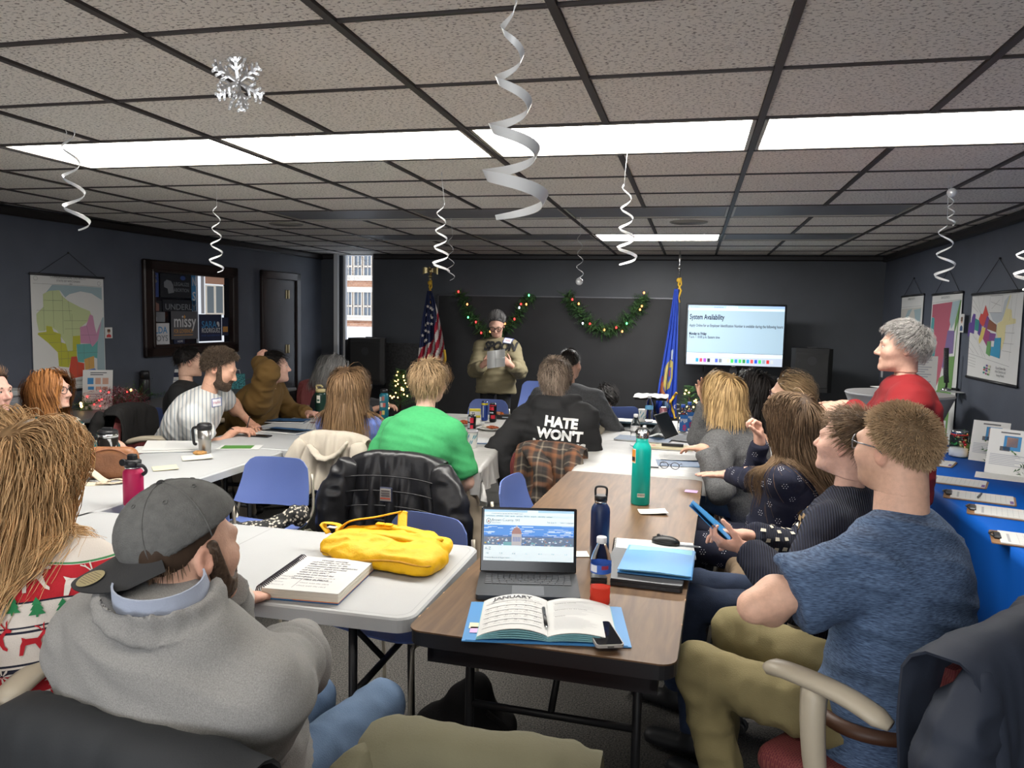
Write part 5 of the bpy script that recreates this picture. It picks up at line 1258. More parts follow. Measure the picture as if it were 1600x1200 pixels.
for sg_ in ([(-.02, -.03), (.075, -.105)], [(-.065, -.075), (.075, -.10)], [(-.085, -.115), (.07, -.115)], [(-.01, -.04), (-.04, -.035)], [(-.05, -.07), (-.06, -.09)], [(.02, -.06), (.02, -.02)]):
 (a, b), (c, d_) = sg_; pv = np.array([-(d_-b), c-a]); pv = pv/np.linalg.norm(pv)*.006
 on_top(P, 'knit_branch', np.array([(a-pv[0], b-pv[1]), (c-pv[0], d_-pv[1]), (c+pv[0], d_+pv[1]), (a+pv[0], b+pv[1])]), [(0, 1, 2, 3)], o0, U0, (0, 0, 1), MATS['knit_cream'], .004)
name_tag(P, o0+U0*(-.035)+np.array([0, 0, .0]), U0, (0, 0, 1))
STRIPE = mat('striped_cotton', (.6, .6, .58), .8, bump=(240, .1))
def stripe_nodes(M_, cols, f, axis=(0.93, -.37, 0)):
 N, L, B = nodes_of(M_); tc = N.new('ShaderNodeTexCoord'); dt = N.new('ShaderNodeVectorMath'); dt.operation = 'DOT_PRODUCT'; dt.inputs[1].default_value = axis; L.new(tc.outputs['Object'], dt.inputs[0])
 mm = N.new('ShaderNodeMath'); mm.operation = 'MULTIPLY'; mm.inputs[1].default_value = f; L.new(dt.outputs['Value'], mm.inputs[0]); fr_ = N.new('ShaderNodeMath'); fr_.operation = 'FRACT'; L.new(mm.outputs[0], fr_.inputs[0])
 cr = N.new('ShaderNodeValToRGB'); cr.color_ramp.interpolation = 'CONSTANT'; e = cr.color_ramp.elements; e[0].position = 0; e[0].color = (*cols[0], 1); e[1].position = .5; e[1].color = (*cols[1], 1)
 x = e.new(.62); x.color = (*cols[2], 1); x = e.new(.86); x.color = (*cols[1], 1)
 L.new(fr_.outputs[0], cr.inputs[0]); L.new(cr.outputs[0], B.inputs['Base Color'])
stripe_nodes(STRIPE, ((.62, .61, .59), (.55, .54, .52), (.27, .32, .36)), 40, (.82, .57, 0))
h = D(344, 577, 4.72); el_ = Z(287, 686, .79)
def shirt_collar(G, k):
 nb, up, lat, f = k['nb'], k['up'], k['lat'], k['f']
 for sg in (-1, 1): G.econe(nb+lat*sg*.06-f*.045+up*.02, nb+lat*sg*.05+f*.085-up*.03, up, (.03, .008), (.035, .008), .01)
P = person('bearded man in a striped short-sleeved shirt writing at the left table', h, (-3.60, 4.76, .60), 66, hyaw=72, hpitch=-22, down=True, sh=.235, fat=.10, s=1.08, hs=1.04, top=dict(mat=STRIPE, sleeve='short', slen=.58, off=.022, fold=.008, extra=[shirt_collar], name='striped_shirt'), pants=dict(mat=KHB), skin=(.58, .33, .23), q=2,
 arms=dict(R=dict(w=Z(366, 672, .785), hint=np.array([-.1, -.7, -.9]), d=(.9, .25, .0), n=(.1, .2, -1), curl=.8, thumb=.3), L=dict(w=Z(392, 662, .785), hint=np.array([.0, .9, -.4]), d=(.75, -.6, -.1), n=(0, 0, -1), curl=.3)), nbk=.06,
 hair=hx('curly', BROWN, c1=(.03, .02, .014), c2=(.17, .12, .085), ct=(.19, .14, .1), len=.06, n=2200, curl=1.0, cf=11, cap=.010), beard=dict(len=.010, col=(.06, .04, .028)))
for sg in (P,):
 Pb = P; j, e_, w_ = P['shj']['R'], P['el']['R'], P['wr']['R']; ax = nrm(e_-j); INK = mat('tattoo_ink', (.06, .075, .065), .7)
 nc = nrm(np.array([.25, -1, .15])); Uo = nrm(np.cross(ax, nc)); 
 def tat(cx, t, polys, base=None, a=j, b=e_):
  o = a+(b-a)*t+nc*.2; 
  for poly in polys: on_top(P, 'tattoo', np.array(poly)+(cx, 0), [tuple(range(len(poly)))], o, Uo, -ax, INK, .0012, .012, 'Bd')
 tat(-.012, .80, [disc(0, 0, .016, 9)]); tat(.012, .78, [[(.0, .012), (.003, .003), (.012, 0), (.003, -.003), (0, -.012), (-.003, -.003), (-.012, 0), (-.003, .003)]]); tat(.002, .96, [[(-.02, -.005), (-.005, .016), (.0, .004), (.016, .014), (.012, -.004), (.024, -.012), (.0, -.014)]])
mb = MB(); a, b = frame_of(nrm(P['wr']['R']-P['el']['R'])); cW = P['wr']['R']*.93+P['el']['R']*.07
mb.tube([cW+(a*math.cos(t)+b*math.sin(t))*.03 for t in np.linspace(0, 2*math.pi, 15)], .004, 6, cap=False); mb.out('wristband', BLKP, P['root'], True)
n0 = nrm(np.array([.62, -.78, .12])); name_tag(P, D(338, 637, 4.7)+n0*.35, (.78, .62, 0), (0, 0, 1), .07, .055)
P = person('dark haired person mostly hidden behind the striped shirt', D(296, 566, 5.5), (-4.0, 5.45, .54), 75, hyaw=45, hpitch=-5, top=dict(mat=BLKT), pants=dict(mat=BLKT), hair=hx('short', BLACKH, len=.04, n=700, line='m'), q=0)
BRN = K('brown_sweatshirt', (.115, .062, .012)); h = D(430, 574, 5.62)
P = person('dark haired man in a brown sweatshirt with one hand behind his head', h, (-3.72, 5.70, .55), 66, hyaw=62, hpitch=2, fat=.30, sh=.24, s=1.05, top=dict(mat=BRN, off=.02, fold=.010, arm=1.25, collar=.012, name='sweatshirt'), pants=dict(mat=BLKT), skin=(.62, .38, .30), hfat=.008, q=1,
 arms=dict(R=dict(w=D(404, 566, 5.50), hint=np.array([.75, -.6, .35]), d=(-.1, .4, .5), n=(.2, .9, 0), curl=.7, sh=(0, 0, .03)), L=dict(w=(-3.15, 5.9, .78))), hair=hx('short', BLACKH, len=.07, n=1000, cap=.016, line='m', comb=(0, .6, 0), combw=.4))
V, F2 = text_polys('FORT', .03, 'CENTER'); on_top(P, 'lettering', V[:, :2], F2, D(449, 601, 5.6)+np.array([.25, -.3, 0]), (.77, .64, 0), (0, 0, 1), TEXTK, .003)
GW = K('charcoal_knit', (.045, .046, .05)); h = D(524, 577, 6.5)
P = person('woman with wavy grey hair and round dark glasses, head bowed', h, (-3.30, 6.62, .54), 74, hyaw=68, hpitch=-22, down=True, fat=.15, sh=.205, top=dict(mat=GW, off=.016, collar=.008), pants=dict(mat=BLKT), glasses=dict(mat=mat('glasses_black', (.008, .008, .008), .3), r=.026, t=.0034), q=1, arms=dict(R=dict(w=(-2.75, 6.35, .78)), L=dict(w=(-2.8, 6.7, .78))),
 hair=hx('bob', GREY, len=(.22, .32), n=1100, wave=.3, vol=.025, cap=.014, comb=(0, -1, .1), combw=.6))
name_tag(P, D(520, 596, 6.4)+np.array([.2, -.3, .1]), (.8, .6, 0), (0, 0, 1), .09, .06)
# --- middle
BLU = K('periwinkle_sweater', (.115, .175, .47), sheen=.3); h = D(548, 605, 4.72)
P = person('woman with long light brown hair in a periwinkle blue sweater, from behind', h, (-2.22, 4.78, .55), 2, hyaw=12, hpitch=-3, sh=.18, top=dict(mat=BLU, off=.012, collar=.008, drop=.10), pants=dict(mat=DEN), eyes=False, q=1, arms=dict(R=dict(w=(-2.0, 5.15, .76)), L=dict(w=(-2.4, 5.12, .76))),
 hair=hx('long', dict(c1=(.075, .042, .022), c2=(.25, .15, .08), ct=(.34, .21, .10)), len=(.32, .44), n=1900, wave=.15, vol=.02, cap=.012, part=-.05))
GRN = K('kelly_green_tee', (.04, .29, .10), rough=.9, noise=(60, .06)); h = D(673, 597, 4.40)
P = person('man with sandy hair in a bright green t-shirt, from behind', h, (-1.57, 4.12, .55), 16, hyaw=14, hpitch=-6, sh=.218, s=1.06, fat=.05, top=dict(mat=GRN, sleeve='short', slen=.86, off=.018, fold=.008, collar=.007, drop=.10, name='green_t_shirt'), pants=dict(mat=KHB, w=1.1), skin=(.62, .38, .30), q=1, eyes=False,
 arms=dict(L=dict(w=(-1.74, 4.48, .75), hint=np.array([-.45, -.4, -1]), sh=(0, 0, -.03)), R=dict(sh=(0, 0, -.03), w=D(688, 765, 4.42), hint=np.array([1, -.4, -.5]), d=(-.3, .6, -.5))), legs=dict(R=dict(k=D(735, 765, 4.42), a=(-1.13, 4.25, .1)), L=dict(k=(-1.62, 4.6, .55), a=(-1.65, 4.6, .1))), nbk=.05,
 hair=hx('short', dict(c1=(.14, .09, .045), c2=(.42, .29, .16), ct=(.40, .27, .15)), len=(.07, .11), n=1500, cap=.017, lift=.03, line='f', lz=-.15, comb=(0, -.2, -1), combw=.35, jit=.12, grav=.12, seg=7))
OLV = K('tan_sweatshirt', (.23, .195, .115)); h = D(776, 509, 8.2); fx, fy = h[0], h[1]
P = person('standing woman in a tan sweatshirt reading from a sheet of paper', h, (fx, fy+.02, .90), 180, hyaw=172, hpitch=-24, down=True, stand=True, sh=.185, fat=.12, bust=.06, top=dict(mat=OLV, off=.024, fold=.010, arm=1.2, collar=.010, drop=.12, name='sweatshirt'), pants=dict(mat=BLKT, name='leggings'), skin=(.62, .37, .28), q=1, glasses=dict(mat=MATS['glasses_black'], r=.028, t=.0032),
 arms=dict(L=dict(w=D(800, 572, 7.86), hint=np.array([.5, .1, -1]), d=(-.6, -.3, .5), n=(-.6, .3, .2), curl=.7), R=dict(w=D(753, 572, 7.86), hint=np.array([-.5, .1, -1]), d=(.6, -.3, .5), n=(.6, .3, .2), curl=.7)),
 hair=hx('bun', dict(c1=(.05, .05, .05), c2=(.20, .19, .185)), len=.1, n=900, bun=(0, -.045, .125), br=.05, cap=.010))
V, F2 = text_polys('SPOON', .115, 'CENTER', shear=.25, bold=.006, space=.95); V[:, 1] += .06*0; on_top(P, 'lettering', V[:, :2]*np.array([.93, 1.15]), F2, D(776, 548, 7.98)-np.array([0, .35, .0]), (1, 0, 0), (0, 0, 1), TEXTK, .006, .012)
name_tag(P, D(788, 533, 8.0)-np.array([0, .35, 0]), nrm((1, 0, -.12)), (0, 0, 1), .10, .055)
t = thing('paper', 'white folded sheet of paper held by the woman in the tan sweatshirt', 'paper', D(776, 562, 7.76))
G_ = np.array([[D(761+24*.0+28*i/6, 549+27*j/6, 7.78)+np.array([0, -.012*math.sin(i*1.05), .004*i])-D(776, 562, 7.76) for j in range(7)] for i in range(7)]); MB().slab(G_, .0012).out('sheet', mat('paper_white', (.60, .60, .585), .8), t)
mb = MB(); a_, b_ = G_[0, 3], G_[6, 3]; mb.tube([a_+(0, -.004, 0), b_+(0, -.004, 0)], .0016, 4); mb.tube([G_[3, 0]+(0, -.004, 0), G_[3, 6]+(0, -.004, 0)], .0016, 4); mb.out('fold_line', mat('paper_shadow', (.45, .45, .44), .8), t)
HDY = K('black_hoodie', (.011, .011, .012)); h = D(868, 592, 5.22)
P = person('person with wavy brown hair in a black slogan hoodie, from behind', h, (-.86, 5.18, .55), 6, hyaw=4, hpitch=-2, sh=.212, s=1.06, fat=.08, top=dict(mat=HDY, off=.024, fold=.009, hood=.05, arm=1.25, name='black_hoodie', drop=.10), pants=dict(mat=DEN), eyes=False, q=1,
 arms=dict(L=dict(w=D(797, 760, 5.0), hint=np.array([-.7, -.3, -.2]), d=(-.15, -.1, -1), n=(.6, 0, 0), curl=.3), R=dict(w=(-.72, 5.45, .72), hint=np.array([.3, -.6, -.8]))),
 hair=hx('short', dict(c1=(.06, .042, .03), c2=(.24, .18, .135), ct=(.27, .21, .165)), len=(.07, .11), n=1900, wave=.8, wf=12, cap=.020, lz=-.12, grav=.16, seg=9, stick=1.2, w=.0017))
bk = D(885, 668, 5.0)-np.array([0, .4, 0])
for ln, dz in (("HATE", .0), ("WON'T", -.083), ("MAKE US", -.166)):
 V, F2 = text_polys(ln, .09, 'CENTER', bold=.0045); V = V[:, :2]*np.array([.98, 1.0])+(0, dz); x0 = V[:, 0].min(); on_top(P, 'lettering', V, F2, bk, nrm((1, .1, -.09)), (0, 0, 1), TEXTW, .006, .01)
P = person('balding man in dark grey by the middle table, from behind', D(891, 570, 6.2), (-.98, 6.05, .55), 4, hyaw=14, hpitch=-4, sh=.23, s=1.06, fat=.1, top=dict(mat=DKG2, off=.018, collar=.008, drop=.1), pants=dict(mat=BLKT), eyes=False, skin=(.5, .29, .21), q=1, hair=hx('short', BLACKH, c2=(.05, .038, .03), len=.014, n=1300, line='recede', cap=.003, lift=.02, crown=(0, -.3, .95)), arms=dict(R=dict(w=(-.68, 6.4, .78)), L=dict(w=(-1.2, 6.4, .78))))
P = person('dark haired person in black sitting low by the black panel', D(945, 622, 7.9), (D(955, 690, 7.9)[0], 7.95, .45), -30, hyaw=-55, hpitch=0, top=dict(mat=BLKT), pants=dict(mat=BLKT), hair=hx('bun', BLACKH, len=.1, n=500, bun=(0, -.11, -.02), br=.03), q=0)
# --- right side
GSW = K('grey_marl_sweater', (.10, .10, .102), noise=(150, .4)); h = D(1128, 617, 4.62)
P = person('woman with a blonde bob in a grey marl sweater at the far right table', h, (.40, 4.72, .55), -62, hyaw=-42, hpitch=-4, sh=.19, fat=.05, top=dict(mat=GSW, off=.018, fold=.007, collar=.010, arm=1.2, drop=.10), pants=dict(mat=DENL), q=1, glasses=dict(mat=MATS['glasses_black']), nbk=.02,
 arms=dict(L=dict(w=D(1101, 700, 4.36), hint=np.array([-.1, -.8, -.6]), d=(-.75, .5, -.12), n=(0, 0, -1), curl=.3), R=dict(w=D(1104, 628, 4.86), hint=np.array([-.4, .3, -.8]), d=(-.3, 0, .9), n=(0, -.6, 0))),
 hair=hx('bob', dict(c1=(.16, .09, .035), c2=(.52, .35, .16), ct=(.56, .39, .19)), len=(.16, .21), n=1500, vol=.012, cap=.009, part=.25, wave=.06, grav=.3))
P = person('woman with long wavy black hair facing the television', D(1180, 613, 5.42), (.53, 5.45, .55), -70, hyaw=-62, hpitch=0, sh=.19, top=dict(mat=BLKT, off=.016), pants=dict(mat=BLKT), q=1, hair=hx('long', BLACKH, len=(.35, .45), n=1300, wave=.3, vol=.03, cap=.016, part=.15), nolegs=False)
P = person('woman with glasses and pinned-up fair hair behind the dotted navy dress', D(1232, 618, 4.95), (.88, 4.9, .55), -72, hyaw=-68, hpitch=0, sh=.19, top=dict(mat=K('pale_grey_top', (.38, .38, .39)), off=.014), pants=dict(mat=BLKT), q=1, glasses=dict(mat=mat('glasses_plum', (.06, .02, .03), .3)),
 hair=hx('bun', dict(c1=(.12, .075, .04), c2=(.36, .25, .14)), len=.13, n=900, bun=(0, -.115, -.01), br=.042, cap=.010), arms=dict(L=dict(w=(.45, 4.75, .9)), R=dict(w=(.4, 5.0, .9))))
blue_chair('blue plastic chair behind the fair-haired woman with pinned-up hair', (.88, 4.9, 0), math.pi/2-.1)
NVY = K('navy_dress_knit', (.010, .012, .030)); h = D(1236, 655, 3.78)
P = person('woman with very long brown hair in a navy dress with white dot flowers', h, (.40, 3.86, .53), -75, hyaw=-48, hpitch=3, sh=.185, top=dict(mat=NVY, off=.012, fold=.006, collar=.006, arm=1.0, drop=.12, name='navy_dress'), pants=dict(mat=NVY, name='dress_skirt', w=1.15), q=2, eyes=False,
 arms=dict(L=dict(w=Z(1082, 736, .765), hint=np.array([.2, -.7, -.7]), d=(-1, .08, -.03), n=(0, 0, -1), curl=.08), R=dict(w=D(1188, 690, 4.0), hint=np.array([-.3, .5, -.8]), d=(-.25, -.05, .9), n=(-.6, -.4, 0), curl=1.1, thumb=.4)),
 legs=dict(L=dict(k=(-.02, 3.76, .55), a=(-.02, 3.9, .1)), R=dict(k=(-.02, 3.98, .57), a=(0, 4.1, .1))), skin=(.62, .39, .30),
 hair=hx('long', dict(c1=(.07, .043, .027), c2=(.215, .14, .085), ct=(.24, .155, .085)), len=(.40, .56), field=lambda p, t, P: -P['f']*.42*t-np.outer(np.clip((p-P['nb'])@P['lat'], -.15, .15)*3.0*t, P['lat']), n=2000, wave=.05, vol=.010, cap=.008, part=.1, seg=18, grav=.35))
fl = [disc(.012*math.cos(a), .012*math.sin(a), .0026, 5) for a in np.arange(6)*math.pi/3]+[disc(0, 0, .002, 5)]
scatter(P, 'dress_dots', fl, .072, mat('dress_dot_white', (.65, .65, .68), .7), seedv=4)
sk = dict(P); sk['gar'] = [c for c in P['root'].children if c.name.startswith('dress_skirt')][0]; scatter(sk, 'dress_dots', fl, .072, MATS['dress_dot_white'], seedv=6)
CARD = mat('navy_cardigan_knit', (.012, .015, .032), .9)
def rib_nodes():
 N, L, B = nodes_of(CARD); tc = N.new('ShaderNodeTexCoord'); w_ = N.new('ShaderNodeTexWave'); w_.inputs['Scale'].default_value = 38; L.new(tc.outputs['Object'], w_.inputs['Vector']); b = N.new('ShaderNodeBump'); b.inputs['Strength'].default_value = .8; b.inputs['Distance'].default_value = .006; L.new(w_.outputs['Fac'], b.inputs['Height']); L.new(b.outputs[0], B.inputs['Normal'])
 cr = N.new('ShaderNodeValToRGB'); e = cr.color_ramp.elements; e[0].color = (.006, .007, .016, 1); e[1].color = (.020, .025, .05, 1); L.new(w_.outputs['Fac'], cr.inputs[0]); L.new(cr.outputs[0], B.inputs['Base Color'])
rib_nodes()
h = D(1325, 695, 3.0)
def shawl(G, k):
 nb, up, lat, f = k['nb'], k['up'], k['lat'], k['f']
 for sg in (-1, 1):
  pts = [nb-f*.075+up*.03, nb+lat*sg*.075-f*.03+up*.03, nb+lat*sg*.085+f*.04-up*.01, nb+lat*sg*.05+f*.12-up*.10]
  for i in range(3): G.econe(pts[i], pts[i+1], up, (.04, .018), (.04, .018), .02)
P = person('young man with short brown hair in a navy patterned cardigan holding a blue folder', h, (.52, 3.02, .55), -68, hyaw=-58, hpitch=8, sh=.215, s=1.04, top=dict(mat=CARD, off=.022, fold=.006, arm=1.2, extra=[shawl], name='cardigan', drop=.10), pants=dict(mat=DEN, w=1.05), q=2, skin=(.63, .38, .29), nbk=.02, lean_neck=.21,
 arms=dict(L=dict(w=D(1170, 858, 2.84), hint=np.array([.3, -.8, -.5]), d=(-.95, .0, .12), n=(.1, .5, .8), curl=.75, thumb=.35), R=dict(w=D(1170, 838, 3.04), hint=np.array([.2, .6, -.8]), d=(-.95, -.1, .12), n=(.1, -.2, -.9), curl=.5, thumb=.3)),
 legs=dict(L=dict(k=(.02, 2.90, .58), a=(.06, 2.85, .1)), R=dict(k=(.05, 3.15, .56), a=(-.02, 3.2, .1))),
 hair=hx('short', dict(c1=(.075, .045, .026), c2=(.22, .145, .085)), len=(.03, .055), n=1800, cap=.012, line='m', comb=(0, .5, .0), combw=.35, lift=.1))
ST = mat('cardigan_cream', (.62, .58, .48), .85); SB = mat('cardigan_tan', (.30, .20, .10), .85)
for nm, m_, z0, z1, sp_, mo in (('knit_pattern', ST, .60, .86, .034, [[(-.012, -.006), (.010, -.009), (.013, .004), (-.006, .008)]]), ('knit_band', SB, .87, .93, .022, [[(-.013, -.010), (.013, -.010), (.013, .010), (-.013, .010)]])):
 scatter(P, nm, mo, sp_, m_, keep=lambda c, n, z0=z0, z1=z1: z0 < c[2] < z1 and n[1] < .5 and c[0]**2+c[1]**2 < .055, seedv=3, off=.003, maxn=160)
t = thing('folder', 'bright blue pocket folder held open by the man in the navy cardigan', 'folder', D(1115, 830, 2.9))
BF = mat('blue_folder_card', (.03, .22, .50), .4); a = [D(1077, 790, 2.82), D(1138, 850, 2.84), D(1138, 836, 3.16), D(1080, 786, 3.1)]; c0 = np.array(D(1115, 830, 2.9))
G_ = np.array([[(np.array(a[0])*(1-i/5)+np.array(a[1])*i/5)*(1-j/4)+(np.array(a[3])*(1-i/5)+np.array(a[2])*i/5)*j/4-c0 for j in range(5)] for i in range(6)]); MB().slab(G_, .003, 0, False).out('cover', BF, t)
G2 = G_+np.array([.006, -.004, .012]); MB().slab(G2, .0025, 0, False).out('cover', BF, t)
TEE = mat('blue_marl_tee', (.05, .10, .2), .85)
def tee_nodes():
 N, L, B = nodes_of(TEE); tc = N.new('ShaderNodeTexCoord'); mp = N.new('ShaderNodeMapping'); mp.inputs['Scale'].default_value = (60, 60, 520); L.new(tc.outputs['Object'], mp.inputs[0]); n = N.new('ShaderNodeTexNoise'); n.inputs['Scale'].default_value = 1; n.inputs['Detail'].default_value = 3; L.new(mp.outputs[0], n.inputs['Vector'])
 cr = N.new('ShaderNodeValToRGB'); e = cr.color_ramp.elements; e[0].position = .33; e[0].color = (.022, .040, .085, 1); e[1].position = .68; e[1].color = (.10, .16, .275, 1); L.new(n.outputs['Fac'], cr.inputs[0]); L.new(cr.outputs[0], B.inputs['Base Color'])
tee_nodes()
h = D(1399, 703, 2.34); SKT = (.66, .40, .29)
P = person('large man with short fair hair and glasses in a blue marl t-shirt, arms crossed', h, (.57, 2.26, .55), -52, hyaw=-42, hpitch=2, sh=.195, s=1.08, hs=1.02, fat=.09, hfat=.006, neckr=.068, top=dict(mat=TEE, sleeve='short', slen=.66, off=.022, fold=.011, fscale=8, arm=1.15, collar=.008, name='blue_t_shirt', drop=.12), pants=dict(mat=KHAKI, w=1.12, fold=.008), q=2, skin=SKT,
 arms=dict(L=dict(sh=(0, 0, -.04), w=D(1290, 915, 2.28), hint=np.array([-.35, -1.0, .28]), d=(.55, .5, -.1), n=(.5, .5, -.2), curl=.6), R=dict(sh=(0, 0, -.04), w=D(1262, 905, 2.3), hint=np.array([-.3, .8, -.4]), d=(.3, -.9, 0), n=(.5, .2, 0))),
 legs=dict(L=dict(k=D(1090, 1045, 2.28), a=(.20, 2.20, .1)), R=dict(k=D(1150, 985, 2.52), a=(.13, 2.62, .1))),
 glasses=dict(mat=mat('glasses_clear', (.12, .12, .13), .2)), hair=hx('short', dict(c1=(.24, .155, .085), c2=(.50, .35, .21)), len=(.010, .016), n=4200, cap=.0055, lift=.12, line='m', lz=-.12, w=.0013, seg=4, jit=.25, ridge=.001), beard=dict(stubble=.45, col=(.28, .16, .09)))
MB().tube([P['pel']+P['latP']*math.cos(t)*.225+P['fP']*math.sin(t)*.165+np.array([0, 0, .035]) for t in np.linspace(0, 2*math.pi, 40)], .02, 8, flat=((0, 0, 1), 1.0), cap=False).out('belt', mat('brown_leather', (.07, .03, .015), .5), P['root'], True)
REDM = K('red_sweater', (.21, .005, .008)); h = D(1409, 545, 4.2)
P = person('standing woman with short grey hair in a red sweater', h, (h[0]+.03, 4.22, .88), -86, hyaw=-84, hpitch=2, stand=True, sh=.19, s=.97, fat=.02, bust=.05, top=dict(mat=REDM, off=.02, fold=.007, arm=1.2, collar=.006, drop=.12, name='red_sweater'), pants=dict(mat=BLKT), q=2, skin=(.54, .33, .25), nbk=.02,
 arms=dict(L=dict(w=D(1322, 632, 4.02), hint=np.array([.4, -.6, -.8]), d=(-.95, -.05, -.25), n=(0, .5, -.8), curl=.6), R=dict(w=D(1325, 640, 4.25), hint=np.array([.3, .6, -.8]), d=(-.9, -.35, -.2), n=(0, 0, -1), curl=.5)),
 hair=hx('short', dict(c1=(.12, .115, .11), c2=(.42, .40, .38), ct=(.44, .42, .40)), len=(.045, .06), jit=.02, n=2200, cap=.011, line='m', comb=(0, .85, -.35), combw=.6, lift=.03, crown=(0, -.5, .85), grav=.05, seg=7, stick=2.6))
# ------------------------------------------------------------------ things on the walls
PAPER = mat('paper_white', (.60, .60, .585), .8); INKM = mat('print_grey', (.10, .10, .11), .8); CORD = mat('black_cord', (.01, .01, .01), .8)
def M_(n, c, r=.7, **k): return mat(n, srgb(c) if isinstance(c, str) else c, r, **k)
WISC = dict(size=(440, 695), org=(200, 290), polys=[
 ('map_lake', [[(275,405),(320,348),(520,348),(628,350),(628,430),(560,390),(490,380),(420,400),(395,420),(365,380)], [(628,540),(600,600),(560,720),(585,800),(585,895),(636,895),(636,540)]]),
 ('map_light_green', [[(265,405),(300,385),(360,378),(375,410),(410,440),(490,480),(545,500),(555,525),(525,570),(485,600),(480,690),(455,700),(430,655),(430,745),(395,745),(385,690),(360,655),(340,620),(310,600),(265,620),(235,620),(225,560),(225,520),(265,480)]]),
 ('map_olive', [[(278,590),(310,595),(320,625),(360,640),(360,690),(390,700),(400,745),(430,745),(432,655),(480,652),(480,705),(455,710),(455,800),(420,790),(405,845),(345,835),(340,750),(285,690),(228,640),(232,630),(278,625)]]),
 ('map_pink', [[(545,520),(565,530),(575,600),(585,640),(620,560),(595,680),(555,730),(545,705),(480,700),(480,600),(520,590)]]),
 ('map_teal', [[(455,705),(545,705),(555,725),(592,690),(585,800),(560,790),(500,800),(500,820),(460,815)]]),
 ('map_red', [[(420,780),(455,780),(460,815),(500,825),(500,905),(415,915),(405,860)]]), ('map_orange', [[(502,800),(565,783),(565,860),(505,868)]]), ('map_blue', [[(500,870),(565,862),(585,880),(550,900),(500,905)]])],
 lines=[[(265,440),(375,440)],[(225,500),(430,500)],[(320,385),(320,600)],[(375,410),(375,640)],[(265,480),(265,620)],[(410,440),(420,560)],[(380,560),(525,560)],[(430,520),(430,655)],[(385,610),(480,610)],[(232,640),(330,640)],[(290,690),(360,690)],[(340,745),(455,745)],[(340,790),(455,790)],[(400,745),(400,830)],[(360,640),(360,830)],[(480,650),(585,650)],[(520,590),(545,705)],[(500,705),(500,820)],[(455,760),(590,760)],[(455,815),(455,905)],[(530,790),(530,860)]])
MAPC = dict(map_lake=(.30, .39, .42), map_light_green=(.46, .52, .28), map_olive=(.42, .42, .05), map_pink=(.50, .24, .36), map_teal=(.12, .35, .33), map_red=(.50, .07, .04), map_orange=(.55, .32, .10), map_blue=(.10, .17, .42))
M2C = dict(map_lake=(.26, .38, .48), map_rose=(.36, .09, .13), map_teal2=(.07, .26, .27), map_green2=(.13, .26, .08), map_violet=(.17, .12, .26), map_tan=(.36, .27, .16), map_paper=(.50, .48, .44), map_brown=(.28, .14, .08), map_lime=(.35, .37, .17))
M3C = dict(ward_purple=(.10, .05, .25), ward_teal=(.03, .22, .2), ward_red=(.5, .06, .05), ward_yellow=(.6, .48, .12), ward_brown=(.22, .08, .04), ward_magenta=(.28, .05, .16), ward_green=(.12, .3, .1), ward_blue=(.03, .25, .42), ward_violet=(.18, .06, .22), ward_cream=(.62, .56, .30), ward_bay=(.42, .45, .48))
def wall_map(name, label, P, w, h, art, cols, nail, extra=None):
 """P(u, v, d): wall point, u to the right and v down in metres, d out of the wall."""
 U = nrm(P(1, 0, 0)-P(0, 0, 0)); Vd = -nrm(P(0, 1, 0)-P(0, 0, 0)); N = np.cross(U, Vd)
 t = thing(name, label, 'map', P(w/2, h, .01)); G_ = np.array([[P(w*i/6, h*j/10, .012+.0006*math.sin(j*.9)*(i-3)/3) for j in range(11)] for i in range(7)])
 MB().slab(G_[::-1], .0015).out('sheet', PAPER, t, True)
 for v in (0, h): mb = MB(); mb.tube([P(-.008, v, .013), P(w+.008, v, .013)], .011, 8); mb.out('hanging_bar', BLKP, t, True)
 mb = MB(); mb.tube([P(w*.08, 0, .014), P(nail[0], nail[1], .01), P(w*.92, 0, .014)], .0022, 5); mb.out('cord', CORD, t, True)
 mb = MB(); mb.ball(P(nail[0], nail[1], .008), .009); mb.out('nail', BLKP, t, True)
 ms = [M_(k, c, .8) for k, c in cols.items()]; ks = list(cols); sx, sy = w/art['size'][0], h/art['size'][1]; mb = MB(); lay = .0
 for k, ps in art['polys']:
  lay += .0004
  for p in ps: mb.add([P((x-art['org'][0])*sx, (y-art['org'][1])*sy, .0136+lay*.5) for x, y in p], [tuple(range(len(p)))[::-1]], ks.index(k))
 mb.out('coloured_areas', ms, t, True)
 ln = MB()
 for l_ in art.get('lines', []):
  q = [P((x-art['org'][0])*sx, (y-art['org'][1])*sy, .0172) for x, y in l_]
  for a, b in zip(q, q[1:]): d = nrm(np.cross(b-a, N))*.0009; ln.quad(a-d, b-d, b+d, a+d)
 for (tx, x, y, fs) in art.get('text', []): put_text(ln, tx, fs, P((x-art['org'][0])*sx, (y-art['org'][1])*sy, .0172), U, Vd, 0, 'CENTER')
 if ln.n: ln.out('print', INKM, t, True)
 return t
Lp = lambda y0, z0: (lambda u, v, d: lwall(y0, z0-v, d)+LU*u)
Rp = lambda y0, z0: (lambda u, v, d: np.array([XR-d, y0-u, z0-v]))
WISC['text'] = [('CONGRESSIONAL DISTRICTS', 415, 308, .028), ('STATE OF WISCONSIN', 415, 328, .024), ('2024', 430, 342, .016), ('Congressional District Map', 480, 935, .02)]; 
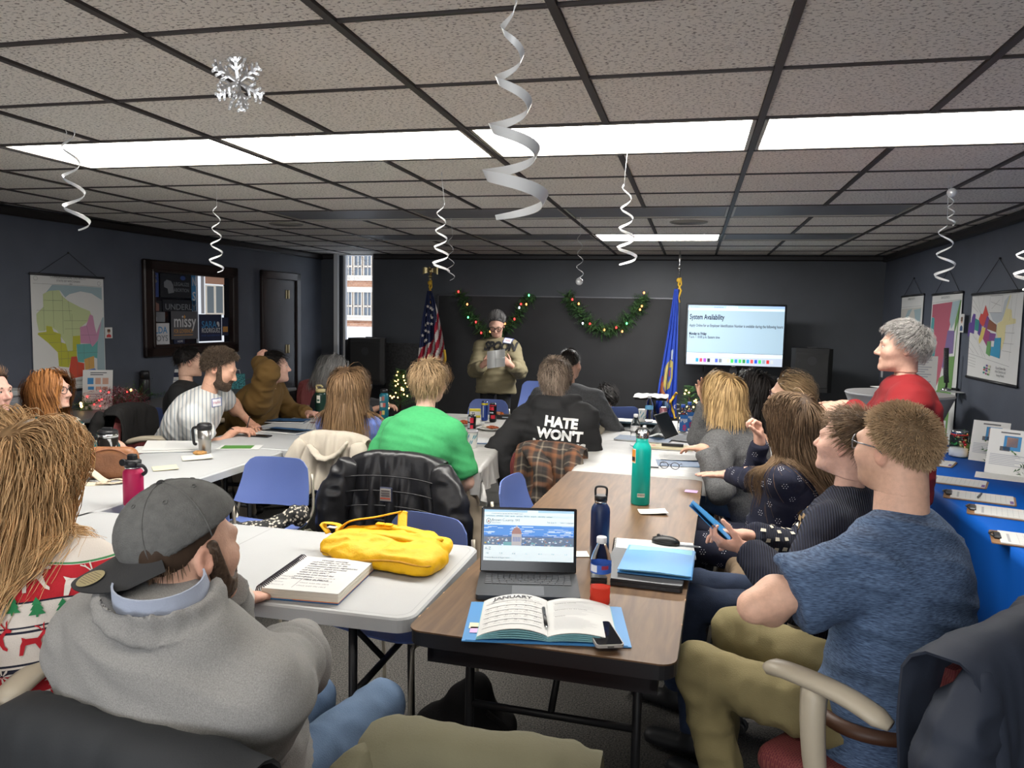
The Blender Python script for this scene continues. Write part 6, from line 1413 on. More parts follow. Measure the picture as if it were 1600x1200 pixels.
W1 = dict(WISC); W1['lines'] = WISC['lines']+[[(210, 345), (630, 345)], [(440, 925), (630, 925)], [(440, 955), (630, 955)], [(440, 970), (630, 970)]]+[[(225+3*math.cos(a)*4, 315+12*math.sin(a)), (225+12*math.cos(a+.8), 315+12*math.sin(a+.8))] for a in np.arange(0, 6.3, .7)]+[[(608+10*math.cos(a), 326+13*math.sin(a)), (608+10*math.cos(a+.8), 326+13*math.sin(a+.8))] for a in np.arange(0, 6.3, .7)]
wall_map('wall_map', 'hanging state map with coloured districts on the left wall', Lp(5.31, 1.905), .755, 1.0, W1, MAPC, (.385, -.20))
A2 = dict(size=(220, 660), org=(955, 370), polys=[('map_rose', [[(962, 412), (1112, 405), (1112, 480), (1085, 560), (1075, 640), (1055, 720), (1015, 790), (1000, 790), (1010, 560), (985, 555), (985, 470), (962, 465)]]), ('map_teal2', [[(962, 466), (985, 470), (985, 555), (1010, 560), (1000, 740), (975, 800), (960, 800), (950, 690)], [(950, 820), (985, 830), (960, 960), (945, 960)]]), ('map_green2', [[(1160, 440), (1150, 620), (1110, 625), (1090, 700), (1050, 720), (1045, 770), (1000, 800), (985, 870), (1005, 900), (1000, 1010), (1130, 1030), (1165, 440)], [(1165, 400), (1172, 400), (1160, 480), (1135, 540), (1140, 480)]]), ('map_lake', [[(1112, 405), (1165, 400), (1135, 490), (1115, 515), (1100, 480)], [(985, 870), (1003, 905), (1000, 1010), (965, 1010)]]), ('map_violet', [[(1092, 520), (1140, 520), (1140, 610), (1100, 615), (1075, 680), (1068, 670)]]), ('map_tan', [[(985, 760), (1000, 750), (990, 850), (960, 960), (955, 1010), (930, 1010), (965, 850)]])],
 lines=[[(962, 405), (1165, 398)]], text=[('SENATE DISTRICTS', 1060, 390, .028)])
wall_map('wall_map', 'tall hanging map of rose, teal and green districts behind the cocktail table', Rp(7.93, 1.915), .83, 1.42, A2, M2C, (.42, -.215))
A1 = dict(size=(150, 400), org=(748, 370), polys=[('map_paper', [[(752, 425), (890, 420), (880, 600), (745, 600)]]), ('map_lake', [[(800, 430), (830, 425), (790, 480), (775, 470)], [(840, 430), (888, 425), (885, 520), (860, 500), (845, 440)], [(850, 640), (880, 560), (880, 740), (860, 740)]]), ('map_brown', [[(765, 490), (790, 465), (798, 500), (770, 510)]]), ('map_lime', [[(765, 505), (800, 500), (815, 560), (870, 640), (840, 740), (760, 740)]])], lines=[[(752, 418), (890, 415)]], text=[('ASSEMBLY DISTRICTS', 820, 388, .028)])
wall_map('wall_map', 'farthest hanging state map on the right wall', Rp(9.02, 1.93), .80, .98, A1, M2C, (.40, -.175))
A3 = dict(size=(350, 610), org=(1243, 370), polys=[('ward_bay', [[(1385, 505), (1470, 505), (1480, 430), (1510, 390), (1500, 480), (1470, 560), (1440, 578), (1410, 560)]]), ('ward_cream', [[(1510, 400), (1520, 390), (1500, 480), (1530, 490), (1535, 545), (1560, 550), (1560, 578), (1500, 590), (1500, 680), (1485, 760), (1440, 640), (1445, 580), (1475, 560)]]),
 ('ward_purple', [[(1262, 510), (1280, 515), (1278, 660), (1245, 650), (1240, 680), (1228, 680), (1232, 580), (1250, 575), (1252, 540)], [(1312, 560), (1335, 585), (1330, 680), (1305, 655)]]), ('ward_teal', [[(1280, 545), (1312, 560), (1310, 640), (1280, 630)]]), ('ward_red', [[(1352, 450), (1378, 520), (1365, 560), (1345, 608), (1320, 580), (1308, 550), (1320, 510), (1335, 515)]]), ('ward_violet', [[(1368, 525), (1385, 545), (1380, 610), (1365, 660), (1350, 605), (1360, 560)]]), ('ward_yellow', [[(1340, 608), (1365, 612), (1350, 690), (1325, 730), (1318, 700)]]), ('ward_brown', [[(1385, 550), (1440, 590), (1440, 640), (1375, 620)]]), ('ward_magenta', [[(1365, 620), (1400, 640), (1410, 700), (1385, 745), (1350, 690)]]), ('ward_violet', [[(1395, 645), (1440, 650), (1435, 700), (1395, 700)]]), ('ward_green', [[(1385, 705), (1410, 705), (1410, 810), (1380, 790)]]), ('ward_blue', [[(1435, 680), (1478, 675), (1478, 815), (1412, 800), (1415, 740), (1432, 740)]])],
 lines=[[(1252, 385), (1575, 385)], [(1250, 400), (1330, 520)], [(1290, 380), (1320, 500)], [(1250, 450), (1300, 500)], [(1340, 390), (1325, 480)], [(1240, 700), (1330, 810)], [(1230, 740), (1290, 800)], [(1330, 740), (1380, 820)], [(1300, 680), (1360, 820)], [(1260, 650), (1300, 700)], [(1500, 640), (1560, 640)], [(1490, 710), (1560, 712)], [(1530, 390), (1525, 560)], [(1560, 390), (1540, 820)], [(1490, 760), (1550, 765)], [(1225, 800), (1545, 860)], [(1385, 390), (1470, 390), (1468, 508), (1382, 505), (1385, 390)], [(1390, 430), (1460, 460)], [(1400, 480), (1450, 420)], [(1250, 830), (1310, 840)], [(1250, 850), (1310, 862)], [(1250, 870), (1310, 882)], [(1250, 890), (1310, 900)]],
 text=[('City of Green Bay', 1490, 888, .026), ('Alder Districts and', 1490, 912, .026), ('Voting Wards', 1490, 936, .026)])
t = wall_map('wall_map', 'hanging city ward map with purple, red and yellow areas at the right edge', Rp(6.86, 1.885), .985, .655, A3, M3C, (.5, -.25))
mb = MB(); pr = Rp(6.86, 1.885)
for i, (a, b) in enumerate([(1390, 868), (1408, 870), (1372, 885), (1390, 888), (1408, 892), (1372, 900), (1390, 905), (1408, 908), (1370, 920), (1388, 925), (1402, 928)]):
 u, v = (a-1243)*.985/350, (b-370)*.655/610; mb.add([pr(u, v, .0172), pr(u, v+.014, .0172), pr(u+.03, v+.014, .0172), pr(u+.03, v, .0172)], [(0, 1, 2, 3)], i % 6)
mb.out('legend', [MATS[k] for k in ('ward_purple', 'ward_cream', 'ward_teal', 'ward_magenta', 'ward_green', 'ward_red')], t, True)
def photo_card(label, c, U, Vd, N, w, h, shirt):
 t = thing('photo_card', label, 'photo', c); M3 = np.stack([U, Vd, N], 1); mb = MB(); mb.box((-w/2, -h/2, 0), (w/2, h/2, .002), 0, M3); mb.out('card', PAPER, t)
 mb = MB(); z = .0026
 mb.add([M3@np.array((x, y, z)) for x, y in disc(0, h*.12, w*.2, 12)], [tuple(range(12))], 0); mb.add([M3@np.array((x, y, z)) for x, y in [(-w*.34, -h*.42), (w*.34, -h*.42), (w*.3, -h*.2), (0, -h*.1), (-w*.3, -h*.2)]], [(0, 1, 2, 3, 4)], 1); mb.add([M3@np.array((x, y, z+.0004)) for x, y in [(-w*.22, h*.1), (w*.22, h*.1), (w*.2, h*.34), (-w*.2, h*.34)]], [(0, 1, 2, 3)], 2)
 mb.out('picture', [M_('photo_skin', (.5, .3, .22)), shirt, M_('photo_hair', (.12, .06, .03))], t, smooth=False)
Zv = np.array([0, 0, 1.0])
def on_left(px, py): d = _ray(px, py); k = XL0/(d[0]-XLK*d[1]); return CAMP+d*k
photo_card('small portrait card pinned beside the left wall map', on_left(167, 520)+LN*.02, LU, Zv, LN, .085, .10, M_('photo_red', (.5, .05, .05)))
photo_card('small portrait card on the edge of the tall rose and green map', X_(1503, 505, XR-.03), np.array([0, -1.0, 0]), Zv, np.array([-1.0, 0, 0]), .10, .15, M_('photo_blue', (.05, .09, .2)))
t = thing('wall_switch', 'white switch plate low on the dark wall beside the far corner', 'switch', X_(1379, 575, XR)); MB().box((-.008, -.04, -.11), (0, .04, .11), bev=.003).out('plate', WHITEP, t); MB().box((-.013, -.012, -.03), (-.008, .012, .03)).out('toggle', WHITEP, t)
def lw(y0, y1, z0, z1, d0, d1, mi=0, mb=None, bev=0.0): return lbox(MB() if mb is None else mb, y0, y1, z0, z1, d0, d1, mi, bev)
FRM = M_('mahogany_frame', (.014, .007, .006), .3)
y0, y1, z0, z1 = 6.54, 8.0, 1.15, 2.12
win2 = thing('framed_window', 'dark framed window full of campaign signs on the left wall', 'window', lwall(7.27, z0)); fb = MB()
for a in ((y0, y0+.11, z0, z1), (y1-.11, y1, z0, z1), (y0, y1, z0, z0+.11), (y0, y1, z1-.11, z1)): lw(*a, 0, .05, 0, fb, .012)
for a in ((y0+.09, y0+.125, z0+.09, z1-.09), (y1-.125, y1-.09, z0+.09, z1-.09), (y0+.09, y1-.09, z0+.09, z0+.125), (y0+.09, y1-.09, z1-.125, z1-.09)): lw(*a, 0, .07, 0, fb, .008)
fb.out('frame', FRM, win2, True)
lw(y0+.1, y1-.1, z0+.1, z1-.1, .001, .008).out('dark_backing', M_('dark_glass', (.006, .007, .012), .08), win2, True)
def wy(px): return None
def sign(px0, py0, px1, py1, bg, texts, d=.012, polys=(), border=None):
 A = on_left(px0, py0); B = on_left(px1, py1); ya, yb = A[1], B[1]; za, zb = A[2], B[2]; mb = MB(); lw(ya, yb, zb, za, d, d+.004, 0, mb)
 ms = [bg]; P = lambda u, v: lwall(ya, za-v*(za-zb), d+.0052)+LU*(u*(yb-ya)/LU[1])
 W_ = (yb-ya)/LU[1]; H_ = za-zb
 for (tx, u, v, fs, m_, *fit) in texts:
  if m_ not in ms: ms.append(m_)
  put_text(mb, tx, fs*H_, P(u, v), LU, Zv, ms.index(m_), 'LEFT', .004*fs*H_*3, 0, 1, 0, fit[0]*W_ if fit else None)
 for pl, m_ in polys:
  if m_ not in ms: ms.append(m_)
  mb.add([P(u, v) for u, v in pl], [tuple(range(len(pl)))[::-1]], ms.index(m_))
 return mb.out('sign', ms, win2, True, smooth=False)
SW_, SGY, SBL, SLB, SOR, SNV, SBK = M_('sign_white', (.5, .5, .52)), M_('sign_grey', (.16, .17, .19)), M_('sign_blue', (.03, .06, .22)), M_('sign_light_blue', (.04, .20, .42)), M_('sign_orange', (.45, .22, .06)), M_('sign_navy', (.012, .018, .05)), M_('sign_black', (.008, .010, .016))
WIS = [(.1, .4), (.2, .3), (.35, .35), (.42, .5), (.45, .8), (.25, .85), (.22, .65), (.1, .6)]
sign(226, 423, 246, 464, SBL, [('IS', .1, .45, .45, SGY, .7), ('LE', .1, .9, .3, SGY, .5)]); sign(248, 424, 297, 466, SBK, [('LEGALIZE', .42, .52, .2, SGY, .5), ('ABORTION', .42, .76, .2, SGY, .5)], polys=[([(u*.9+.02, v) for u, v in WIS], SGY), (disc(.72, .2, .09, 12), SBL)]); sign(227, 469, 251, 487, SBK, [], polys=[([(.2, .95), (.2, .3), (.5, .1), (.8, .3), (.8, .95)], M_('sign_skin', (.2, .1, .08)))])
sign(252, 468, 305, 487, SBK, [('UNDERLY', .06, .85, .72, SGY, .92)]); sign(297, 423, 305, 500, SLB, [('N', .1, .3, .25, SW_, .7), ('S', .1, .6, .25, SW_, .7), ('Y', .1, .95, .2, SW_, .7)]); sign(227, 487, 256, 503, SGY, [('HOPE', .1, .4, .3, SBK, .4), ('VOTE', .1, .85, .4, SW_, .45)])
sign(227, 505, 263, 548, SW_, [('KELDA', .0, .36, .34, SLB, .88), ('ROYS', .22, .64, .30, SGY, .68), ('for GOVERNOR', .14, .82, .11, SGY, .66)], .014); sign(270, 528, 287, 545, SNV, [('HOPE', .3, .4, .25, SW_, .5)])
MG = M_('sign_charcoal', (.075, .075, .085)); sign(264, 486, 305, 529, MG, [('missy', .08, .56, .62, SW_, .86), ('FOR GOVERNOR', .08, .78, .2, SOR, .74)], .022, polys=[([(.46, .2), (.5, .12), (.55, .2), (.5, .28)], SOR), ([(.08, .84), (.82, .84), (.82, .865), (.08, .865)], SOR)])
sign(308, 491, 344, 532, SNV, [('SARA', .1, .5, .36, SLB, .66), ('RODRIGUEZ', .1, .68, .24, SW_, .82), ('FOR GOVERNOR', .1, .82, .09, SBL, .8)], .018, polys=[([(.74+u*.35, .15+v*.38) for u, v in WIS], SW_)]); sign(345, 496, 355, 524, SNV, [], .012, polys=[([(.1, .5), (.9, .5), (.9, .8), (.1, .8)], SOR)])
pn = MB(); A, B = on_left(305, 421), on_left(349, 541); lw(A[1], B[1], B[2], A[2], .009, .0105, 0, pn); pn.out('pane', M_('bright_daylight_pane', (.8, .84, .9), .3, emit=(.75, (.85, .92, 1))), win2, True)
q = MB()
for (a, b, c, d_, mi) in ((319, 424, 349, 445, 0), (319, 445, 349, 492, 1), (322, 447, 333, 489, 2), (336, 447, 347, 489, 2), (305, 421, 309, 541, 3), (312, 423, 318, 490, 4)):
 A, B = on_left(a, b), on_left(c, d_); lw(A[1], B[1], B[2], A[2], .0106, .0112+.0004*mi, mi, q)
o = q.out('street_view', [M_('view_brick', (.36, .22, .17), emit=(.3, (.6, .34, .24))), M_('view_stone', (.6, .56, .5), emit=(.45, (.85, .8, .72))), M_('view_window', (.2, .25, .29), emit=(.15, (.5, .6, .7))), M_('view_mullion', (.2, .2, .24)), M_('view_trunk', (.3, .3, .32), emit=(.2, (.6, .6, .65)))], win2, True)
A, B = on_left(405, 421), on_left(466, 428); dy0, dy1 = A[1], B[1]
dr = lw(dy0+.09, dy1-.09, 0, 2.03, .002, .02).out('door_1', M_('dark_door', (.010, .007, .007), .35)); dr['kind'] = 'structure'
fb = MB(); lw(dy0, dy0+.1, 0, 2.13, 0, .045, 0, fb, .01); lw(dy1-.1, dy1, 0, 2.13, 0, .045, 0, fb, .01); lw(dy0, dy1, 2.03, 2.13, 0, .045, 0, fb, .01); fb.out('door_frame', FRM, dr)
for py in (460, 545):
 p = on_left(447, py); mb = MB(); lw(p[1]-.045, p[1]+.045, p[2]-.055, p[2]+.055, .021, .027, 0, mb, .003); mb.tube([p+LN*.03+(0, 0, -.055), p+LN*.03+(0, 0, .055)], .008, 8); mb.out('hinge', M_('brass', (.35, .28, .15), .35, metal=.7), dr)
bb = thing('blackboard', 'wide matt black display panel with thin grey frame on the back wall', 'blackboard', (-1.78, YB, .3))
MB().box((-3.35, YB-.03, .30), (-.2, YB-.012, 1.885)).out('panel', M_('matt_black', (.022, .022, .024), .6, noise=(3, .15)), bb, True)
fb = MB(); fb.box((-3.365, YB-.04, 1.885), (-.185, YB-.008, 1.9)); fb.box((-3.365, YB-.04, .29), (-3.35, YB-.008, 1.9)); fb.box((-.2, YB-.04, .29), (-.185, YB-.008, 1.9)); fb.out('frame', M_('grey_aluminium', (.11, .11, .12), .4, metal=.6), bb, True)
t = thing('partition', 'low dark grey fabric partition left of the striped flag', 'partition', (-3.75, YB-.1, 0)); MB().box((-4.09, YB-.12, .05), (-3.41, YB-.06, 1.235), bev=.01).out('panel', M_('grey_fabric', (.045, .045, .047), .95, noise=(40, .3)), t, True); MB().box((-4.0, YB-.25, 0), (-3.95, YB-.02, .06)).box((-3.55, YB-.25, 0), (-3.5, YB-.02, .06)).out('foot', BLK, t, True)
PINE = M_('pine_needles', (.065, .15, .045), .7, noise=(60, .5)); PINED = M_('pine_dark', (.035, .085, .03), .7)
BULB = {k: M_('bulb_'+k, c, .3, emit=(6.0, c)) for k, c in dict(orange=(1, .30, .08), red=(1, .03, .03), green=(.1, 1, .25), white=(.75, .8, 1), warm=(1, .62, .22)).items()}
def garland(name, label, path, n, rad, bulbs, seedv, group=None, cat='garland'):
 r_ = np.random.default_rng(seedv); P = smooth_path(path, 60); t = thing(name, label, cat, P[len(P)//2], 0, group); mb = MB(); T = np.gradient(P, axis=0)
 k = np.linspace(0, len(P)-1, n).astype(int)
 for i in k:
  ax = nrm(T[i]); v = nrm(r_.normal(size=3)); v = nrm(v-ax*(v@ax)*.7); L = rad*r_.uniform(.6, 1.25); b = P[i]+r_.normal(size=3)*.008; s_ = nrm(np.cross(v, r_.normal(size=3)))
  for q in range(5):   # a sprig: crossed needles
   c_ = b+v*L*(q+1)/5; w_ = .032*(1.15-q/6)
   for sg in (-1, 1): e = c_+(s_*sg+v*.8)*w_; d = np.cross(s_, v)*.005; mb.add([c_-d, c_+d, e], [(0, 1, 2)], i % 2)
  d = s_*.002; mb.add([b-d, b+d, b+v*L*1.1], [(0, 1, 2)], 1)
 o = mb.out('needles', [PINE, PINED], t, True, kind='stuff', smooth=False)
 MB().tube(P[::3], .006, 5).out('wire', PINED, t, True)
 for (f, c) in bulbs:
  i = int(f*(len(P)-1)); off = nrm(np.array([r_.normal()*.4, -1, r_.normal()*.5])) if cat != 'tree' else 0; m2 = MB(); m2.ball(P[i]+off*rad*.85, (.011, .011, .015), 0, 8, 6); m2.out('bulb', BULB[c], t, True)
 return t
bp_ = lambda pts, Y=YB-.1: [D(x, y, Y) for x, y in pts]
garland('garland', 'pine garland with coloured lights swagged behind the standing woman', bp_([(716, 458), (728, 478), (740, 500), (752, 515), (770, 522), (792, 514), (808, 496), (820, 475), (832, 462)]), 420, .10, [(.0, 'red'), (.12, 'orange'), (.2, 'green'), (.33, 'red'), (.42, 'red'), (.5, 'orange'), (.66, 'orange'), (.72, 'red'), (.8, 'white'), (.86, 'red'), (.93, 'orange'), (.98, 'green')], 3, 'pine garlands on the back wall')
garland('garland', 'pine garland with coloured lights swagged across the black panel near the blue flag', bp_([(884, 462), (898, 476), (910, 496), (926, 510), (946, 518), (966, 512), (984, 496), (1000, 478), (1006, 462)]), 480, .115, [(.06, 'red'), (.16, 'orange'), (.3, 'white'), (.38, 'red'), (.5, 'orange'), (.6, 'red'), (.66, 'orange'), (.74, 'green'), (.84, 'orange'), (.93, 'orange'), (1.0, 'orange')], 4, 'pine garlands on the back wall')
def flag(label, px0, y_top, Y, pole_px, cloth, eagle, fringe):
 base = D(pole_px, 560, Y); t = thing('flag', label, 'flag', (base[0], Y, 0)); B0 = np.array([base[0], Y, 0]); POLE = M_('brass_pole', (.45, .36, .18), .3, metal=.9)
 top = D(pole_px, y_top, Y)[2]; MB().lathe([(.013, .05), (.013, top)], 10).out('pole', POLE if eagle else M_('steel_pole', (.45, .45, .45), .25, metal=.9), t); MB().lathe([(.15, 0), (.15, .02), (.05, .05), (.02, .09)], 24).out('base', POLE, t)
 f = MB()
 if eagle:
  z = top; f.ball((0, 0, z+.015), .022); f.lathe([(.01, z+.03), (.03, z+.05), (.012, z+.065)], 12); f.tube([(0, 0, z+.065), (0, 0, z+.12), (.005, -.01, z+.15)], [.016, .026, .012], 8); f.ball((-.012, -.005, z+.158), (.018, .012, .012))
  for sx in (-1, 1):
   G_ = np.array([[(sx*(.015+.085*a), .004*math.sin(a*6), z+.145+.02*math.sin(a*2.2)-b*(.04+.075*a*(1-.35*a))) for b in np.linspace(0, 1, 5)] for a in np.linspace(0, 1, 8)]); f.slab(G_, .008)
 else: f.lathe([(.012, top), (.024, top+.02), (.022, top+.035), (.010, top+.05), (.012, top+.08), (.02, top+.12), (.004, top+.24)], 12)
 f.out('finial', POLE if eagle else MATS['steel_pole'], t)
 GOLDM = M_('gold_fringe', (.55, .33, .03), .8); tl = MB(); zt = cloth['zt']
 tl.tube([(.02, -.02, zt+.13), (-.005, -.03, zt+.05), (.03, -.03, zt-.02), (0, -.03, zt-.12)], .012, 6); tl.tube([(.02, -.02, zt+.13), (.03, -.03, zt+.05), (-.02, -.03, zt-.03), (.02, -.035, zt-.16)], .010, 6); tl.ball((0, -.02, zt+.10), (.03, .025, .03)); tl.out('tassel_cord', GOLDM, t)
 n, m_ = 61, 61; G_ = np.zeros((n, m_, 3)); mi = np.zeros((n-1, m_-1), int)
 for i in range(n):
  for j in range(m_):
   u, v = i/(n-1), j/(m_-1); xl_ = np.interp(v, cloth['v'], cloth['l']); xr_ = np.interp(v, cloth['v'], cloth['r']); zb = cloth['zb'](u)
   x = xl_+(xr_-xl_)*u; y = -.035-.045*(.25+v)*(1+math.sin(u*19+v*1.5))*.6-.012*math.sin(u*41+v*5); G_[i, j] = (x, y, zt+(zb-zt)*v)
 f2 = MB(); f2.grid(G_); k = 0
 fm = [cloth['col'](i/(n-1), j/(m_-1)) for i in range(n-1) for j in range(m_-1)]; f2.m = fm
 o = f2.out('cloth', cloth['mats'], t, smooth=True); md = o.modifiers.new('thickness', 'SOLIDIFY'); md.thickness = .002
 if fringe:
  fr_ = MB(); pts = [G_[min(n-1, int(u*(n-1))), min(m_-1, int(v*(m_-1)))]+(0, -.012, 0) for u, v in fringe]; fr_.tube(smooth_path(pts, 26), .017, 6, flat=((0, 1, 0), .35)); fr_.out('fringe', GOLDM, t)
 if cloth.get('art'): cloth['art'](t, G_, n, m_)
 return t
dz = lambda py, Y: D(700, py, Y)[2]
px2x = lambda px, Y, b: D(px, 500, Y)[0]-b
Y1 = 9.35; b1 = D(670, 560, Y1)[0]; U1 = lambda p: px2x(p, Y1, b1)
def uscol(u, v):
 if v < .56 and u < 1.15-.95*v: return 2
 return int((u*.62+v*1.1-.05)*9.2) % 2
FR, FWH, FBL = M_('flag_red', (.30, .012, .03), .75), M_('flag_white', (.50, .46, .44), .8), M_('flag_blue_dark', (.008, .014, .055), .8)
STARS = [(.38, .17), (.62, .2), (.28, .26), (.55, .29), (.75, .24), (.4, .35), (.2, .36), (.6, .39), (.3, .43), (.14, .46), (.45, .46), (.66, .33), (.2, .53), (.33, .52)]
def stars(t, G_, n, m_):
 s_ = MB()
 for u, v in STARS:
  c = G_[int(u*(n-1)), int(v*(m_-1))]+(0, -.02, 0); s_.add([c+np.array([math.sin(a)*r_, 0, math.cos(a)*r_]) for a, r_ in [(math.pi*k/5, .026 if k % 2 == 0 else .011) for k in range(10)]], [tuple(range(10))])
 s_.out('star', FWH, t, smooth=False)
flag('striped national flag with gold eagle finial hanging beside the black panel', 0, 438, Y1, 671, dict(zt=dz(455, Y1), v=[0, .3, .75, 1], l=[U1(668), U1(661), U1(655), U1(653)], r=[U1(675), U1(685), U1(697), U1(700)], zb=lambda u: dz(612-50*u**1.5, Y1), mats=[FR, FWH, FBL], col=uscol, art=stars), True, [(1, .86), (1, 1), (.8, 1), (.6, 1), (.42, 1)])
Y2 = 9.3; b2 = D(1052, 560, Y2)[0]; U2 = lambda p: px2x(p, Y2, b2)
FB2 = M_('flag_royal_blue', (.018, .055, .36), .7)
def emblem(t, G_, n, m_):
 def P(u, v, d=.009):
  x, y = np.clip(u, 0, 1)*(n-1), np.clip(v, 0, 1)*(m_-1); i, j = min(int(x), n-2), min(int(y), m_-2); fx_, fy2 = x-i, y-j
  return (G_[i, j]*(1-fx_)+G_[i+1, j]*fx_)*(1-fy2)+(G_[i, j+1]*(1-fx_)+G_[i+1, j+1]*fx_)*fy2+np.array([0, -d, 0])
 a = MB()
 def bl(pts, mi): V3, T = refine(np.array([(u, v, 0) for u, v in pts]), [tuple(range(len(pts)))], .03); a.add([P(u, v, .008+.002*mi) for u, v, _ in V3], T, mi)
 bl([(.2, .60), (.35, .56), (.55, .54), (.72, .56), (.74, .68), (.6, .76), (.4, .78), (.24, .72)], 0); bl([(.45, .60), (.62, .60), (.64, .68), (.52, .72), (.44, .67)], 1); bl([(.5, .62), (.58, .62), (.58, .67), (.5, .67)], 2); bl([(.1, .72), (.25, .70), (.3, .78), (.6, .84), (.55, .88), (.2, .8)], 3); bl([(.1, .66), (.18, .66), (.2, .76), (.12, .8)], 2); bl([(.5, .47), (.66, .46), (.66, .54), (.56, .54)], 4); bl([(.2, .82), (.5, .86), (.7, .9), (.66, .92), (.4, .9)], 5)
 a.out('emblem', [M_('emblem_gold', (.42, .34, .10)), M_('emblem_blue', (.06, .10, .35)), M_('emblem_red', (.35, .05, .08)), M_('emblem_orange', (.38, .14, .05)), M_('emblem_pale', (.4, .45, .5)), M_('emblem_cyan', (.18, .28, .42))], t, smooth=False)
 c = MB(); put_text(c, 'C', .10, P(.86, .93)+np.array([0, -.02, 0]), (1, 0, 0), Zv); c.out('lettering', FWH, t)
flag('royal blue state flag with crest and gold fringe beside the television', 0, 423, Y2, 1056, dict(zt=dz(447, Y2), v=[0, .3, .7, 1], l=[U2(1048), U2(1041), U2(1030), U2(1023)], r=[U2(1054), U2(1056), U2(1058), U2(1059)], zb=lambda u: dz(640-6*u, Y2), mats=[FB2], col=lambda u, v: 0, art=emblem), False, [(1, .80), (.86, .84), (.7, .88), (.78, .93), (.9, .97), (.97, 1)])
Yt = 9.35; tl_, tr_ = D(1073, 475, Yt), D(1230, 475, Yt); ztop = (tl_[2]+tr_[2])/2; zbot = D(1150, 574, Yt)[2]; xa, xb = tl_[0], tr_[0]; W_, H_ = xb-xa, ztop-zbot
tv = thing('television', 'large flat television on a black stand showing System Availability page', 'television', ((xa+xb)/2, Yt, 0)); cx_ = (xa+xb)/2
MB().box((-W_/2, -.01, zbot), (W_/2, .05, ztop), bev=.006).out('bezel', M_('gloss_black', (.006, .006, .007), .15), tv)
SCR = M_('tv_screen', (.3, .4, .48), .3, emit=(.50, (.46, .68, .84)))
b_ = .022; sc = MB().box((-W_/2+b_, -.0115, zbot+b_), (W_/2-b_, -.0095, ztop-b_)).out('screen', SCR, tv)
s_ = MB(); SX = lambda u: -W_/2+b_+u*(W_-2*b_); SZ = lambda v: ztop-b_-v*(H_-2*b_); fy_ = -.0125
def rect(mb, u0, v0, u1, v1, mi, dy=0): mb.quad((SX(u0), fy_-dy, SZ(v1)), (SX(u1), fy_-dy, SZ(v1)), (SX(u1), fy_-dy, SZ(v0)), (SX(u0), fy_-dy, SZ(v0)), mi)
rect(s_, 0, 0, 1, .045, 1); rect(s_, 0, .045, 1, .085, 2); rect(s_, .4, .01, .52, .045, 2, .0003); rect(s_, .0, .795, 1, .80, 0); rect(s_, 0, .80, 1, .865, 2); rect(s_, 0, .865, 1, 1, 3)
IC = ['#1f8fff', '#f0405a', '#9b4de0', '#202830', '#e0e0e0', '#4b5fd0', '#707a80', '#e8e8e8', '#f4e7b0', '#3ccf5a', '#2f7fff', '#3ccf5a', '#2a8a4a', '#1f8fff', '#f05050', '#2050e0', '#3ccf5a', '#8aa0b0', '#d03030', '#c8ccd0']
im = []
for i, c in enumerate(IC):
 im.append(M_('icon_%s' % c[1:], c, .4, emit=(.5, srgb(c)))); u = .10+i*.041; rect(s_, u, .895, u+.028, .955, 4+i, .0004)
T_ = lambda tx, u, v, fs, bold=0, fit=None: put_text(s_, tx, fs, (SX(u), fy_-.0006, SZ(v)), (1, 0, 0), Zv, 0, 'LEFT', bold, fit=fit)
Wn = W_-2*b_
T_('System Availability', .018, .235, .085, .002, .365*Wn); T_('Apply Online for an Employer Identification Number is available during the following hours:', .018, .36, .046, .0006, .975*Wn); T_('Monday to Friday', .018, .50, .046, .0018, .185*Wn); T_('7 a.m. \u2013 10:00 p.m. Eastern time', .018, .555, .042, .0006, .325*Wn)
for u in (.02, .27, .41): T_('School and Government', u, .036, .018, 0, .1*Wn)
s_.out('screen_print', [M_('screen_ink', (.01, .02, .06)), M_('screen_bar', (.35, .52, .8), .4, emit=(.5, (.45, .62, .88))), M_('screen_pale', (.6, .72, .85), .4, emit=(.6, (.66, .8, .95))), M_('screen_dock', (.45, .5, .6), .4, emit=(.45, (.6, .68, .82)))]+im, tv)
MB().box((-.045, .03, .1), (.045, .10, zbot+.1), bev=.005).out('pillar', BLKP, tv); MB().box((-.5, -.25, .0), (.5, .3, .04), bev=.01).out('base', BLKP, tv); MB().box((-.02, -.0115, zbot+.006), (.02, -.0105, zbot+.015)).out('badge', M_('badge_grey', (.2, .2, .2)), tv)
cbm = MB(); c0 = D(1099, 575, Yt+.1); cbm.tube(smooth_path([c0+(0, 0, .1), c0, c0+(0, 0, -.5), c0+(.02, -.05, -1.0)], 14), .008, 6); tag(cbm.out('cable', CORD), 'black cable hanging below the left half of the television', 'cable')
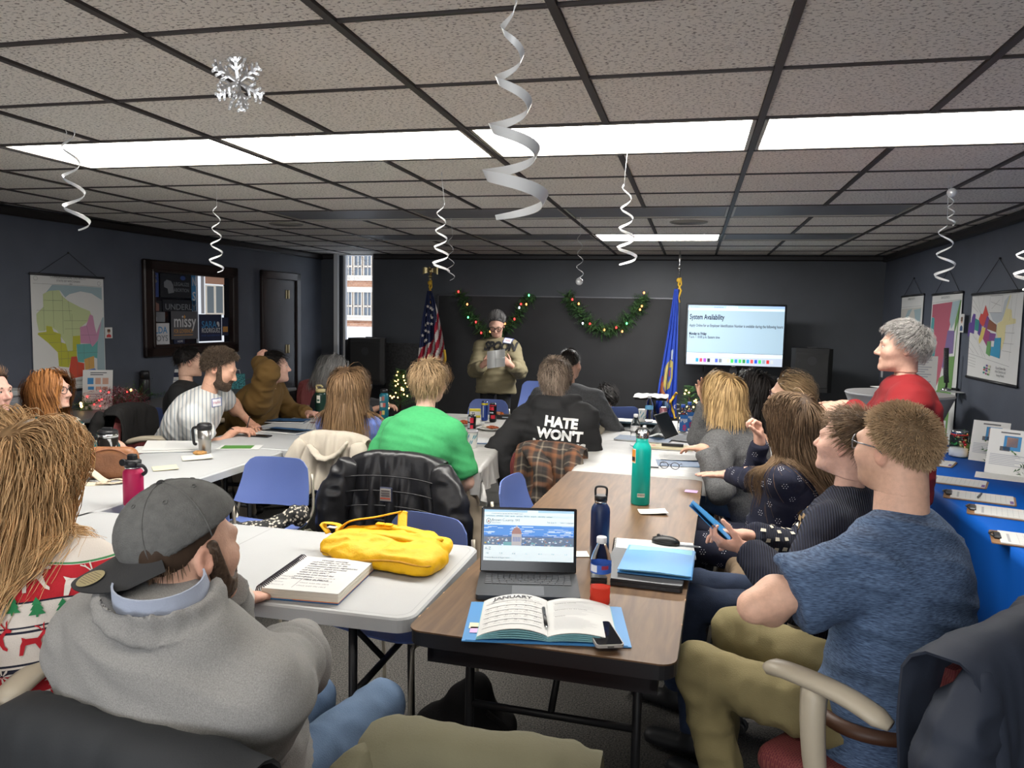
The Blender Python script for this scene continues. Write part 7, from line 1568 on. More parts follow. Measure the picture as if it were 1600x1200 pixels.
def speaker(label, px0, py0, px1, py1, Y, yaw, logo=None):
 A, B = D(px0, py0, Y), D(px1, py1, Y); w_, h_ = B[0]-A[0], A[2]-B[2]; t = thing('loudspeaker', label, 'speaker', ((A[0]+B[0])/2, Y, 0), yaw)
 pr = [(-w_/2*.72, .17), (w_/2*.72, .17), (w_/2, -.12), (w_/2*.8, -.17), (-w_/2*.8, -.17), (-w_/2, -.12)]; MB().prism(pr[::-1], B[2], A[2]).out('cabinet', M_('speaker_black', (.008, .008, .009), .6), t)
 g = MB(); g.box((-w_/2*.78, -.176, B[2]+.05), (w_/2*.78, -.17, A[2]-.05), bev=.004); g.out('grille', M_('speaker_mesh', (.010, .010, .011), .5, bump=(400, .6)), t)
 MB().lathe([(.05, -.004), (.05, 0)], 20, M=rotx(math.pi/2), t=(0, -.177, B[2]+h_*.72)).out('horn', BLKP, t); MB().box((-.05, .0, A[2]), (.05, .06, A[2]+.012)).out('top_handle', BLKP, t)
 if logo: MB().box((-.02+logo, -.181, B[2]+.08), (.02+logo, -.176, B[2]+.12)).out('badge', M_('badge_pale', (.35, .25, .25)), t)
 MB().tube([(0, 0, B[2]), (0, 0, .35)], .018, 8).out('pole', BLK, t)
 for k in range(3): a = 2*math.pi*k/3+.5; MB().tube([(0, 0, .55), (.38*math.cos(a), .38*math.sin(a), .02)], .012, 6).out('leg', BLK, t)
speaker('large black loudspeaker standing in front of the narrow window', 550, 527, 604, 600, 9.2, .1, .06); speaker('black loudspeaker on a tripod right of the television', 1237, 543, 1297, 612, 9.3, -.1); speaker('second black loudspeaker half hidden behind the large one at the window', 541, 530, 560, 600, 9.55, .4)
def mini_tree(label, px, pyt, pyb, Y, n, bul, sparse=0):
 A, B = D(px, pyt, Y), D(px, pyb, Y); h_ = A[2]-B[2]; t = thing('small_tree', label, 'tree', (A[0], Y, B[2])); r_ = np.random.default_rng(int(px)); mb = MB()
 for i in range(n):
  f = r_.random()**.8; z = h_*f; a = r_.uniform(0, 6.28); L = h_*.36*(1.08-f)*r_.uniform(.6, 1.1)+.03; v = np.array([math.cos(a), math.sin(a), .35]); b = np.array([0, 0, z]); s0 = nrm(np.cross(v, Zv))
  for q in range(6):
   c_ = b+v*L*(q+1)/6
   for sg in (-1, 1): e = c_+(s0*sg+v*.6)*.028; mb.add([c_-(0, 0, .003), c_+(0, 0, .003), e], [(0, 1, 2)], i % 2)
 mb.out('needles', [PINE, PINED], t, kind='stuff', smooth=False); MB().tube([(0, 0, -.06), (0, 0, h_*.97)], .012, 6).out('trunk', M_('bark_brown', (.05, .03, .02)), t); MB().lathe([(.06, -.2), (.075, -.06)], 14).out('pot', M_('pot_red', (.18, .02, .02)), t)
 for k in range(bul): f = r_.random()**.9*.95; a = r_.uniform(math.pi, 2*math.pi); R = h_*.30*(1.05-f)+.02; MB().ball((R*math.cos(a), R*math.sin(a), h_*f), .010, 0, 6, 5).out('bulb', BULB['warm'], t)
 return t
mini_tree('small dark tree with warm lights beside the striped flag', 626, 578, 640, 8.9, 160, 26); mini_tree('slim small tree with warm lights below the television', 1078, 603, 655, 8.6, 70, 9)
t = thing('stand', 'black stand with a white cloth top beneath the blue flag', 'stand', (D(1018, 620, 8.9)[0], 8.9, 0)); p = D(1018, 620, 8.9); MB().box((-.18, -.2, p[2]-.02), (.18, .2, p[2]), bev=.008).out('top', BLKP, t)
G_ = np.array([[(-.19+.38*i/20, -.22+.44*j/8, p[2]+.012+.012*vnoise(np.array([[i*.7, j*.7, 1.]]))[0]) for j in range(9)] for i in range(21)]); MB().slab(G_, .01).out('cloth', PAPER, t)
for k in range(3): a = 2*math.pi*k/3+.2; MB().tube([(0, 0, p[2]-.02), (.1*math.cos(a), .1*math.sin(a), .4), (.35*math.cos(a), .35*math.sin(a), .01)], .014, 6).out('leg', BLK, t)
# ------------------------------------------------------------------ ceiling decorations
SILV = M_('silver_foil', (.78, .79, .80), .28, metal=.35)
def spiral(label, px, pys, Y, R0, R1, turns, wid, ph=0.0, drift=0, rad=None):
 """A foil spiral cut from one strip; hangs from the ceiling by a thread."""
 a, b = D(px, pys[0], Y), D(px+drift, pys[1], Y); n = 110; t = thing('spiral_streamer', label, 'streamer', (a[0], Y, HC), 0, 'white spiral streamers'); O = np.array([a[0], Y, HC])
 G_ = np.zeros((n, 2, 3))
 for i in range(n):
  f = i/(n-1); g = f**.85; R = R0+(R1-R0)*f; an = ph+turns*2*math.pi*(f**.9); c = a+(b-a)*g+np.array([R*math.cos(an), R*math.sin(an), 0])-O; w_ = wid*(.55+.6*f)*(1-max(0, f-.93)*8)
  rad_ = np.array([math.cos(an), math.sin(an), 0]); up = nrm(np.array([0, 0, 1.0])+rad_*.5); G_[i, 0], G_[i, 1] = c-up*w_/2, c+up*w_/2
 MB().slab(G_, .0012).out('spiral', SILV, t)
 if a[2] < HC-.01: MB().tube([G_[0].mean(0), (0, 0, -.005)], .001, 4).out('thread', SILV, t)
 MB().tube([(0, 0, 0), (.006, 0, -.014), (0, 0, -.02)], .0016, 5).out('hook', SILV, t)
 return t
spiral('long white spiral streamer nearest the camera, hanging in the middle', 797, (4, 335), 1.55, .012, .07, 4.3, .024, .5, 6)
spiral('white spiral streamer on the left below the lit panel', 101, (155, 358), 3.0, .02, .055, 4.2, .016, 1.0, 20)
spiral('white spiral streamer hanging before the dark mirror frame', 338, (322, 425), 4.3, .018, .045, 4.0, .013, 2.0)
spiral('white spiral streamer left of the standing woman above the striped flag', 689, (318, 424), 4.2, .02, .05, 4.0, .014, .2)
spiral('white spiral streamer between the black panel and the blue flag', 979, (288, 413), 3.7, .018, .05, 4.0, .014, 2.4)
spiral('thin dim spiral streamer just right of the one above the striped flag', 704, (368, 438), 6.2, .02, .035, 3.2, .008, .8)
s = spiral('thin dim spiral streamer with a small ball above the black panel', 906, (366, 436), 6.2, .018, .03, 3.2, .008, 1.4); bp0 = D(905, 440, 6.2); mb = MB(); mb.ball(bp0, .03); mb.out('ball', SILV, s, True)
spiral('clear silver spiral streamer near the right wall maps', 1477, (352, 440), 4.6, .03, .055, 2.6, .014, 1.0); spiral('silver spiral streamer cut off at the right edge of the photo', 1603, (385, 452), 3.6, .03, .05, 2.2, .014, .2)
s = spiral('small dark curling streamer with a clear bead near the right wall', 1486, (300, 352), 4.6, .01, .02, 3, .008, 1.0); bp0 = D(1487, 301, 4.6); mb = MB(); mb.ball(bp0, .025); mb.out('bead', SILV, s, True)
c = D(372, 128, 2.25); t = thing('snowflake', 'silver paper snowflake decoration hanging from the ceiling', 'decoration', c); MB().tube([(0, 0, .1), (0, 0, HC-c[2])], .001, 4).out('thread', SILV, t)
FOIL = M_('bright_foil', (.8, .8, .8), .25, metal=.35)
for k, (rz, tilt) in enumerate(((.1, .25), (1.2, -.35), (2.2, .3))):
 mb = MB(); R_m = rotz(rz)@rotx(tilt)
 for q in range(6):
  a = math.pi/3*q; Mq = R_m@roty(a); L = .088; mb.box((-.005, -.0008, 0), (.005, .0008, L), 0, Mq)
  for z0, l_ in ((.035, .026), (.058, .022), (.078, .014)):
   for sg in (-1, 1): mb.box((-.004, -.0008, 0), (.004, .0008, l_), 0, Mq@roty(sg*.9), Mq@np.array([0, 0, z0])); mb.ball(Mq@(np.array([0, 0, z0])+roty(sg*.9)@np.array([0, 0, l_])), (.006, .002, .006), 0, 8, 4)
 mb.out('flake_arm', FOIL, t)
for k, (px, py) in enumerate(((1407, 384), (1463, 365), (1542, 336))):
 p = X_(px, py, XR-.05); mb = MB(); mb.tube([p+(0, 0, .03), p, p+(-.015, 0, -.02), p+(-.03, 0, -.005)], .004, 6); tag(mb.out('hook', WHITEP), ('small white hook on the right wall trim, farthest one', 'small white hook on the right wall trim, middle one', 'small white hook on the right wall trim, nearest one')[k], 'hook', 'hooks on the trim')
# ------------------------------------------------------------------ left side table, cabinet top
ZC = .737
def flyer(label, px, pyb, pyt, Y0, w, ang, rows=(), m=PAPER, lean=.18, rz=0.0, name='flyer', cat='sign', Z0=ZC):
 b = Z(px, pyb, Z0); d = Y0 if Y0 else b[1]; b = D(px, pyb, d) if Y0 else b; h_ = (D(px, pyt, b[1])-b)[2]; t = thing(name, label, cat, (b[0], b[1], Z0), rz); Mx = rotx(-lean)
 mb = MB(); mb.box((-w/2, -.002, 0), (w/2, .002, h_), 0, Mx); mb.out('sheet', m, t); p = MB()
 MB().box((-w/2, .0, 0), (w/2, .08, .004)).out('foot', M_('clear_acrylic', (.5, .52, .54), .1), t)
 for (u0, v0, u1, v1, mi) in rows: p.quad(*[Mx@np.array([(u-.5)*w, -.0032, (1-v)*h_]) for u, v in ((u0, v1), (u1, v1), (u1, v0), (u0, v0))], mi)
 if p.n: p.out('print', [INKM, SLB, M_('photo_skin', (.5, .3, .22)), M_('print_light', (.35, .36, .40)), SNV], t)
 return t
TXT = lambda u0, u1, v0, v1, n, mi=0: [(u0, v0+(v1-v0)*k/n, u1-(.12*((k*7) % 3)), v0+(v1-v0)*(k+.45)/n, mi) for k in range(n)]
PH = [(.16, .2, .36, .36, 1), (.42, .2, .60, .36, 2), (.66, .2, .86, .36, 2), (.18, .42, .38, .5, 1), (.44, .42, .62, .5, 2), (.66, .42, .84, .5, 2)]
flyer('white stand-up flyer with three portraits beside the left wall map', 152, 640, 578, 0, .24, 0, TXT(.25, .8, .06, .16, 2)+PH+TXT(.15, .7, .6, .9, 5, 3), rz=.5)
flyer('small white card standing behind the red tinsel', 209, 618, 592, 0, .14, 0, TXT(.2, .85, .2, .7, 4), rz=.5); flyer('framed notice standing beside the man in the striped shirt', 275, 618, 577, 0, .3, 0, [(.08, .12, .92, .3, 4)]+TXT(.1, .9, .4, .85, 5, 3), rz=.5)
b = Z(182, 640, ZC); t = thing('tinsel_garland', 'bunched red and silver tinsel garland on the grey side table', 'garland', b); mb = MB(); r_ = np.random.default_rng(9)
for i in range(2200):
 a = r_.uniform(-1, 1); c_ = np.array([a*.27, r_.normal()*.05, .10+.10*(1-a*a*.6)*r_.uniform(-.9, 1)]); v = nrm(r_.normal(size=3))*r_.uniform(.018, .04); s0 = nrm(np.cross(v, r_.normal(size=3)))*.0022; mb.add([c_-s0, c_+s0, c_+v], [(0, 1, 2)], int(r_.integers(0, 3)))
mb.out('tinsel', [M_('tinsel_red', (.30, .02, .04), .3, metal=.5), M_('tinsel_dark', (.10, .01, .02), .3, metal=.4), M_('tinsel_pink', (.5, .3, .33), .25, metal=.5)], t, kind='stuff', smooth=False)
for k in range(9): MB().ball((r_.uniform(-.24, .24), -.09, r_.uniform(.03, .2)), .007, 0, 6, 4).out('bulb', BULB['red'], t)
b = Z(227, 625, ZC); t = thing('thermos', 'tall black thermos standing on the grey side table', 'flask', b); MB().lathe([(.045, 0), (.05, .01), (.05, .2), (.044, .215)], 18).out('body', BLKP, t); MB().lathe([(.046, .215), (.046, .275), (.035, .29)], 18).out('lid', BLKP, t)
b = Z(370, 607, ZC); t = thing('gift_bag', 'small teal patterned gift bag on the side table', 'bag', b, .6); MB().box((-.09, -.05, 0), (.09, .05, .17)).out('bag', M_('teal_pattern', (.05, .22, .24), noise=(60, .9)), t); MB().tube([(-.04, -.05, .17), (-.03, -.05, .22), (.03, -.05, .22), (.04, -.05, .17)], .003, 5).out('handle', PAPER, t)
lp = lambda px, py, z=ZC+.04: Z(px, py, z)
garland('garland', 'pine garland with warm lights lying along the left side table', [lp(130, 634), lp(190, 626)+(0, .1, 0), lp(235, 614), lp(290, 606), lp(350, 599), lp(385, 596)], 420, .13, [(k, 'warm') for k in (.02, .05, .3, .42, .5, .58, .7, .8, .9, .97)], 8)
for k, (dy, dz_, w_, rz) in enumerate(((4.4, 0, .3, .1), (4.42, .018, .31, .2), (4.45, .034, .29, .05), (4.72, 0, .3, .15), (4.74, .016, .3, .22))):
 b = lwall(dy+.1, .965+dz_, .3); t = thing('paper_stack', ['stack of white papers at the base of the nearer pile on the grey cabinet', 'white papers in the middle of the nearer pile on the grey cabinet', 'topmost white papers of the nearer pile on the grey cabinet', 'lower white papers of the farther pile on the grey cabinet', 'upper white papers of the farther pile on the grey cabinet'][k], 'papers', b, rz, 'papers on the cabinet'); mb = MB()
 for q in range(4): mb.box((-w_/2+.006*((q*7) % 3), -.11+.005*((q*5) % 3), q*.004), (w_/2+.006*((q*7) % 3), .11+.005*((q*5) % 3), q*.004+.0034))
 mb.out('sheets', PAPER, t)
# ------------------------------------------------------------------ right side: cocktail table and blue table
b = Z(1478, 611, 1.09); t = thing('wand_stand', 'black flexible wand with chrome clamp on the cocktail table', 'holder', b); MB().lathe([(.035, 0), (.035, .015), (.015, .03)], 16).out('base', CHROME, t); mb = MB(); mb.tube([(0, 0, .03), (.0, 0, .07)], .01, 8); mb.tube([(.04, 0, .02), (.12, 0, .015)], .012, 6); mb.out('joint', BLKP, t)
mb = MB(); mb.tube([(0, 0, .07), (-.01, 0, .15), (-.02, 0, .36)], .02, 8, flat=((0, 1, 0), .4)); mb.out('wand', M_('grey_texture', (.05, .05, .055), .6, noise=(120, .5)), t)
t = flyer('tilted sheet of printed paper standing on the cocktail table behind the red sweater', 1440, 612, 555, 0, .2, 0, TXT(.2, .8, .1, .9, 12, 3), rz=-.3, lean=.22, Z0=1.09)
b = Z(1392, 606, 1.09); t = thing('papers', 'white papers lying on the near left rim of the cocktail table', 'papers', b, .3); mb = MB(); mb.box((-.13, -.09, 0), (.12, .1, .004)); mb.box((-.12, -.08, .004), (.14, .09, .008), 0, rotz(.15)); mb.out('sheets', PAPER, t)
b = Z(1490, 612, 1.09); t = thing('pamphlets', 'grey pamphlets scattered on the right of the cocktail table', 'papers', b, -.4); mb = MB(); mb.box((-.1, -.05, 0), (.1, .06, .003)); mb.box((-.06, -.12, .0), (.08, -.02, .002), 0, rotz(.5)); mb.out('sheets', M_('grey_paper', (.42, .42, .43)), t)
ZB = .757
flyer('narrow white sign with blue bars standing at the far end of the blue table', 1465, 690, 645, 5.98, .085, 0, [(.15, .06, .85, .2, 3)]+[(.3, .26+.1*k, .5, .33+.1*k, 0) for k in range(3)]+[(.55, .26+.1*k, .75, .33+.1*k, 0) for k in range(3)]+[(.3, .58+.08*k, .8, .63+.08*k, 1) for k in range(5)], rz=-.2, lean=.05, Z0=ZB)
b = Z(1497, 713, ZB); t = thing('ornament_jar', 'glass jar of snow and little red, green and gold baubles', 'jar', b); GLS = M_('clear_glass', (.96, .98, .98), .03, trans=1.0, ior=1.12)
MB().lathe([(.052, 0), (.058, .006), (.058, .14), (.048, .16), (.048, .175)], 22, capt=False).out('glass', GLS, t); MB().lathe([(.05, .004), (.054, .01), (.054, .055), (.045, .062)], 20).out('snow', SNOW, t); MB().lathe([(.051, .158), (.053, .165), (.053, .172), (.05, .176)], 22, capb=False).out('rim', CHROME, t); MB().tube([(.05*math.cos(a), .05*math.sin(a), .15) for a in np.linspace(0, 6.283, 20)], .005, 6, cap=False).out('ribbon', M_('ribbon_red', (.45, .03, .03)), t)
r_ = np.random.default_rng(12)
for k in range(22):
 a = r_.uniform(0, 6.28); R = .038*math.sqrt(r_.random()); MB().ball((R*math.cos(a), R*math.sin(a), .068+.075*r_.random()), r_.uniform(.007, .011), 0, 8, 6).out('bauble', [M_('bauble_red', (.4, .02, .03), .2, metal=.5), M_('bauble_green', (.03, .2, .06), .2, metal=.5), M_('bauble_gold', (.5, .4, .2), .2, metal=.6)][k % 3], t)
garland('garland', 'pine garland with warm lights along the back of the blue table', [Z(1512, 702, ZB+.05), Z(1535, 700, ZB+.05), Z(1565, 706, ZB+.05), Z(1585, 722, ZB+.06), Z(1625, 730, ZB+.06)], 380, .12, [(k, 'warm') for k in (.03, .08, .12, .18, .25, .6, .8, .9)], 11)
def info(label, px, pyb, pyt, w, rz):
 t = flyer(label, px, pyb, pyt, 0, w, 0, [(.28, .06, .75, .09, 0), (.38, .14, .8, .46, 1), (.45, .17, .72, .38, 2), (.3, .38, .55, .48, 0)]+TXT(.08, .95, .56, .82, 7, 3), rz=rz, lean=.22, Z0=ZB)
info('white information sheet with portrait, rear one of two leaning on the blue table', 1541, 722, 658, .215, -.62); info('white information sheet with portrait, front one of two leaning on the blue table', 1569, 742, 671, .215, -.62)
CLIPB = M_('clipboard_brown', (.25, .14, .07), .5)
def clipboard(label, px, py, rz, pen=False, purple=True):
 b = Z(px, py, ZB); t = thing('clipboard', label, 'clipboard', (b[0], b[1], ZB), rz, 'clipboards on the blue table'); MB().prism(rrect(-.115, -.16, .115, .16, .015), 0, .004).out('board', CLIPB, t); mb = MB()
 for q in range(3): mb.box((-.105+.001*q, -.15, .0042+.0012*q), (.107+.001*q, .128, .0052+.0012*q))
 mb.out('paper', PAPER, t); p = MB(); z = .0081
 for k in range(9): p.quad((-.09, .06-.022*k, z), (.09, .06-.022*k, z), (.09, .0612-.022*k, z), (-.09, .0612-.022*k, z))
 for k in range(5): p.quad((-.09+.045*k, -.12, z), (-.0888+.045*k, -.12, z), (-.0888+.045*k, .06, z), (-.09+.045*k, .06, z))
 p.quad((-.08, .09, z), (.06, .09, z), (.06, .1, z), (-.08, .1, z))
 if purple: p.quad((-.1, -.148, z), (-.03, -.148, z), (-.03, -.132, z), (-.1, -.132, z), 1)
 p.out('print', [M_('form_grey', (.35, .35, .36)), M_('form_purple', (.15, .08, .25))], t)
 c_ = MB(); c_.box((-.045, .122, .004), (.045, .15, .016), bev=.004); c_.tube([(-.04, .15, .014), (0, .165, .016), (.04, .15, .014)], .004, 6); c_.out('clip', M_('clip_black', (.02, .02, .022), .3), t)
 if pen:
  q = thing('pen', 'grey pen lying on the middle clipboard of the row', 'pen', (b[0], b[1], ZB+.0085), rz+1.45); MB().tube([(0, -.065, .005), (0, .065, .005)], .0048, 8).out('barrel', M_('pen_grey', (.12, .12, .12), .4), q); MB().lathe([(.0045, 0), (.001, .012)], 8, M=rotx(-math.pi/2), t=(0, .065, .005)).out('tip', CHROME, q)
clipboard('clipboard with sign-up form beside the man with glasses, farthest of the row', 1448, 722, 1.15); clipboard('clipboard with sign-up form, second from the far end of the blue table row', 1492, 753, 1.2); clipboard('clipboard with a grey pen on it in the middle of the blue table row', 1530, 778, 1.25, True); clipboard('clipboard with sign-up form, second nearest of the blue table row', 1572, 803, 1.25); clipboard('nearest clipboard at the right edge of the photo', 1618, 848, 1.3)
def sheet(name, label, cat, px, py, z, w, h, rz, m, rows=(), curl=0.0, pm=None, parent=None):
 b = Z(px, py, z); t = thing(name, label, cat, (b[0], b[1], z), rz); G_ = np.array([[((i/6-.5)*w, (j/6-.5)*h, .0012+curl*((i/6)**2*.5+abs(j/6-.5)*.6)) for j in range(7)] for i in range(7)]); MB().slab(G_, .0009).out('sheet', m, t)
 if rows:
  p = MB()
  for (u0, v0, u1, v1) in rows: p.quad(*[((u-.5)*w, (.5-v)*h, .0022+curl*(u*u*.5+abs(.5-v)*.6)) for u, v in ((u0, v1), (u1, v1), (u1, v0), (u0, v0))])
  p.out('print', pm or M_('form_grey', (.35, .35, .36)), t)
 return t
L_ = lambda n, a=.1, b=.9, v0=.12, v1=.92, th=.012: [(a, v0+(v1-v0)*k/n, b-.1*((k*5) % 3 == 0), v0+(v1-v0)*k/n+th) for k in range(n)]
sheet('form_sheet', 'loose printed form with a dark pen near the ornament jar', 'paper', 1497, 705, ZB, .28, .22, -.3, PAPER, L_(9)); sheet('form_sheet', 'loose printed form below the leaning information sheets', 'paper', 1567, 746, ZB, .28, .21, -.35, PAPER, L_(10))
b = Z(1505, 707, ZB+.004); q = thing('pen', 'dark pen lying across the loose form near the ornament jar', 'pen', b, .75); MB().tube([(0, -.085, .006), (0, .085, .006)], .006, 8).out('barrel', M_('pen_grey', (.12, .12, .12), .4), q); MB().lathe([(.0055, 0), (.001, .014)], 8, M=rotx(-math.pi/2), t=(0, .085, .006)).out('tip', CHROME, q)
# ------------------------------------------------------------------ things on the tables
ZT = .7415; ZK = .7425
def put(name, label, cat, loc, rz=0.0, group=None): return thing(name, label, cat, loc, rz, group)
DGREY = M_('laptop_grey', (.04, .042, .046), .45, metal=.2); KEYM = M_('key_grey', (.075, .078, .085), .5); GLB = M_('gloss_black', (.006, .006, .007), .15)
def at(px, py, z=ZT): return Z(px, py, z)
a = math.atan2(.069, .322); b = (at(752, 893, .755)+at(898, 897, .755))/2
t = put('laptop', 'open dark grey laptop showing a county web page on the brown table', 'laptop', (b[0], b[1], ZT), a); W_ = .335
mb = MB(); mb.prism(rrect(-W_/2, -.232, W_/2, 0, .012), .0, .016); mb.out('base', DGREY, t)
kb = MB(); kb.prism(rrect(-W_/2+.02, -.125, W_/2-.02, -.025, .004), .016, .0164); kb.out('keyboard_well', M_('well_dark', (.03, .03, .034), .5), t)
for r in range(6):
 n = [14, 14, 14, 13, 12, 8][r]; y = -.036-.0165*r; x = -W_/2+.023; wd = [(W_-.046)/n]*n
 if r == 5: u_ = (W_-.046)/14; wd = [u_*1.2, u_*1.2, u_*1.2, u_*5.4, u_*1.2, u_*1.2, u_*1.3, u_*1.3]
 for q in wd: MB().box((x+.0012, y-.0072, .0164), (x+q-.0012, y+.0072, .0182), bev=.0008).out('key', KEYM, t); x += q
MB().prism(rrect(-.052, -.222, .052, -.137, .004), .016, .0163).out('touchpad', M_('touchpad', (.10, .103, .11), .35), t)
Ms = rotx(math.radians(-13)); sc = MB(); sc.box((-W_/2, -.004, 0), (W_/2, .003, .222), 0, Ms, (0, .004, .014), .003); lid = sc.out('screen_lid', GLB, t)
S0 = np.array([0, .004, .014]); Sx = lambda u, v, d=0: S0+Ms@np.array([(-W_/2+.010)+u*(W_-.02), -.0045-d, .213-v*.175])
p = MB()
def R4(u0, v0, u1, v1, mi, d=0): p.quad(Sx(u0, v1, d), Sx(u1, v1, d), Sx(u1, v0, d), Sx(u0, v0, d), mi)
em = lambda n, c, e=.7: M_(n, c, .4, emit=(e, c))
cols = [em('web_pale', (.62, .76, .82), .55), em('web_white', (.70, .80, .84), .6), em('web_tab', (.40, .62, .80), .5), em('web_sky', (.10, .30, .75), .45), em('web_cloud', (.6, .72, .9), .55), em('web_lake', (.08, .2, .5), .4), em('web_town', (.16, .22, .33), .35), em('web_stone', (.5, .48, .5), .45), em('web_copper', (.4, .22, .2), .4), em('web_ink', (.05, .07, .1), .1), em('web_teal', (.2, .45, .5), .4), em('web_gold', (.6, .45, .1), .4)]
R4(0, 0, 1, 1, 0); R4(0, 0, 1, .045, 2, .0002); R4(.48, .005, .6, .045, 1, .0003); R4(0, .045, 1, .10, 1, .0002); R4(0, .15, 1, .30, 1, .0002); R4(0, .30, 1, .70, 3, .0002); R4(0, .70, 1, 1, 1, .0002)
r_ = np.random.default_rng(4)
for k in range(46): u, v = r_.random(), .31+.2*r_.random()**1.2; w_ = r_.uniform(.015, .07); R4(max(0, u-w_), v, min(1, u+w_), v+r_.uniform(.004, .016), 4, .0003)
R4(0, .50, 1, .545, 5, .0003); R4(0, .53, 1, .70, 6, .0004)
for k in range(120):
 u, v = r_.uniform(.01, .97), r_.uniform(.535, .685); R4(u, v, u+r_.uniform(.01, .03), min(.70, v+r_.uniform(.008, .035)), int(r_.choice([4, 5, 7, 7, 8, 6, 10])), .0005+.00001*k)
R4(.01, .64, .03, .67, 11, .002); R4(.31, .47, .42, .70, 7, .002); p.add([Sx(.365+.055*math.cos(x), .47-.13*math.sin(x), .0021) for x in np.linspace(0, math.pi, 10)], [tuple(range(10))[::-1]], 8); R4(.355, .31, .375, .35, 7, .0021); R4(.22, .63, .35, .70, 10, .0019)
for k in range(5): R4(.325+.018*k, .53, .333+.018*k, .62, 5, .0023)
Uw, Vw = Ms@np.array([1.0, 0, 0]), Ms@np.array([0, 0, 1.0]); tx = lambda s_, u, v, fs, bo=0: put_text(p, s_, fs, Sx(u, v, .0006), Uw, Vw, 9, 'LEFT', bo)
tx('Brown County, WI', .085, .225, .0125); tx('Government', .085, .265, .006); tx('Site Search      Select Language', .70, .245, .0075); tx('A-Z', .015, .79, .013); tx('bookmarks   schedule   news   parks   services   library   airport   elections   contact', .02, .133, .0068); tx('browncountywi.gov/government/departments', .08, .083, .006)
for k, s_ in enumerate(('AB', 'C-D', 'E-H', 'I-L', 'M-O', 'P-R', 'S-Z')): tx(s_, .03+.145*k, .87, .007)
tx('County Board of Supervisors', .015, .955, .0075)
p.add([Sx(.05+.028*math.cos(x), .225+.055*math.sin(x), .0006) for x in np.linspace(0, 6.28, 18, endpoint=False)], [tuple(range(18))], 9); p.add([Sx(.05+.022*math.cos(x), .225+.044*math.sin(x), .0008) for x in np.linspace(0, 6.28, 18, endpoint=False)], [tuple(range(18))], 1); p.add([Sx(.05, .19, .001), Sx(.036, .25, .001), Sx(.064, .25, .001)], [(0, 1, 2)], 8)
p.out('screen_print', cols, lid)
for f in (lid.children): f.data.update()
def bottle(name, label, px, py, prof, m, z=ZT, parts=(), rz=0):
 b = at(px, py, z); t = put(name, label, 'bottle', b, rz); MB().lathe(prof, 28, capt=True).out('body', m, t); return t
NB = M_('navy_enamel', (.012, .028, .095), .35); t = bottle('water_bottle', 'navy blue metal bottle with black loop lid behind the laptop', 936, 874, [(.033, 0), (.036, .004), (.036, .185), (.033, .2), (.024, .213), (.0225, .216)], NB)
MB().lathe([(.0225, .216), (.0225, .226)], 24).out('steel_ring', CHROME, t); mb = MB(); mb.lathe([(.024, .226), (.024, .243), (.02, .246)], 24); mb.tube(smooth_path([(-.02, 0, .238), (-.021, 0, .268), (-.012, 0, .277), (.012, 0, .277), (.021, 0, .268), (.02, 0, .238)], 20), .0042, 8); mb.out('loop_lid', BLKP, t)
TQ = M_('teal_enamel', (.0, .36, .30), .35); t = bottle('water_bottle', 'tall teal metal bottle with orange sticker on the brown table', 1000, 787, [(.042, 0), (.0455, .005), (.0455, .265), (.042, .285), (.031, .303), (.029, .308), (.029, .325)], TQ)
MB().lathe([(.03, .325), (.032, .33), (.032, .352), (.028, .358)], 24).out('lid', CHROME, t); MB().tube([(-.034, 0, .35), (-.02, 0, .372), (.02, 0, .372), (.034, 0, .35)], .005, 8).out('handle', DKG, t)
def wrap(t, name, r, a0, a1, z0, z1, m, n=12, label=None):
 G_ = np.array([[(r*math.cos(x), r*math.sin(x), z) for z in np.linspace(z0, z1, 2)] for x in np.linspace(a0, a1, n)]); mb = MB(); mb.grid(G_); return mb.out(name, m, t)
wrap(t, 'sticker', .0458, R_(-175), R_(-125), .205, .275, M_('sticker_white', (.7, .68, .6))); wrap(t, 'sticker', .046, R_(-172), R_(-128), .21, .27, M_('sticker_orange', (.65, .25, .03))); wrap(t, 'sticker', .0463, R_(-170), R_(-130), .215, .235, M_('sticker_black', (.02, .015, .01)))
wrap(t, 'sticker', .0458, R_(-105), R_(-60), .042, .06, M_('sticker_white', (.7, .68, .6)))
for k in range(6): wrap(t, 'sticker_letter', .0462, R_(-102+7*k), R_(-98+7*k), .046, .058, M_('sticker_black', (.02, .015, .01)), 3)
PET = M_('clear_plastic', (.97, .98, .99), .06, trans=1.0, ior=1.08); LIQ = M_('red_drink', (.95, .10, .06), .1, trans=.65, ior=1.1)
def pet(label, px, py, z=ZT, s=1.0, lab=(.05, .12, .45), liquid=None, cap=(.7, .7, .7), liqh=.055):
 b = at(px, py, z); t = put('plastic_bottle', label, 'bottle', b); P = [(.024, 0), (.031, .006)]+[(.031-.0022*(k % 2), .018+.011*k) for k in range(7)]+[(.031, .1), (.031, .128), (.0315, .135), (.027, .155), (.017, .178), (.0125, .188), (.0125, .196)]; P = [(r*s, z_*s) for r, z_ in P]
 MB().lathe(P, 24).out('body', PET, t); MB().lathe([(.0155*s, .190*s), (.0155*s, .206*s), (.014*s, .208*s)], 18).out('cap', M_('cap_%d' % int(cap[2]*100+cap[0]*7), cap, .4), t)
 l_ = MB(); l_.lathe([(.0316*s, .102*s), (.0316*s, .130*s)], 24, capb=False, capt=False); l_.out('label', M_('label_%d' % int(lab[2]*100+lab[0]*9), lab, .4), t)
 if liquid: MB().lathe([(.023*s, .002), (.0295*s, .008)]+[(.0295*s, liqh*s)], 24).out('drink', liquid, t)
 return t
t = pet('clear ridged plastic bottle with a little red drink and blue label beside the laptop', 937, 944, s=1.05, lab=(.03, .10, .42), liquid=LIQ, cap=(.72, .72, .72))
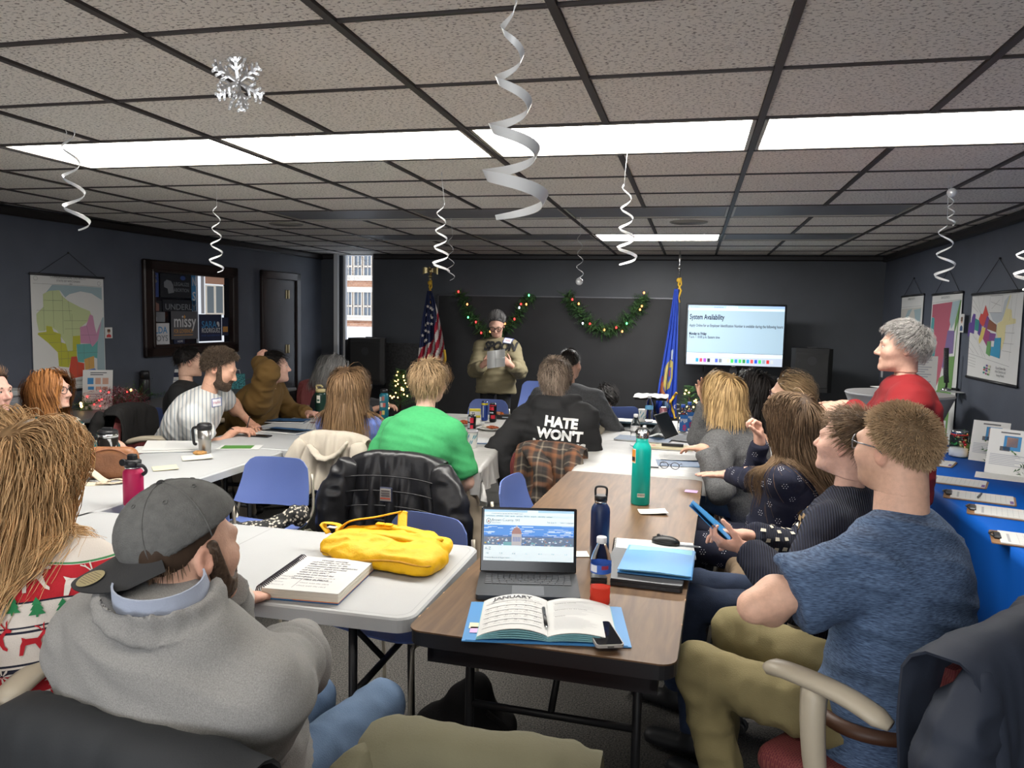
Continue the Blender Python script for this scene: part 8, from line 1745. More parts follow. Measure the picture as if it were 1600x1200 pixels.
wrap(t, 'label_patch', .0335, R_(-150), R_(-105), .112, .134, M_('label_white', (.7, .7, .75))); wrap(t, 'label_patch', .0336, R_(-80), R_(-40), .122, .134, M_('label_maroon', (.25, .02, .05)))
a = .19; b = (at(722, 1003)+at(997, 1014)+at(968, 946)+at(728, 944))/4
t = put('folder', 'blue folder lying under the open calendar booklet', 'folder', (b[0], b[1], ZT), a); MB().box((-.235, -.145, 0), (.235, .145, .003)).out('cover', M_('blue_folder_light', (.06, .24, .52), .45), t); MB().box((-.225, -.142, .003), (.225, .143, .0045)).out('cover', M_('blue_folder_light', (.06, .24, .52), .45), t)
b2 = (at(742, 1003)+at(960, 1008)+at(748, 945)+at(948, 945))/4+np.array([.01, -.005, 0]); t = put('calendar_booklet', 'open booklet showing the JANUARY calendar page on the blue folder', 'booklet', (b2[0], b2[1], ZT+.0045), a)
bw, bh = .195, .265; prof_l = lambda u: .010+.040*math.sin(min(1, u*1.02)*math.pi)**.8*(1-.35*u) if u < 1 else .008
def pg(side, u, v, d=0): return np.array([side*bw*u, (v-.5)*bh, (.006+.030*math.sin(math.pi*min(1, u*.93+.07))**.75*(1-.2*u))*(1 if side < 0 else .8)+d])
for side in (-1, 1):
 lay = MB()
 for k in range(5):
  G_ = np.array([[pg(side, u*(1-.0), v, 0)*np.array([1+.004*k, 1+.004*k, (1-.18*k)])+np.array([0, -.0015*k, 0]) for v in np.linspace(0, 1, 6)] for u in np.linspace(0, 1, 16)]); lay.slab(G_, .0018, 1 if k else 0)
 lay.out('pages', [PAPER, M_('page_edge_cyan', (.25, .52, .58), .7)], t)
p = MB()
def ln(side, u0, v0, u1, v1, th, mi=0):
 n = 10; A_ = [pg(side, u0+(u1-u0)*i/n, v0+(v1-v0)*i/n, .0018) for i in range(n+1)]
 for i in range(n): d = np.array([0, th/2, 0]) if abs(u1-u0) >= abs(v1-v0) else np.array([th/2, 0, 0]); p.add([A_[i]-d, A_[i+1]-d, A_[i+1]+d, A_[i]+d], [(0, 1, 2, 3) if (u1-u0)*side > 0 or abs(u1-u0) < abs(v1-v0) else (3, 2, 1, 0)], mi)
V, F2 = text_polys('JANUARY', .030, 'LEFT', bold=.0006); V[:, 0] *= .108/V[:, 0].max(); 
def page_text(side, s_, size, u0, v0, width=None, mi=0, bold=0):
 V, F2 = text_polys(s_, size, 'LEFT', bold=bold); 
 if width: V[:, 0] *= width/max(1e-6, V[:, 0].max())
 V3, T = refine(V, F2, .012); p.add([pg(side, (abs(u0+side*x/bw)), v0+y/bh, .0020) for x, y, _ in V3], T, mi)
page_text(-1, 'JANUARY', .030, .84, .875, .12, 0, .0012)
for k, d_ in enumerate(('Sunday', 'Monday', 'Tuesday', 'Wednesday', 'Thursday', 'Friday')): page_text(-1, d_, .0065, .92-.145*k, .835)
for k in range(6): ln(-1, .95, .80-.135*k, .08, .80-.135*k, .0022)
rr = np.random.default_rng(8)
for r in range(5):
 for c in range(6):
  if r == 0 and c < 2: continue
  page_text(-1, str(r*7+c-2 if r*7+c-2 > 0 else 1), .009, .92-.145*c, .765-.135*r); page_text(-1, rr.choice(['Week A', 'Mtg 6 pm', 'Forms due', 'Board 5 pm', 'Office']), .0052, .935-.145*c, .725-.135*r)
for k in range(22):
 v = .90-.037*k
 if k in (2, 7, 12): page_text(1, ['GENERAL NOTES', 'Information for the calendar', 'Schedule'][(2, 7, 12).index(k)], .0085, .12, v)
 else: ln(1, .10, v, .10+.8*rr.uniform(.45, 1), v, .0018, 1)
p.out('print', [INKM, M_('print_pale', (.42, .42, .44))], t, smooth=False, kind='stuff')
for (u, v, c, nme) in ((-.205, -.045, (.70, .66, .45), 'yellow'), (-.20, -.075, (.62, .40, .66), 'pink')): MB().box((u-.02, v-.02, .001), (u+.03, v+.02, .002)).out('sticky_tab', M_('note_'+nme, c), t)
q = put('pen', 'black ballpoint pen in the gutter of the calendar booklet', 'pen', (b2[0]-.005, b2[1]-.01, ZT+.022), a+.06)
MB().tube([(0, -.07, .004), (0, .06, .006)], .0052, 10).out('barrel', M_('pen_black', (.02, .02, .022), .35), q); MB().lathe([(.005, 0), (.001, .016)], 10, M=rotx(math.pi/2), t=(0, -.07, .004)).out('tip', CHROME, q); MB().box((-.0015, .0, .0095), (.0015, .05, .0115)).out('clip', M_('pen_black', (.02, .02, .022), .35), q)
b = (at(930, 1016, .755)+at(975, 1014, .755)+at(912, 972, .755)+at(955, 972, .755))/4; q = put('smartphone', 'black smartphone in a clear case on the right page of the booklet', 'phone', (b[0], b[1], ZT+.012), .36)
MB().prism(rrect(-.039, -.081, .039, .081, .011), 0, .009).out('case', M_('clear_case', (.35, .33, .31), .2), q); MB().prism(rrect(-.036, -.078, .036, .078, .009), .009, .0096).out('screen', M_('phone_glass', (.008, .008, .010), .05), q); MB().prism(rrect(-.009, -.0845, .009, -.081, .001), .003, .006).out('port', CHROME, q)
a = .06; b = at(1022, 858); t = put('notepad', 'spiral-bound lined notepad under the black mouse', 'notebook', (b[0], b[1], ZT), a); MB().box((-.155, -.1, 0), (.155, .1, .006)).out('pages', PAPER, t)
p = MB()
for k in range(12): p.box((-.12, -.08+.014*k, .006), (.15, -.0792+.014*k, .0063))
p.out('print', M_('line_blue', (.35, .4, .5)), t)
w_ = MB()
for k in range(15): w_.tube([(-.155+.006*math.cos(x), -.09+.0128*k, .004+.006*math.sin(x)) for x in np.linspace(0, 6.28, 9)], .0011, 5, cap=False)
w_.out('spiral_wire', DKG, t)
q = put('mouse', 'black computer mouse on the lined notepad', 'mouse', (at(1040, 852)[0], at(1040, 852)[1], ZT+.006), 1.35); F_ = Field(); F_.ell((0, 0, .008), (.031, .058, .026)); V, Q = surf(lambda P: np.maximum(F_(P), .0005-P[:, 2]), (-.04, -.07, -.005), (.04, .07, .045), .0035, 2); mesh('shell', V, Q, M_('mouse_black', (.012, .012, .013), .4), q)
MB().lathe([(.007, -.003), (.007, .003)], 12, M=roty(math.pi/2), t=(0, .03, .030)).out('wheel', DKG, q); MB().tube([(0, .055, .020), (0, .012, .0345)], .0008, 4).out('button_seam', DKG, q)
q = put('pen', 'clear plastic pen lying on the notepad right of the mouse', 'pen', (at(1068, 856)[0], at(1068, 856)[1], ZT+.0065), 1.45); MB().tube([(0, -.06, .004), (0, .06, .004)], .004, 8).out('barrel', M_('pen_pale', (.45, .47, .5), .2), q); MB().lathe([(.004, 0), (.001, .012)], 8, M=rotx(math.pi/2), t=(0, -.06, .004)).out('tip', CHROME, q)
a = .0; b = (at(955, 918)+at(1068, 930)+at(1080, 868)+at(985, 862))/4; t = put('laptop', 'closed black laptop under the blue folder', 'laptop', (b[0]-.02, b[1]-.005, ZT), -.05)
MB().prism(rrect(-.15, -.19, .13, .17, .01), 0, .014).out('base', BLKP, t); MB().prism(rrect(-.15, -.188, .13, .17, .01), .0145, .023).out('lid', BLKP, t); p = MB()
for k in range(12): p.box((-.12+.006*k, -.1915, .004), (-.117+.006*k, -.1895, .011))
p.box((-.01, -.1915, .005), (.01, -.1895, .010)); p.box((.03, -.1915, .005), (.045, -.1895, .010)); p.box((.06, -.1915, .004), (.075, -.1895, .010)); p.out('ports', DKG, t, kind='stuff')
t = put('folder', 'blue pocket folder on top of the closed laptop', 'folder', (b[0]+.01, b[1]+.035, ZT+.024), -.04); G_ = np.array([[(-.125+.25*i/8, -.165+.33*j/8, .004+.012*(1-j/8)*(1-abs(i/4-1)*.3)) for j in range(9)] for i in range(9)]); MB().slab(G_, .0016).out('cover', M_('blue_folder_light', (.06, .24, .52), .45), t)
MB().box((-.125, -.165, 0), (.128, .165, .002)).out('cover', M_('blue_folder_light', (.06, .24, .52), .45), t); G2 = G_*np.array([.93, .96, .55])+np.array([0, .0, .002]); MB().slab(G2, .003).out('papers', M_('page_edge_cyan', (.25, .52, .58), .7), t)
NOTE = lambda n, c: M_('note_'+n, c)
sheet('receipt', 'curled white note near the teal bottle', 'paper', 1020, 801, ZT, .13, .085, .25, NOTE('cream', (.66, .63, .54)), L_(4, .15, .8, .3, .8, .02), .012); sheet('sticky_note', 'pink sticky note at the far right edge of the brown table', 'note', 1080, 768, ZT, .065, .055, -.1, NOTE('pinkviolet', (.58, .36, .62)), [(.4, .45, .7, .52)]); sheet('sticky_note', 'pale note between the laptop and the navy bottle', 'note', 908, 866, ZT, .055, .07, .3, NOTE('cream', (.66, .63, .54)), [(.5, .5, .7, .56)])
b = (at(415, 938)+at(540, 948)+at(475, 880)+at(583, 892))/4; a = .07; t = put('notebook', 'thick spiral notebook with handwriting and coloured dividers on the near white table', 'notebook', (b[0]-.01, b[1], ZT), a)
sk_ = lambda x, y: (x+y*.05, y)
for k, (m_, h0, h1) in enumerate(((M_('divider_blue', (.03, .12, .3)), 0, .004), (M_('divider_orange', (.65, .20, .04)), .004, .006))): MB().box((-.14+.005*k, -.165, h0), (.13, .165, h1)).out('cover', m_, t)
pg_ = MB(); 
for k in range(6): pg_.box((-.125, -.163+.001*(k % 2), .006+.0045*k), (.13-.001*(k % 3), .163, .0100+.0045*k))
pg_.out('pages', [M_('page_cream', (.68, .64, .56))], t); MB().box((-.125, -.163, .033), (.13, .163, .0345)).out('page', PAPER, t)
MB().box((-.12, -.1655, .003), (-.02, -.163, .0055)).out('tab', SLB, t)
p = MB(); r_ = np.random.default_rng(6)
HW = ['Weekly meeting', 'call the office re: forms', 'filing dates, how to file', 'nomination papers: signatures', 'treasurer - bank account', 'ask about yard signs', 'what is the EIN ?', 'website and email list', 'volunteers', 'doors: start in March']
for k, s_ in enumerate(HW): put_text(p, s_, .015, (-.075 if k else -.05, .125-.021*k, .0351), (1, -.015, 0), (0, 1, 0), 0, 'LEFT', .0004, .3)
for k, s_ in enumerate(('Thursday', 'Office', 'forms', 'Room A')): put_text(p, s_, .013, (-.115, -.05-.026*k, .0349), (1, 0, 0), (0, 1, 0), 0, 'LEFT', 0, .3); put_text(p, 'check with the clerk', .012, (-.03, -.045-.026*k, .0349), (1, 0, 0), (0, 1, 0), 0, 'LEFT', 0, .3)
p.box((-.036, -.14, .0346), (-.035, -.03, .0349)); p.out('handwriting', M_('pencil', (.12, .12, .14)), t)
for y in (-.13, 0, .13): MB().lathe([(.003, .0346), (.003, .0349)], 10, t=(-.118, y, 0)).out('punch_hole', INKM, t)
w_ = MB()
for k in range(28): w_.tube([(-.131+.017*math.cos(x), -.155+.0115*k, .020+.022*math.sin(x)) for x in np.linspace(0, 6.28, 11)], .002, 5, cap=False)
w_.out('spiral_wire', M_('wire_dark', (.05, .045, .06), .3, metal=.6), t)
YEL = M_('yellow_nylon', (.86, .48, .001), .6, noise=(20, .06), bump=(90, .2))
b = (at(500, 868)+at(700, 878))/2; BX = np.array([b[0]+.005, b[1]+.01, ZT]); t = put('backpack', 'bright yellow backpack lying flat on the near white table', 'backpack', BX, -.05); t.scale = (1.14, 1.12, 1.05)
F_ = Field(); F_.econe((-.17, .01, .035), (.16, -.01, .035), (0, 1, 0), (.10, .036), (.135, .040), .04); F_.econe((-.1, -.05, .03), (.19, -.07, .028), (0, 1, 0), (.08, .030), (.08, .032), .04); F_.econe((-.14, .02, .062), (.12, .045, .066), (0, 1, 0), (.055, .020), (.06, .022), .03); F_.econe((-.05, -.03, .068), (.17, -.01, .062), (0, 1, 0), (.022, .012), (.03, .016), .015)
def bpd(V): return .007*(1-2*np.abs(vnoise(V*np.array([14, 26, 20]))))+.003*vnoise(V*55)
V, Q = surf(lambda P: np.maximum(F_(P), .002-P[:, 2]), F_.lo-.03, F_.hi+.03, .0075, 1); V = V+F_.grad(V)*(bpd(V)*np.clip(V[:, 2]/.02, 0, 1))[:, None]; V[:, 2] = np.maximum(V[:, 2], .001); mesh('body', V, Q, YEL, t)
MB().tube(smooth_path([(-.20, .03, .05), (-.16, .05, .10), (-.08, .09, .115), (.0, .12, .135), (.01, .11, .13), (.03, .06, .085), (.05, .03, .075)], 30), .016, 8, flat=((0, .3, 1), .2)).out('strap', YEL, t)
MB().tube(smooth_path([(-.12, .06, .075), (-.02, .075, .088), (.10, .05, .086), (.18, .01, .078)], 20), .021, 8, flat=((0, 0, 1), .45)).out('strap', YEL, t); MB().tube(smooth_path([(-.09, .0, .08), (.0, -.005, .085), (.1, -.02, .084), (.19, -.02, .06)], 20), .024, 8, flat=((0, 0, 1), .4)).out('strap', YEL, t)
MB().tube(smooth_path([(-.22, .02, .06), (-.245, .03, .09), (-.2, .05, .085), (-.18, .02, .07)], 16), .013, 8, flat=((0, 0, 1), .25)).out('top_handle', YEL, t); MB().box((-.215, .0, .086), (-.185, .02, .088)).out('care_tag', PAPER, t)
zp = []
for x in np.linspace(-.2, .23, 30): zp.append((x, -.105-.03*math.sin((x+.2)*5)-.01, .036+.012*math.sin(x*14)))
zq = [trace(F_, np.array([[x, y-.15, z]]), np.array([0, 1.0, 0]), 40, .002)[0] for x, y, z in zp]; MB().tube([q for q in zq if abs(F_(q[None])[0]) < .006], .0035, 6).out('zip', M_('zip_ochre', (.5, .24, .0), .5), t)
mb = MB()
for dx in (-.05, -.02): mb.box((dx-.014, .052, .098), (dx+.014, .072, .104), bev=.002)
mb.out('buckle', YEL, t)
RB = M_('raspberry_enamel', (.42, .010, .075), .45); b = Z(211, 800, ZT); b = np.array([-2.62, 3.02, ZT]) ; b = at(209, 788)
t = put('water_bottle', 'raspberry red wide bottle with black chug lid on the left table', 'bottle', b); MB().lathe([(.040, 0), (.044, .005), (.044, .145), (.041, .158), (.033, .166), (.033, .170)], 28).out('body', RB, t); MB().lathe([(.034, .170), (.034, .178)], 24).out('steel_ring', CHROME, t)
mb = MB(); mb.lathe([(.037, .178), (.037, .205), (.03, .21)], 24); mb.box((-.022, -.016, .205), (.018, .016, .235), bev=.006); mb.out('lid', BLKP, t); mb = MB(); mb.lathe([(.016, -.006), (.016, .006)], 14, M=rotx(math.pi/2), t=(-.024, -.034, .2)); mb.tube(smooth_path([(.034, -.02, .19), (.062, -.01, .185), (.07, .0, .16), (.05, 0, .142)], 14), .009, 8, flat=((0, 1, 0), .5)); mb.out('carry_loop', BLKP, t)
LEA = M_('tan_leather', (.26, .105, .042), .5, noise=(9, .22), bump=(120, .15)); bl = (at(128, 752)+at(207, 745))/2+np.array([.02, .02, 0]); t = put('crossbody_bag', 'tan leather crossbody bag with cream strap on the left table', 'bag', (bl[0], bl[1], ZT), .30)
F_ = Field(); F_.rbox((0, 0, .085), (.135, .045, .085), .04); V, Q = surf(lambda P: np.maximum(F_(P)+.35*np.maximum(np.abs(P[:, 0])-.085, 0)*np.clip((P[:, 2]-.09)/.08, 0, 1), .001-P[:, 2]), F_.lo-.02, F_.hi+.02, .007, 2); mesh('body', V, Q, LEA, t)
pipe = [(.128*math.cos(x)*(1 if math.sin(x) < 0 else .95), -.043, .085+.076*math.sin(x)) for x in np.linspace(0, 6.283, 40)]; pp = [trace(F_, np.array([[x*.98, -.12, z]]), np.array([0, 1.0, 0]), 30, .002)[0] for x, y, z in pipe]; MB().tube(pp, .003, 6, cap=False).out('piping', M_('leather_dark', (.17, .06, .025), .5), t)
MB().tube([(x, -.002+.0*x, .166-.5*max(0, abs(x)-.09)**1.2*3) for x in np.linspace(-.125, .125, 16)], .004, 6).out('zip', M_('zip_tan', (.35, .17, .08), .4), t)
mb = MB(); mb.tube([(-.14+.014*math.cos(x), -.02, .11+.014*math.sin(x)) for x in np.linspace(0, 6.28, 12)], .003, 6, cap=False); mb.tube([(-.145, -.02, .095), (-.15, -.03, .07)], .004, 6); mb.out('ring', CHROME, t)
CRM = M_('cream_webbing', (.55, .48, .36), .8); MB().tube(smooth_path([(-.145, -.03, .075), (-.09, -.07, .06), (-.02, -.10, .02), (.02, -.13, .006), (-.06, -.16, .005), (-.14, -.12, .006), (-.16, -.06, .01)], 40), .019, 8, flat=((0, -.4, 1), .1)).out('strap', CRM, t); o = MB().tube(smooth_path([(.02, -.115, .012), (.06, -.10, .02), (.10, -.10, .012), (.06, -.14, .007), (-.02, -.15, .008)], 24), .016, 8, flat=((0, 0, 1), .12)).out('strap', M_('patterned_webbing', (.45, .36, .26), noise=(90, .95)), t)
b = at(163, 700); b = np.array([-3.27, 3.74, ZT]); t = put('mug', 'large black insulated mug with handle behind the tan bag', 'mug', b, .2)
MB().lathe([(.046, 0), (.050, .006), (.056, .155)], 28).out('body', M_('gloss_black_enamel', (.010, .009, .008), .12), t); MB().lathe([(.057, .155), (.057, .172), (.055, .175)], 28).out('rim', CHROME, t); mb = MB(); mb.lathe([(.055, .175), (.056, .19), (.045, .198)], 28); mb.box((-.03, -.012, .196), (.03, .012, .212), bev=.004); mb.out('lid', BLKP, t); MB().tube(smooth_path([(-.05, 0, .145), (-.095, 0, .145), (-.10, 0, .12), (-.10, 0, .04), (-.09, 0, .02), (-.048, 0, .02)], 22), .011, 8).out('handle', BLKP, t)
STL = M_('brushed_steel', (.42, .40, .38), .28, metal=.95, bump=(60, .1, (1, 1, 9))); t = put('travel_mug', 'brushed steel travel mug with black lid and handle', 'mug', at(320, 708), .1)
MB().lathe([(.034, 0), (.036, .004), (.037, .07), (.040, .08), (.042, .155)], 28).out('body', STL, t); MB().lathe([(.044, .150), (.045, .17), (.042, .185), (.030, .192)], 28).out('lid', BLKP, t); MB().tube(smooth_path([(-.038, -.0, .165), (-.075, 0, .155), (-.078, 0, .12), (-.07, 0, .06), (-.055, 0, .055)], 18), .009, 8).out('handle', BLKP, t); put_text(p2m := MB(), 'bubba', .012, (-.02, -.0425, .095), (1, 0, 0), Zv, 0, 'LEFT', .0004); p2m.out('logo', INKM, t)
def folder_flat(label, c, w, h, rz, m, z=ZT, papers=True, tilt=0.0, open_=False):
 t = put('folder', label, 'folder', (c[0], c[1], z), rz, 'blue folders'); MB().box((-w/2, -h/2, 0), (w/2, h/2, .002)).out('cover', m, t)
 if papers: MB().box((-w/2+.008, -h/2-.006, .002), (w/2-.006, h/2-.01, .007)).out('papers', PAPER, t)
 if not open_:
  G_ = np.array([[(-w/2+w*i/6, -h/2+h*j/6, .008+tilt*(1-j/6)**1.5) for j in range(7)] for i in range(7)]); MB().slab(G_, .0016).out('cover', m, t)
 return t
DBF = M_('dark_blue_folder', (.012, .075, .19), .45); c = (at(210, 708)+at(300, 700))/2+np.array([0, .05, 0]); t = folder_flat('open blue folder with a printed booklet at the left table', c, .42, .24, .55, M_('mid_blue_folder', (.02, .14, .36), .45), open_=True)
t2 = put('booklet', 'open printed booklet resting in the blue folder by the travel mug', 'booklet', (c[0]+.02, c[1]+.03, ZT+.008), .5); G_ = np.array([[(-.18+.36*i/10, -.10+.2*j/6, .002+.03*(j/6)*(1-.4*i/10)) for j in range(7)] for i in range(11)]); MB().slab(G_, .003).out('pages', PAPER, t2); p = MB()
for k in range(8): v = .2+.08*k; f_ = lambda u: np.array([-.18+.36*u, -.10+.2*v, .002+.03*v*(1-.4*u)+.003]); p.quad(f_(.35), f_(.9), f_(.9)+(0, .002, .0003), f_(.35)+(0, .002, .0003))
p.out('print', M_('print_light', (.35, .36, .40)), t2)
sheet('napkin', 'cream napkin with a cookie on it in front of the travel mug', 'napkin', 308, 716, ZT, .17, .15, .7, NOTE('cream', (.66, .63, .54)), curl=.012); F_ = Field(); cb_ = at(310, 712); F_.ell((0, 0, .012), (.035, .022, .012)); F_.ell((.03, .01, .010), (.02, .015, .009)); V, Q = fsurf(F_, .005, disp=lambda V: .004*vnoise(V*120)); t = put('cookie', 'half-eaten golden cookie on the cream napkin', 'food', (cb_[0], cb_[1], ZT+.006), .4); mesh('cookie', V, Q, M_('baked_gold', (.36, .19, .06), .8, noise=(60, .4)), t)
sheet('napkin', 'square pale yellow napkin alone on the left table', 'napkin', 258, 732, ZT, .13, .13, .75, M_('note_pale_yellow', (.66, .60, .42)), curl=.006)
sheet('leaflet', 'green and white leaflet on the left table', 'leaflet', 375, 699, ZT, .27, .17, .35, PAPER, [(.08, .1, .8, .85)], pm=M_('leaf_green', (.06, .19, .03)))
t = put('smartphone', 'dark smartphone lying by the writing hands of the bearded man', 'phone', at(407, 682), .05); MB().prism(rrect(-.075, -.037, .075, .037, .01), 0, .009).out('case', BLKP, t); MB().prism(rrect(-.072, -.034, .072, .034, .008), .009, .0095).out('screen', M_('phone_glass', (.008, .008, .010), .05), t)
sheet('form_sheet', 'white form under the hands of the bearded man', 'paper', 388, 676, ZT, .24, .20, .3, PAPER, L_(5)); t = put('pen', 'dark pen held over the form by the bearded man', 'pen', at(384, 666, .80), .6); MB().tube([(0, 0, -.05), (.03, .03, .07)], .004, 8).out('barrel', M_('pen_black', (.02, .02, .022), .35), t); MB().lathe([(.001, -.062), (.004, -.05)], 8).out('tip', CHROME, t)
c = at(440, 658); folder_flat('dark blue folder lying farther along the left table', c, .42, .22, .25, DBF, tilt=.012); c = at(447, 674); folder_flat('dark blue folder fanned open beside the smartphone', c, .34, .22, -.1, DBF, tilt=.03); c = at(497, 641); folder_flat('dark blue folder by the dark green bottle', c, .28, .22, .1, DBF)
sheet('card', 'small dark printed card on the far left table', 'card', 496, 661, ZT, .16, .12, .3, PAPER, [(.1, .1, .6, .6), (.2, .7, .9, .8)], pm=M_('card_plum', (.08, .03, .05))); sheet('sticky_note', 'pale pink note beside the dark green bottle', 'note', 507, 656, ZT, .10, .08, .2, M_('note_pale_pink', (.62, .45, .56)))
DGB = M_('dark_green_plastic', (.006, .032, .022), .3); t = put('water_bottle', 'dark green bottle with pale yellow flip lid and white sticker', 'bottle', at(501, 646)); MB().lathe([(.046, 0), (.050, .006), (.050, .17), (.046, .185), (.04, .19)], 26).out('body', DGB, t); mb = MB(); mb.lathe([(.042, .19), (.044, .215), (.03, .22)], 24); mb.tube(smooth_path([(-.035, 0, .21), (-.04, 0, .245), (.0, 0, .25), (.02, 0, .235)], 12), .008, 8); mb.out('lid', M_('pale_yellow_plastic', (.6, .5, .26), .5), t); wrap(t, 'sticker', .0505, R_(-105), R_(-68), .10, .165, M_('sticker_white', (.7, .68, .6))); wrap(t, 'sticker', .051, R_(-100), R_(-74), .115, .13, M_('sticker_green', (.02, .1, .06)))
STB = M_('petrol_blue', (.008, .13, .18), .4); t = put('water_bottle', 'petrol blue bottle covered in round stickers at the far left table', 'bottle', np.array([D(600, 634, 6.1)[0], 6.1, ZT])); MB().lathe([(.036, 0), (.039, .005), (.039, .20), (.03, .22)], 26).out('body', STB, t); MB().lathe([(.03, .22), (.031, .25), (.02, .255)], 22).out('lid', BLKP, t)
for k, (a0, z0, c) in enumerate(((-120, .17, (.5, .52, .5)), (-80, .175, (.3, .12, .1)), (-100, .12, (.5, .45, .4)), (-65, .12, (.45, .1, .08)), (-115, .05, (.5, .1, .06)), (-75, .055, (.5, .4, .1)))): wrap(t, 'sticker', .0395+.0002*k, R_(a0-16), R_(a0+16), z0-.018, z0+.018, M_('sticker_%d' % k, c), 6)
t = put('scarf', 'black and white patterned scarf bunched on the empty chair seat', 'scarf', (-2.27, 3.62, .47)); F_ = Field(); P_ = smooth_path([(-.13, -.10, .02), (-.03, -.13, .03), (.08, -.11, .03), (.16, -.02, .05), (.24, .05, .10), (.26, .07, .06)], 14)
for i in range(13): F_.econe(P_[i], P_[i+1], (0, 1, .2), (.05, .026), (.05, .026), .03)
V, Q = fsurf(F_, .01, disp=lambda V: .010*(1-2*np.abs(vnoise(V*24)))); SCF = M_('scarf_pattern', (.3, .28, .25), .9)
N_, L2, B_ = nodes_of(SCF); tc = N_.new('ShaderNodeTexCoord'); vo = N_.new('ShaderNodeTexVoronoi'); vo.inputs['Scale'].default_value = 55; L2.new(tc.outputs['Object'], vo.inputs['Vector']); cr = N_.new('ShaderNodeValToRGB'); cr.color_ramp.elements[0].position = .3; cr.color_ramp.elements[0].color = (.55, .5, .42, 1); cr.color_ramp.elements[1].position = .42; cr.color_ramp.elements[1].color = (.02, .02, .02, 1); L2.new(vo.outputs['Distance'], cr.inputs[0]); L2.new(cr.outputs[0], B_.inputs['Base Color'])
mesh('scarf_cloth', V, Q, SCF, t)
def can(label, px, py, Y, h, r, bands, z=ZK):
 b = D(px, py, Y) if Y else Z(px, py, z); t = put('drink_can', label, 'can', (b[0], b[1], z), 0, 'drink cans'); MB().lathe([(r*.82, 0), (r, .008), (r, h-.012), (r*.8, h)], 22).out('body', bands[0], t); MB().lathe([(r*.8, h), (r*.84, h+.003), (r*.78, h+.0005)], 22).out('lid', CHROME, t)
 for k, (a0, a1, z0, z1, m_) in enumerate(bands[1]): wrap(t, 'print', r+.0006+.0002*k, R_(a0), R_(a1), z0, z1, m_, 8)
 return t
CBK = M_('can_black', (.012, .012, .014), .25, metal=.4); CRD = M_('can_red', (.5, .02, .04), .3, metal=.3); CBL = M_('can_blue', (.02, .05, .25), .3, metal=.4); CYL = M_('can_yellow', (.6, .48, .02), .3, metal=.3); CSV = M_('can_silver', (.45, .5, .55), .3, metal=.5)
can('short dark cola can with red and blue swirls beside the paper cup', 737, 672, 0, .118, .033, (CBK, [(-140, -90, .07, .11, CSV), (-100, -50, .06, .1, CRD), (-150, -100, .02, .06, CSV), (-95, -55, .01, .045, CRD)])); can('tall blue and yellow energy drink can on the middle table', 757, 657, 0, .165, .029, (CBL, [(-180, 0, .135, .153, CYL), (-110, -90, .03, .13, CSV)])); can('tall black and red cherry cola can on the middle table', 770, 659, 0, .155, .031, (CBK, [(-150, -60, .1, .13, CRD), (-140, -70, .075, .085, CSV), (-110, -40, .03, .06, CRD), (-170, -20, .138, .145, CRD)]))
t = put('snack_box', 'small yellow and white snack box beside the energy drink can', 'box', at(742, 652, ZK), .3); MB().box((-.05, -.02, 0), (.05, .02, .075), bev=.003).out('box', M_('box_yellow', (.6, .5, .05)), t); MB().box((-.045, -.0215, .02), (.045, -.02, .055)).out('label', PAPER, t); q = MB(); put_text(q, '72', .03, (-.03, -.022, .026), (1, 0, 0), Zv, 0, 'LEFT', .001); q.out('lettering', INKM, t)
def plate(label, px, py, food):
 t = put('plate', label, 'plate', at(px, py, ZK)); MB().lathe([(.07, 0), (.085, .004), (.115, .016), (.117, .018), (.112, .016), (.08, .007), (.0, .006)], 30, capb=True, capt=False).out('plate', M_('white_china', (.62, .62, .6), .35), t)
 for k, (x, y, r, m_, lb) in enumerate(food):
  F_ = Field(); F_.ell((0, 0, .012), r); V, Q = fsurf(F_, .005, .015, disp=lambda V: .005*vnoise(V*90+k)); q = put('food', lb, 'food', t.location+Vector((x, y, .006))); mesh('food', V, Q, m_, q)
PIZ = M_('pizza_red', (.30, .06, .015), .6, noise=(80, .6)); CRU = M_('crumpled_white', (.6, .58, .52), .8)
plate('white plate with a slice of pizza on the middle table', 768, 671, [(.01, .0, (.055, .025, .010), PIZ, 'slice of red pizza on the white plate'), (-.06, .03, (.025, .02, .02), CRU, 'crumpled white bit beside the pizza slice')]); plate('white plate with crumpled napkins behind the short cola can', 735, 664, [(-.05, 0, (.05, .025, .018), PIZ, 'orange-red leftovers on the plate behind the cola can'), (.04, .0, (.045, .035, .035), CRU, 'crumpled white napkins on the plate behind the cola can')])
t = put('bowl', 'small amber orange glass bowl at the far end of the middle table', 'bowl', at(779, 653, ZK)); MB().lathe([(.03, 0), (.048, .02), (.05, .035), (.04, .045), (.043, .05), (.038, .048), (.045, .03), (.03, .008)], 22, capt=False).out('bowl', M_('amber_glass', (.5, .13, .02), .15, trans=.3), t)
t = put('case', 'flat black case at the far end of the middle table', 'case', at(795, 654, ZK), .05); MB().prism(rrect(-.14, -.05, .14, .05, .02), 0, .035).out('case', BLKP, t); MB().box((-.05, -.052, .012), (.03, -.05, .02)).out('label', CSV, t)
TQP = M_('cup_print_teal', (.02, .22, .30)); CUPW = M_('cup_white', (.64, .63, .60), .5)
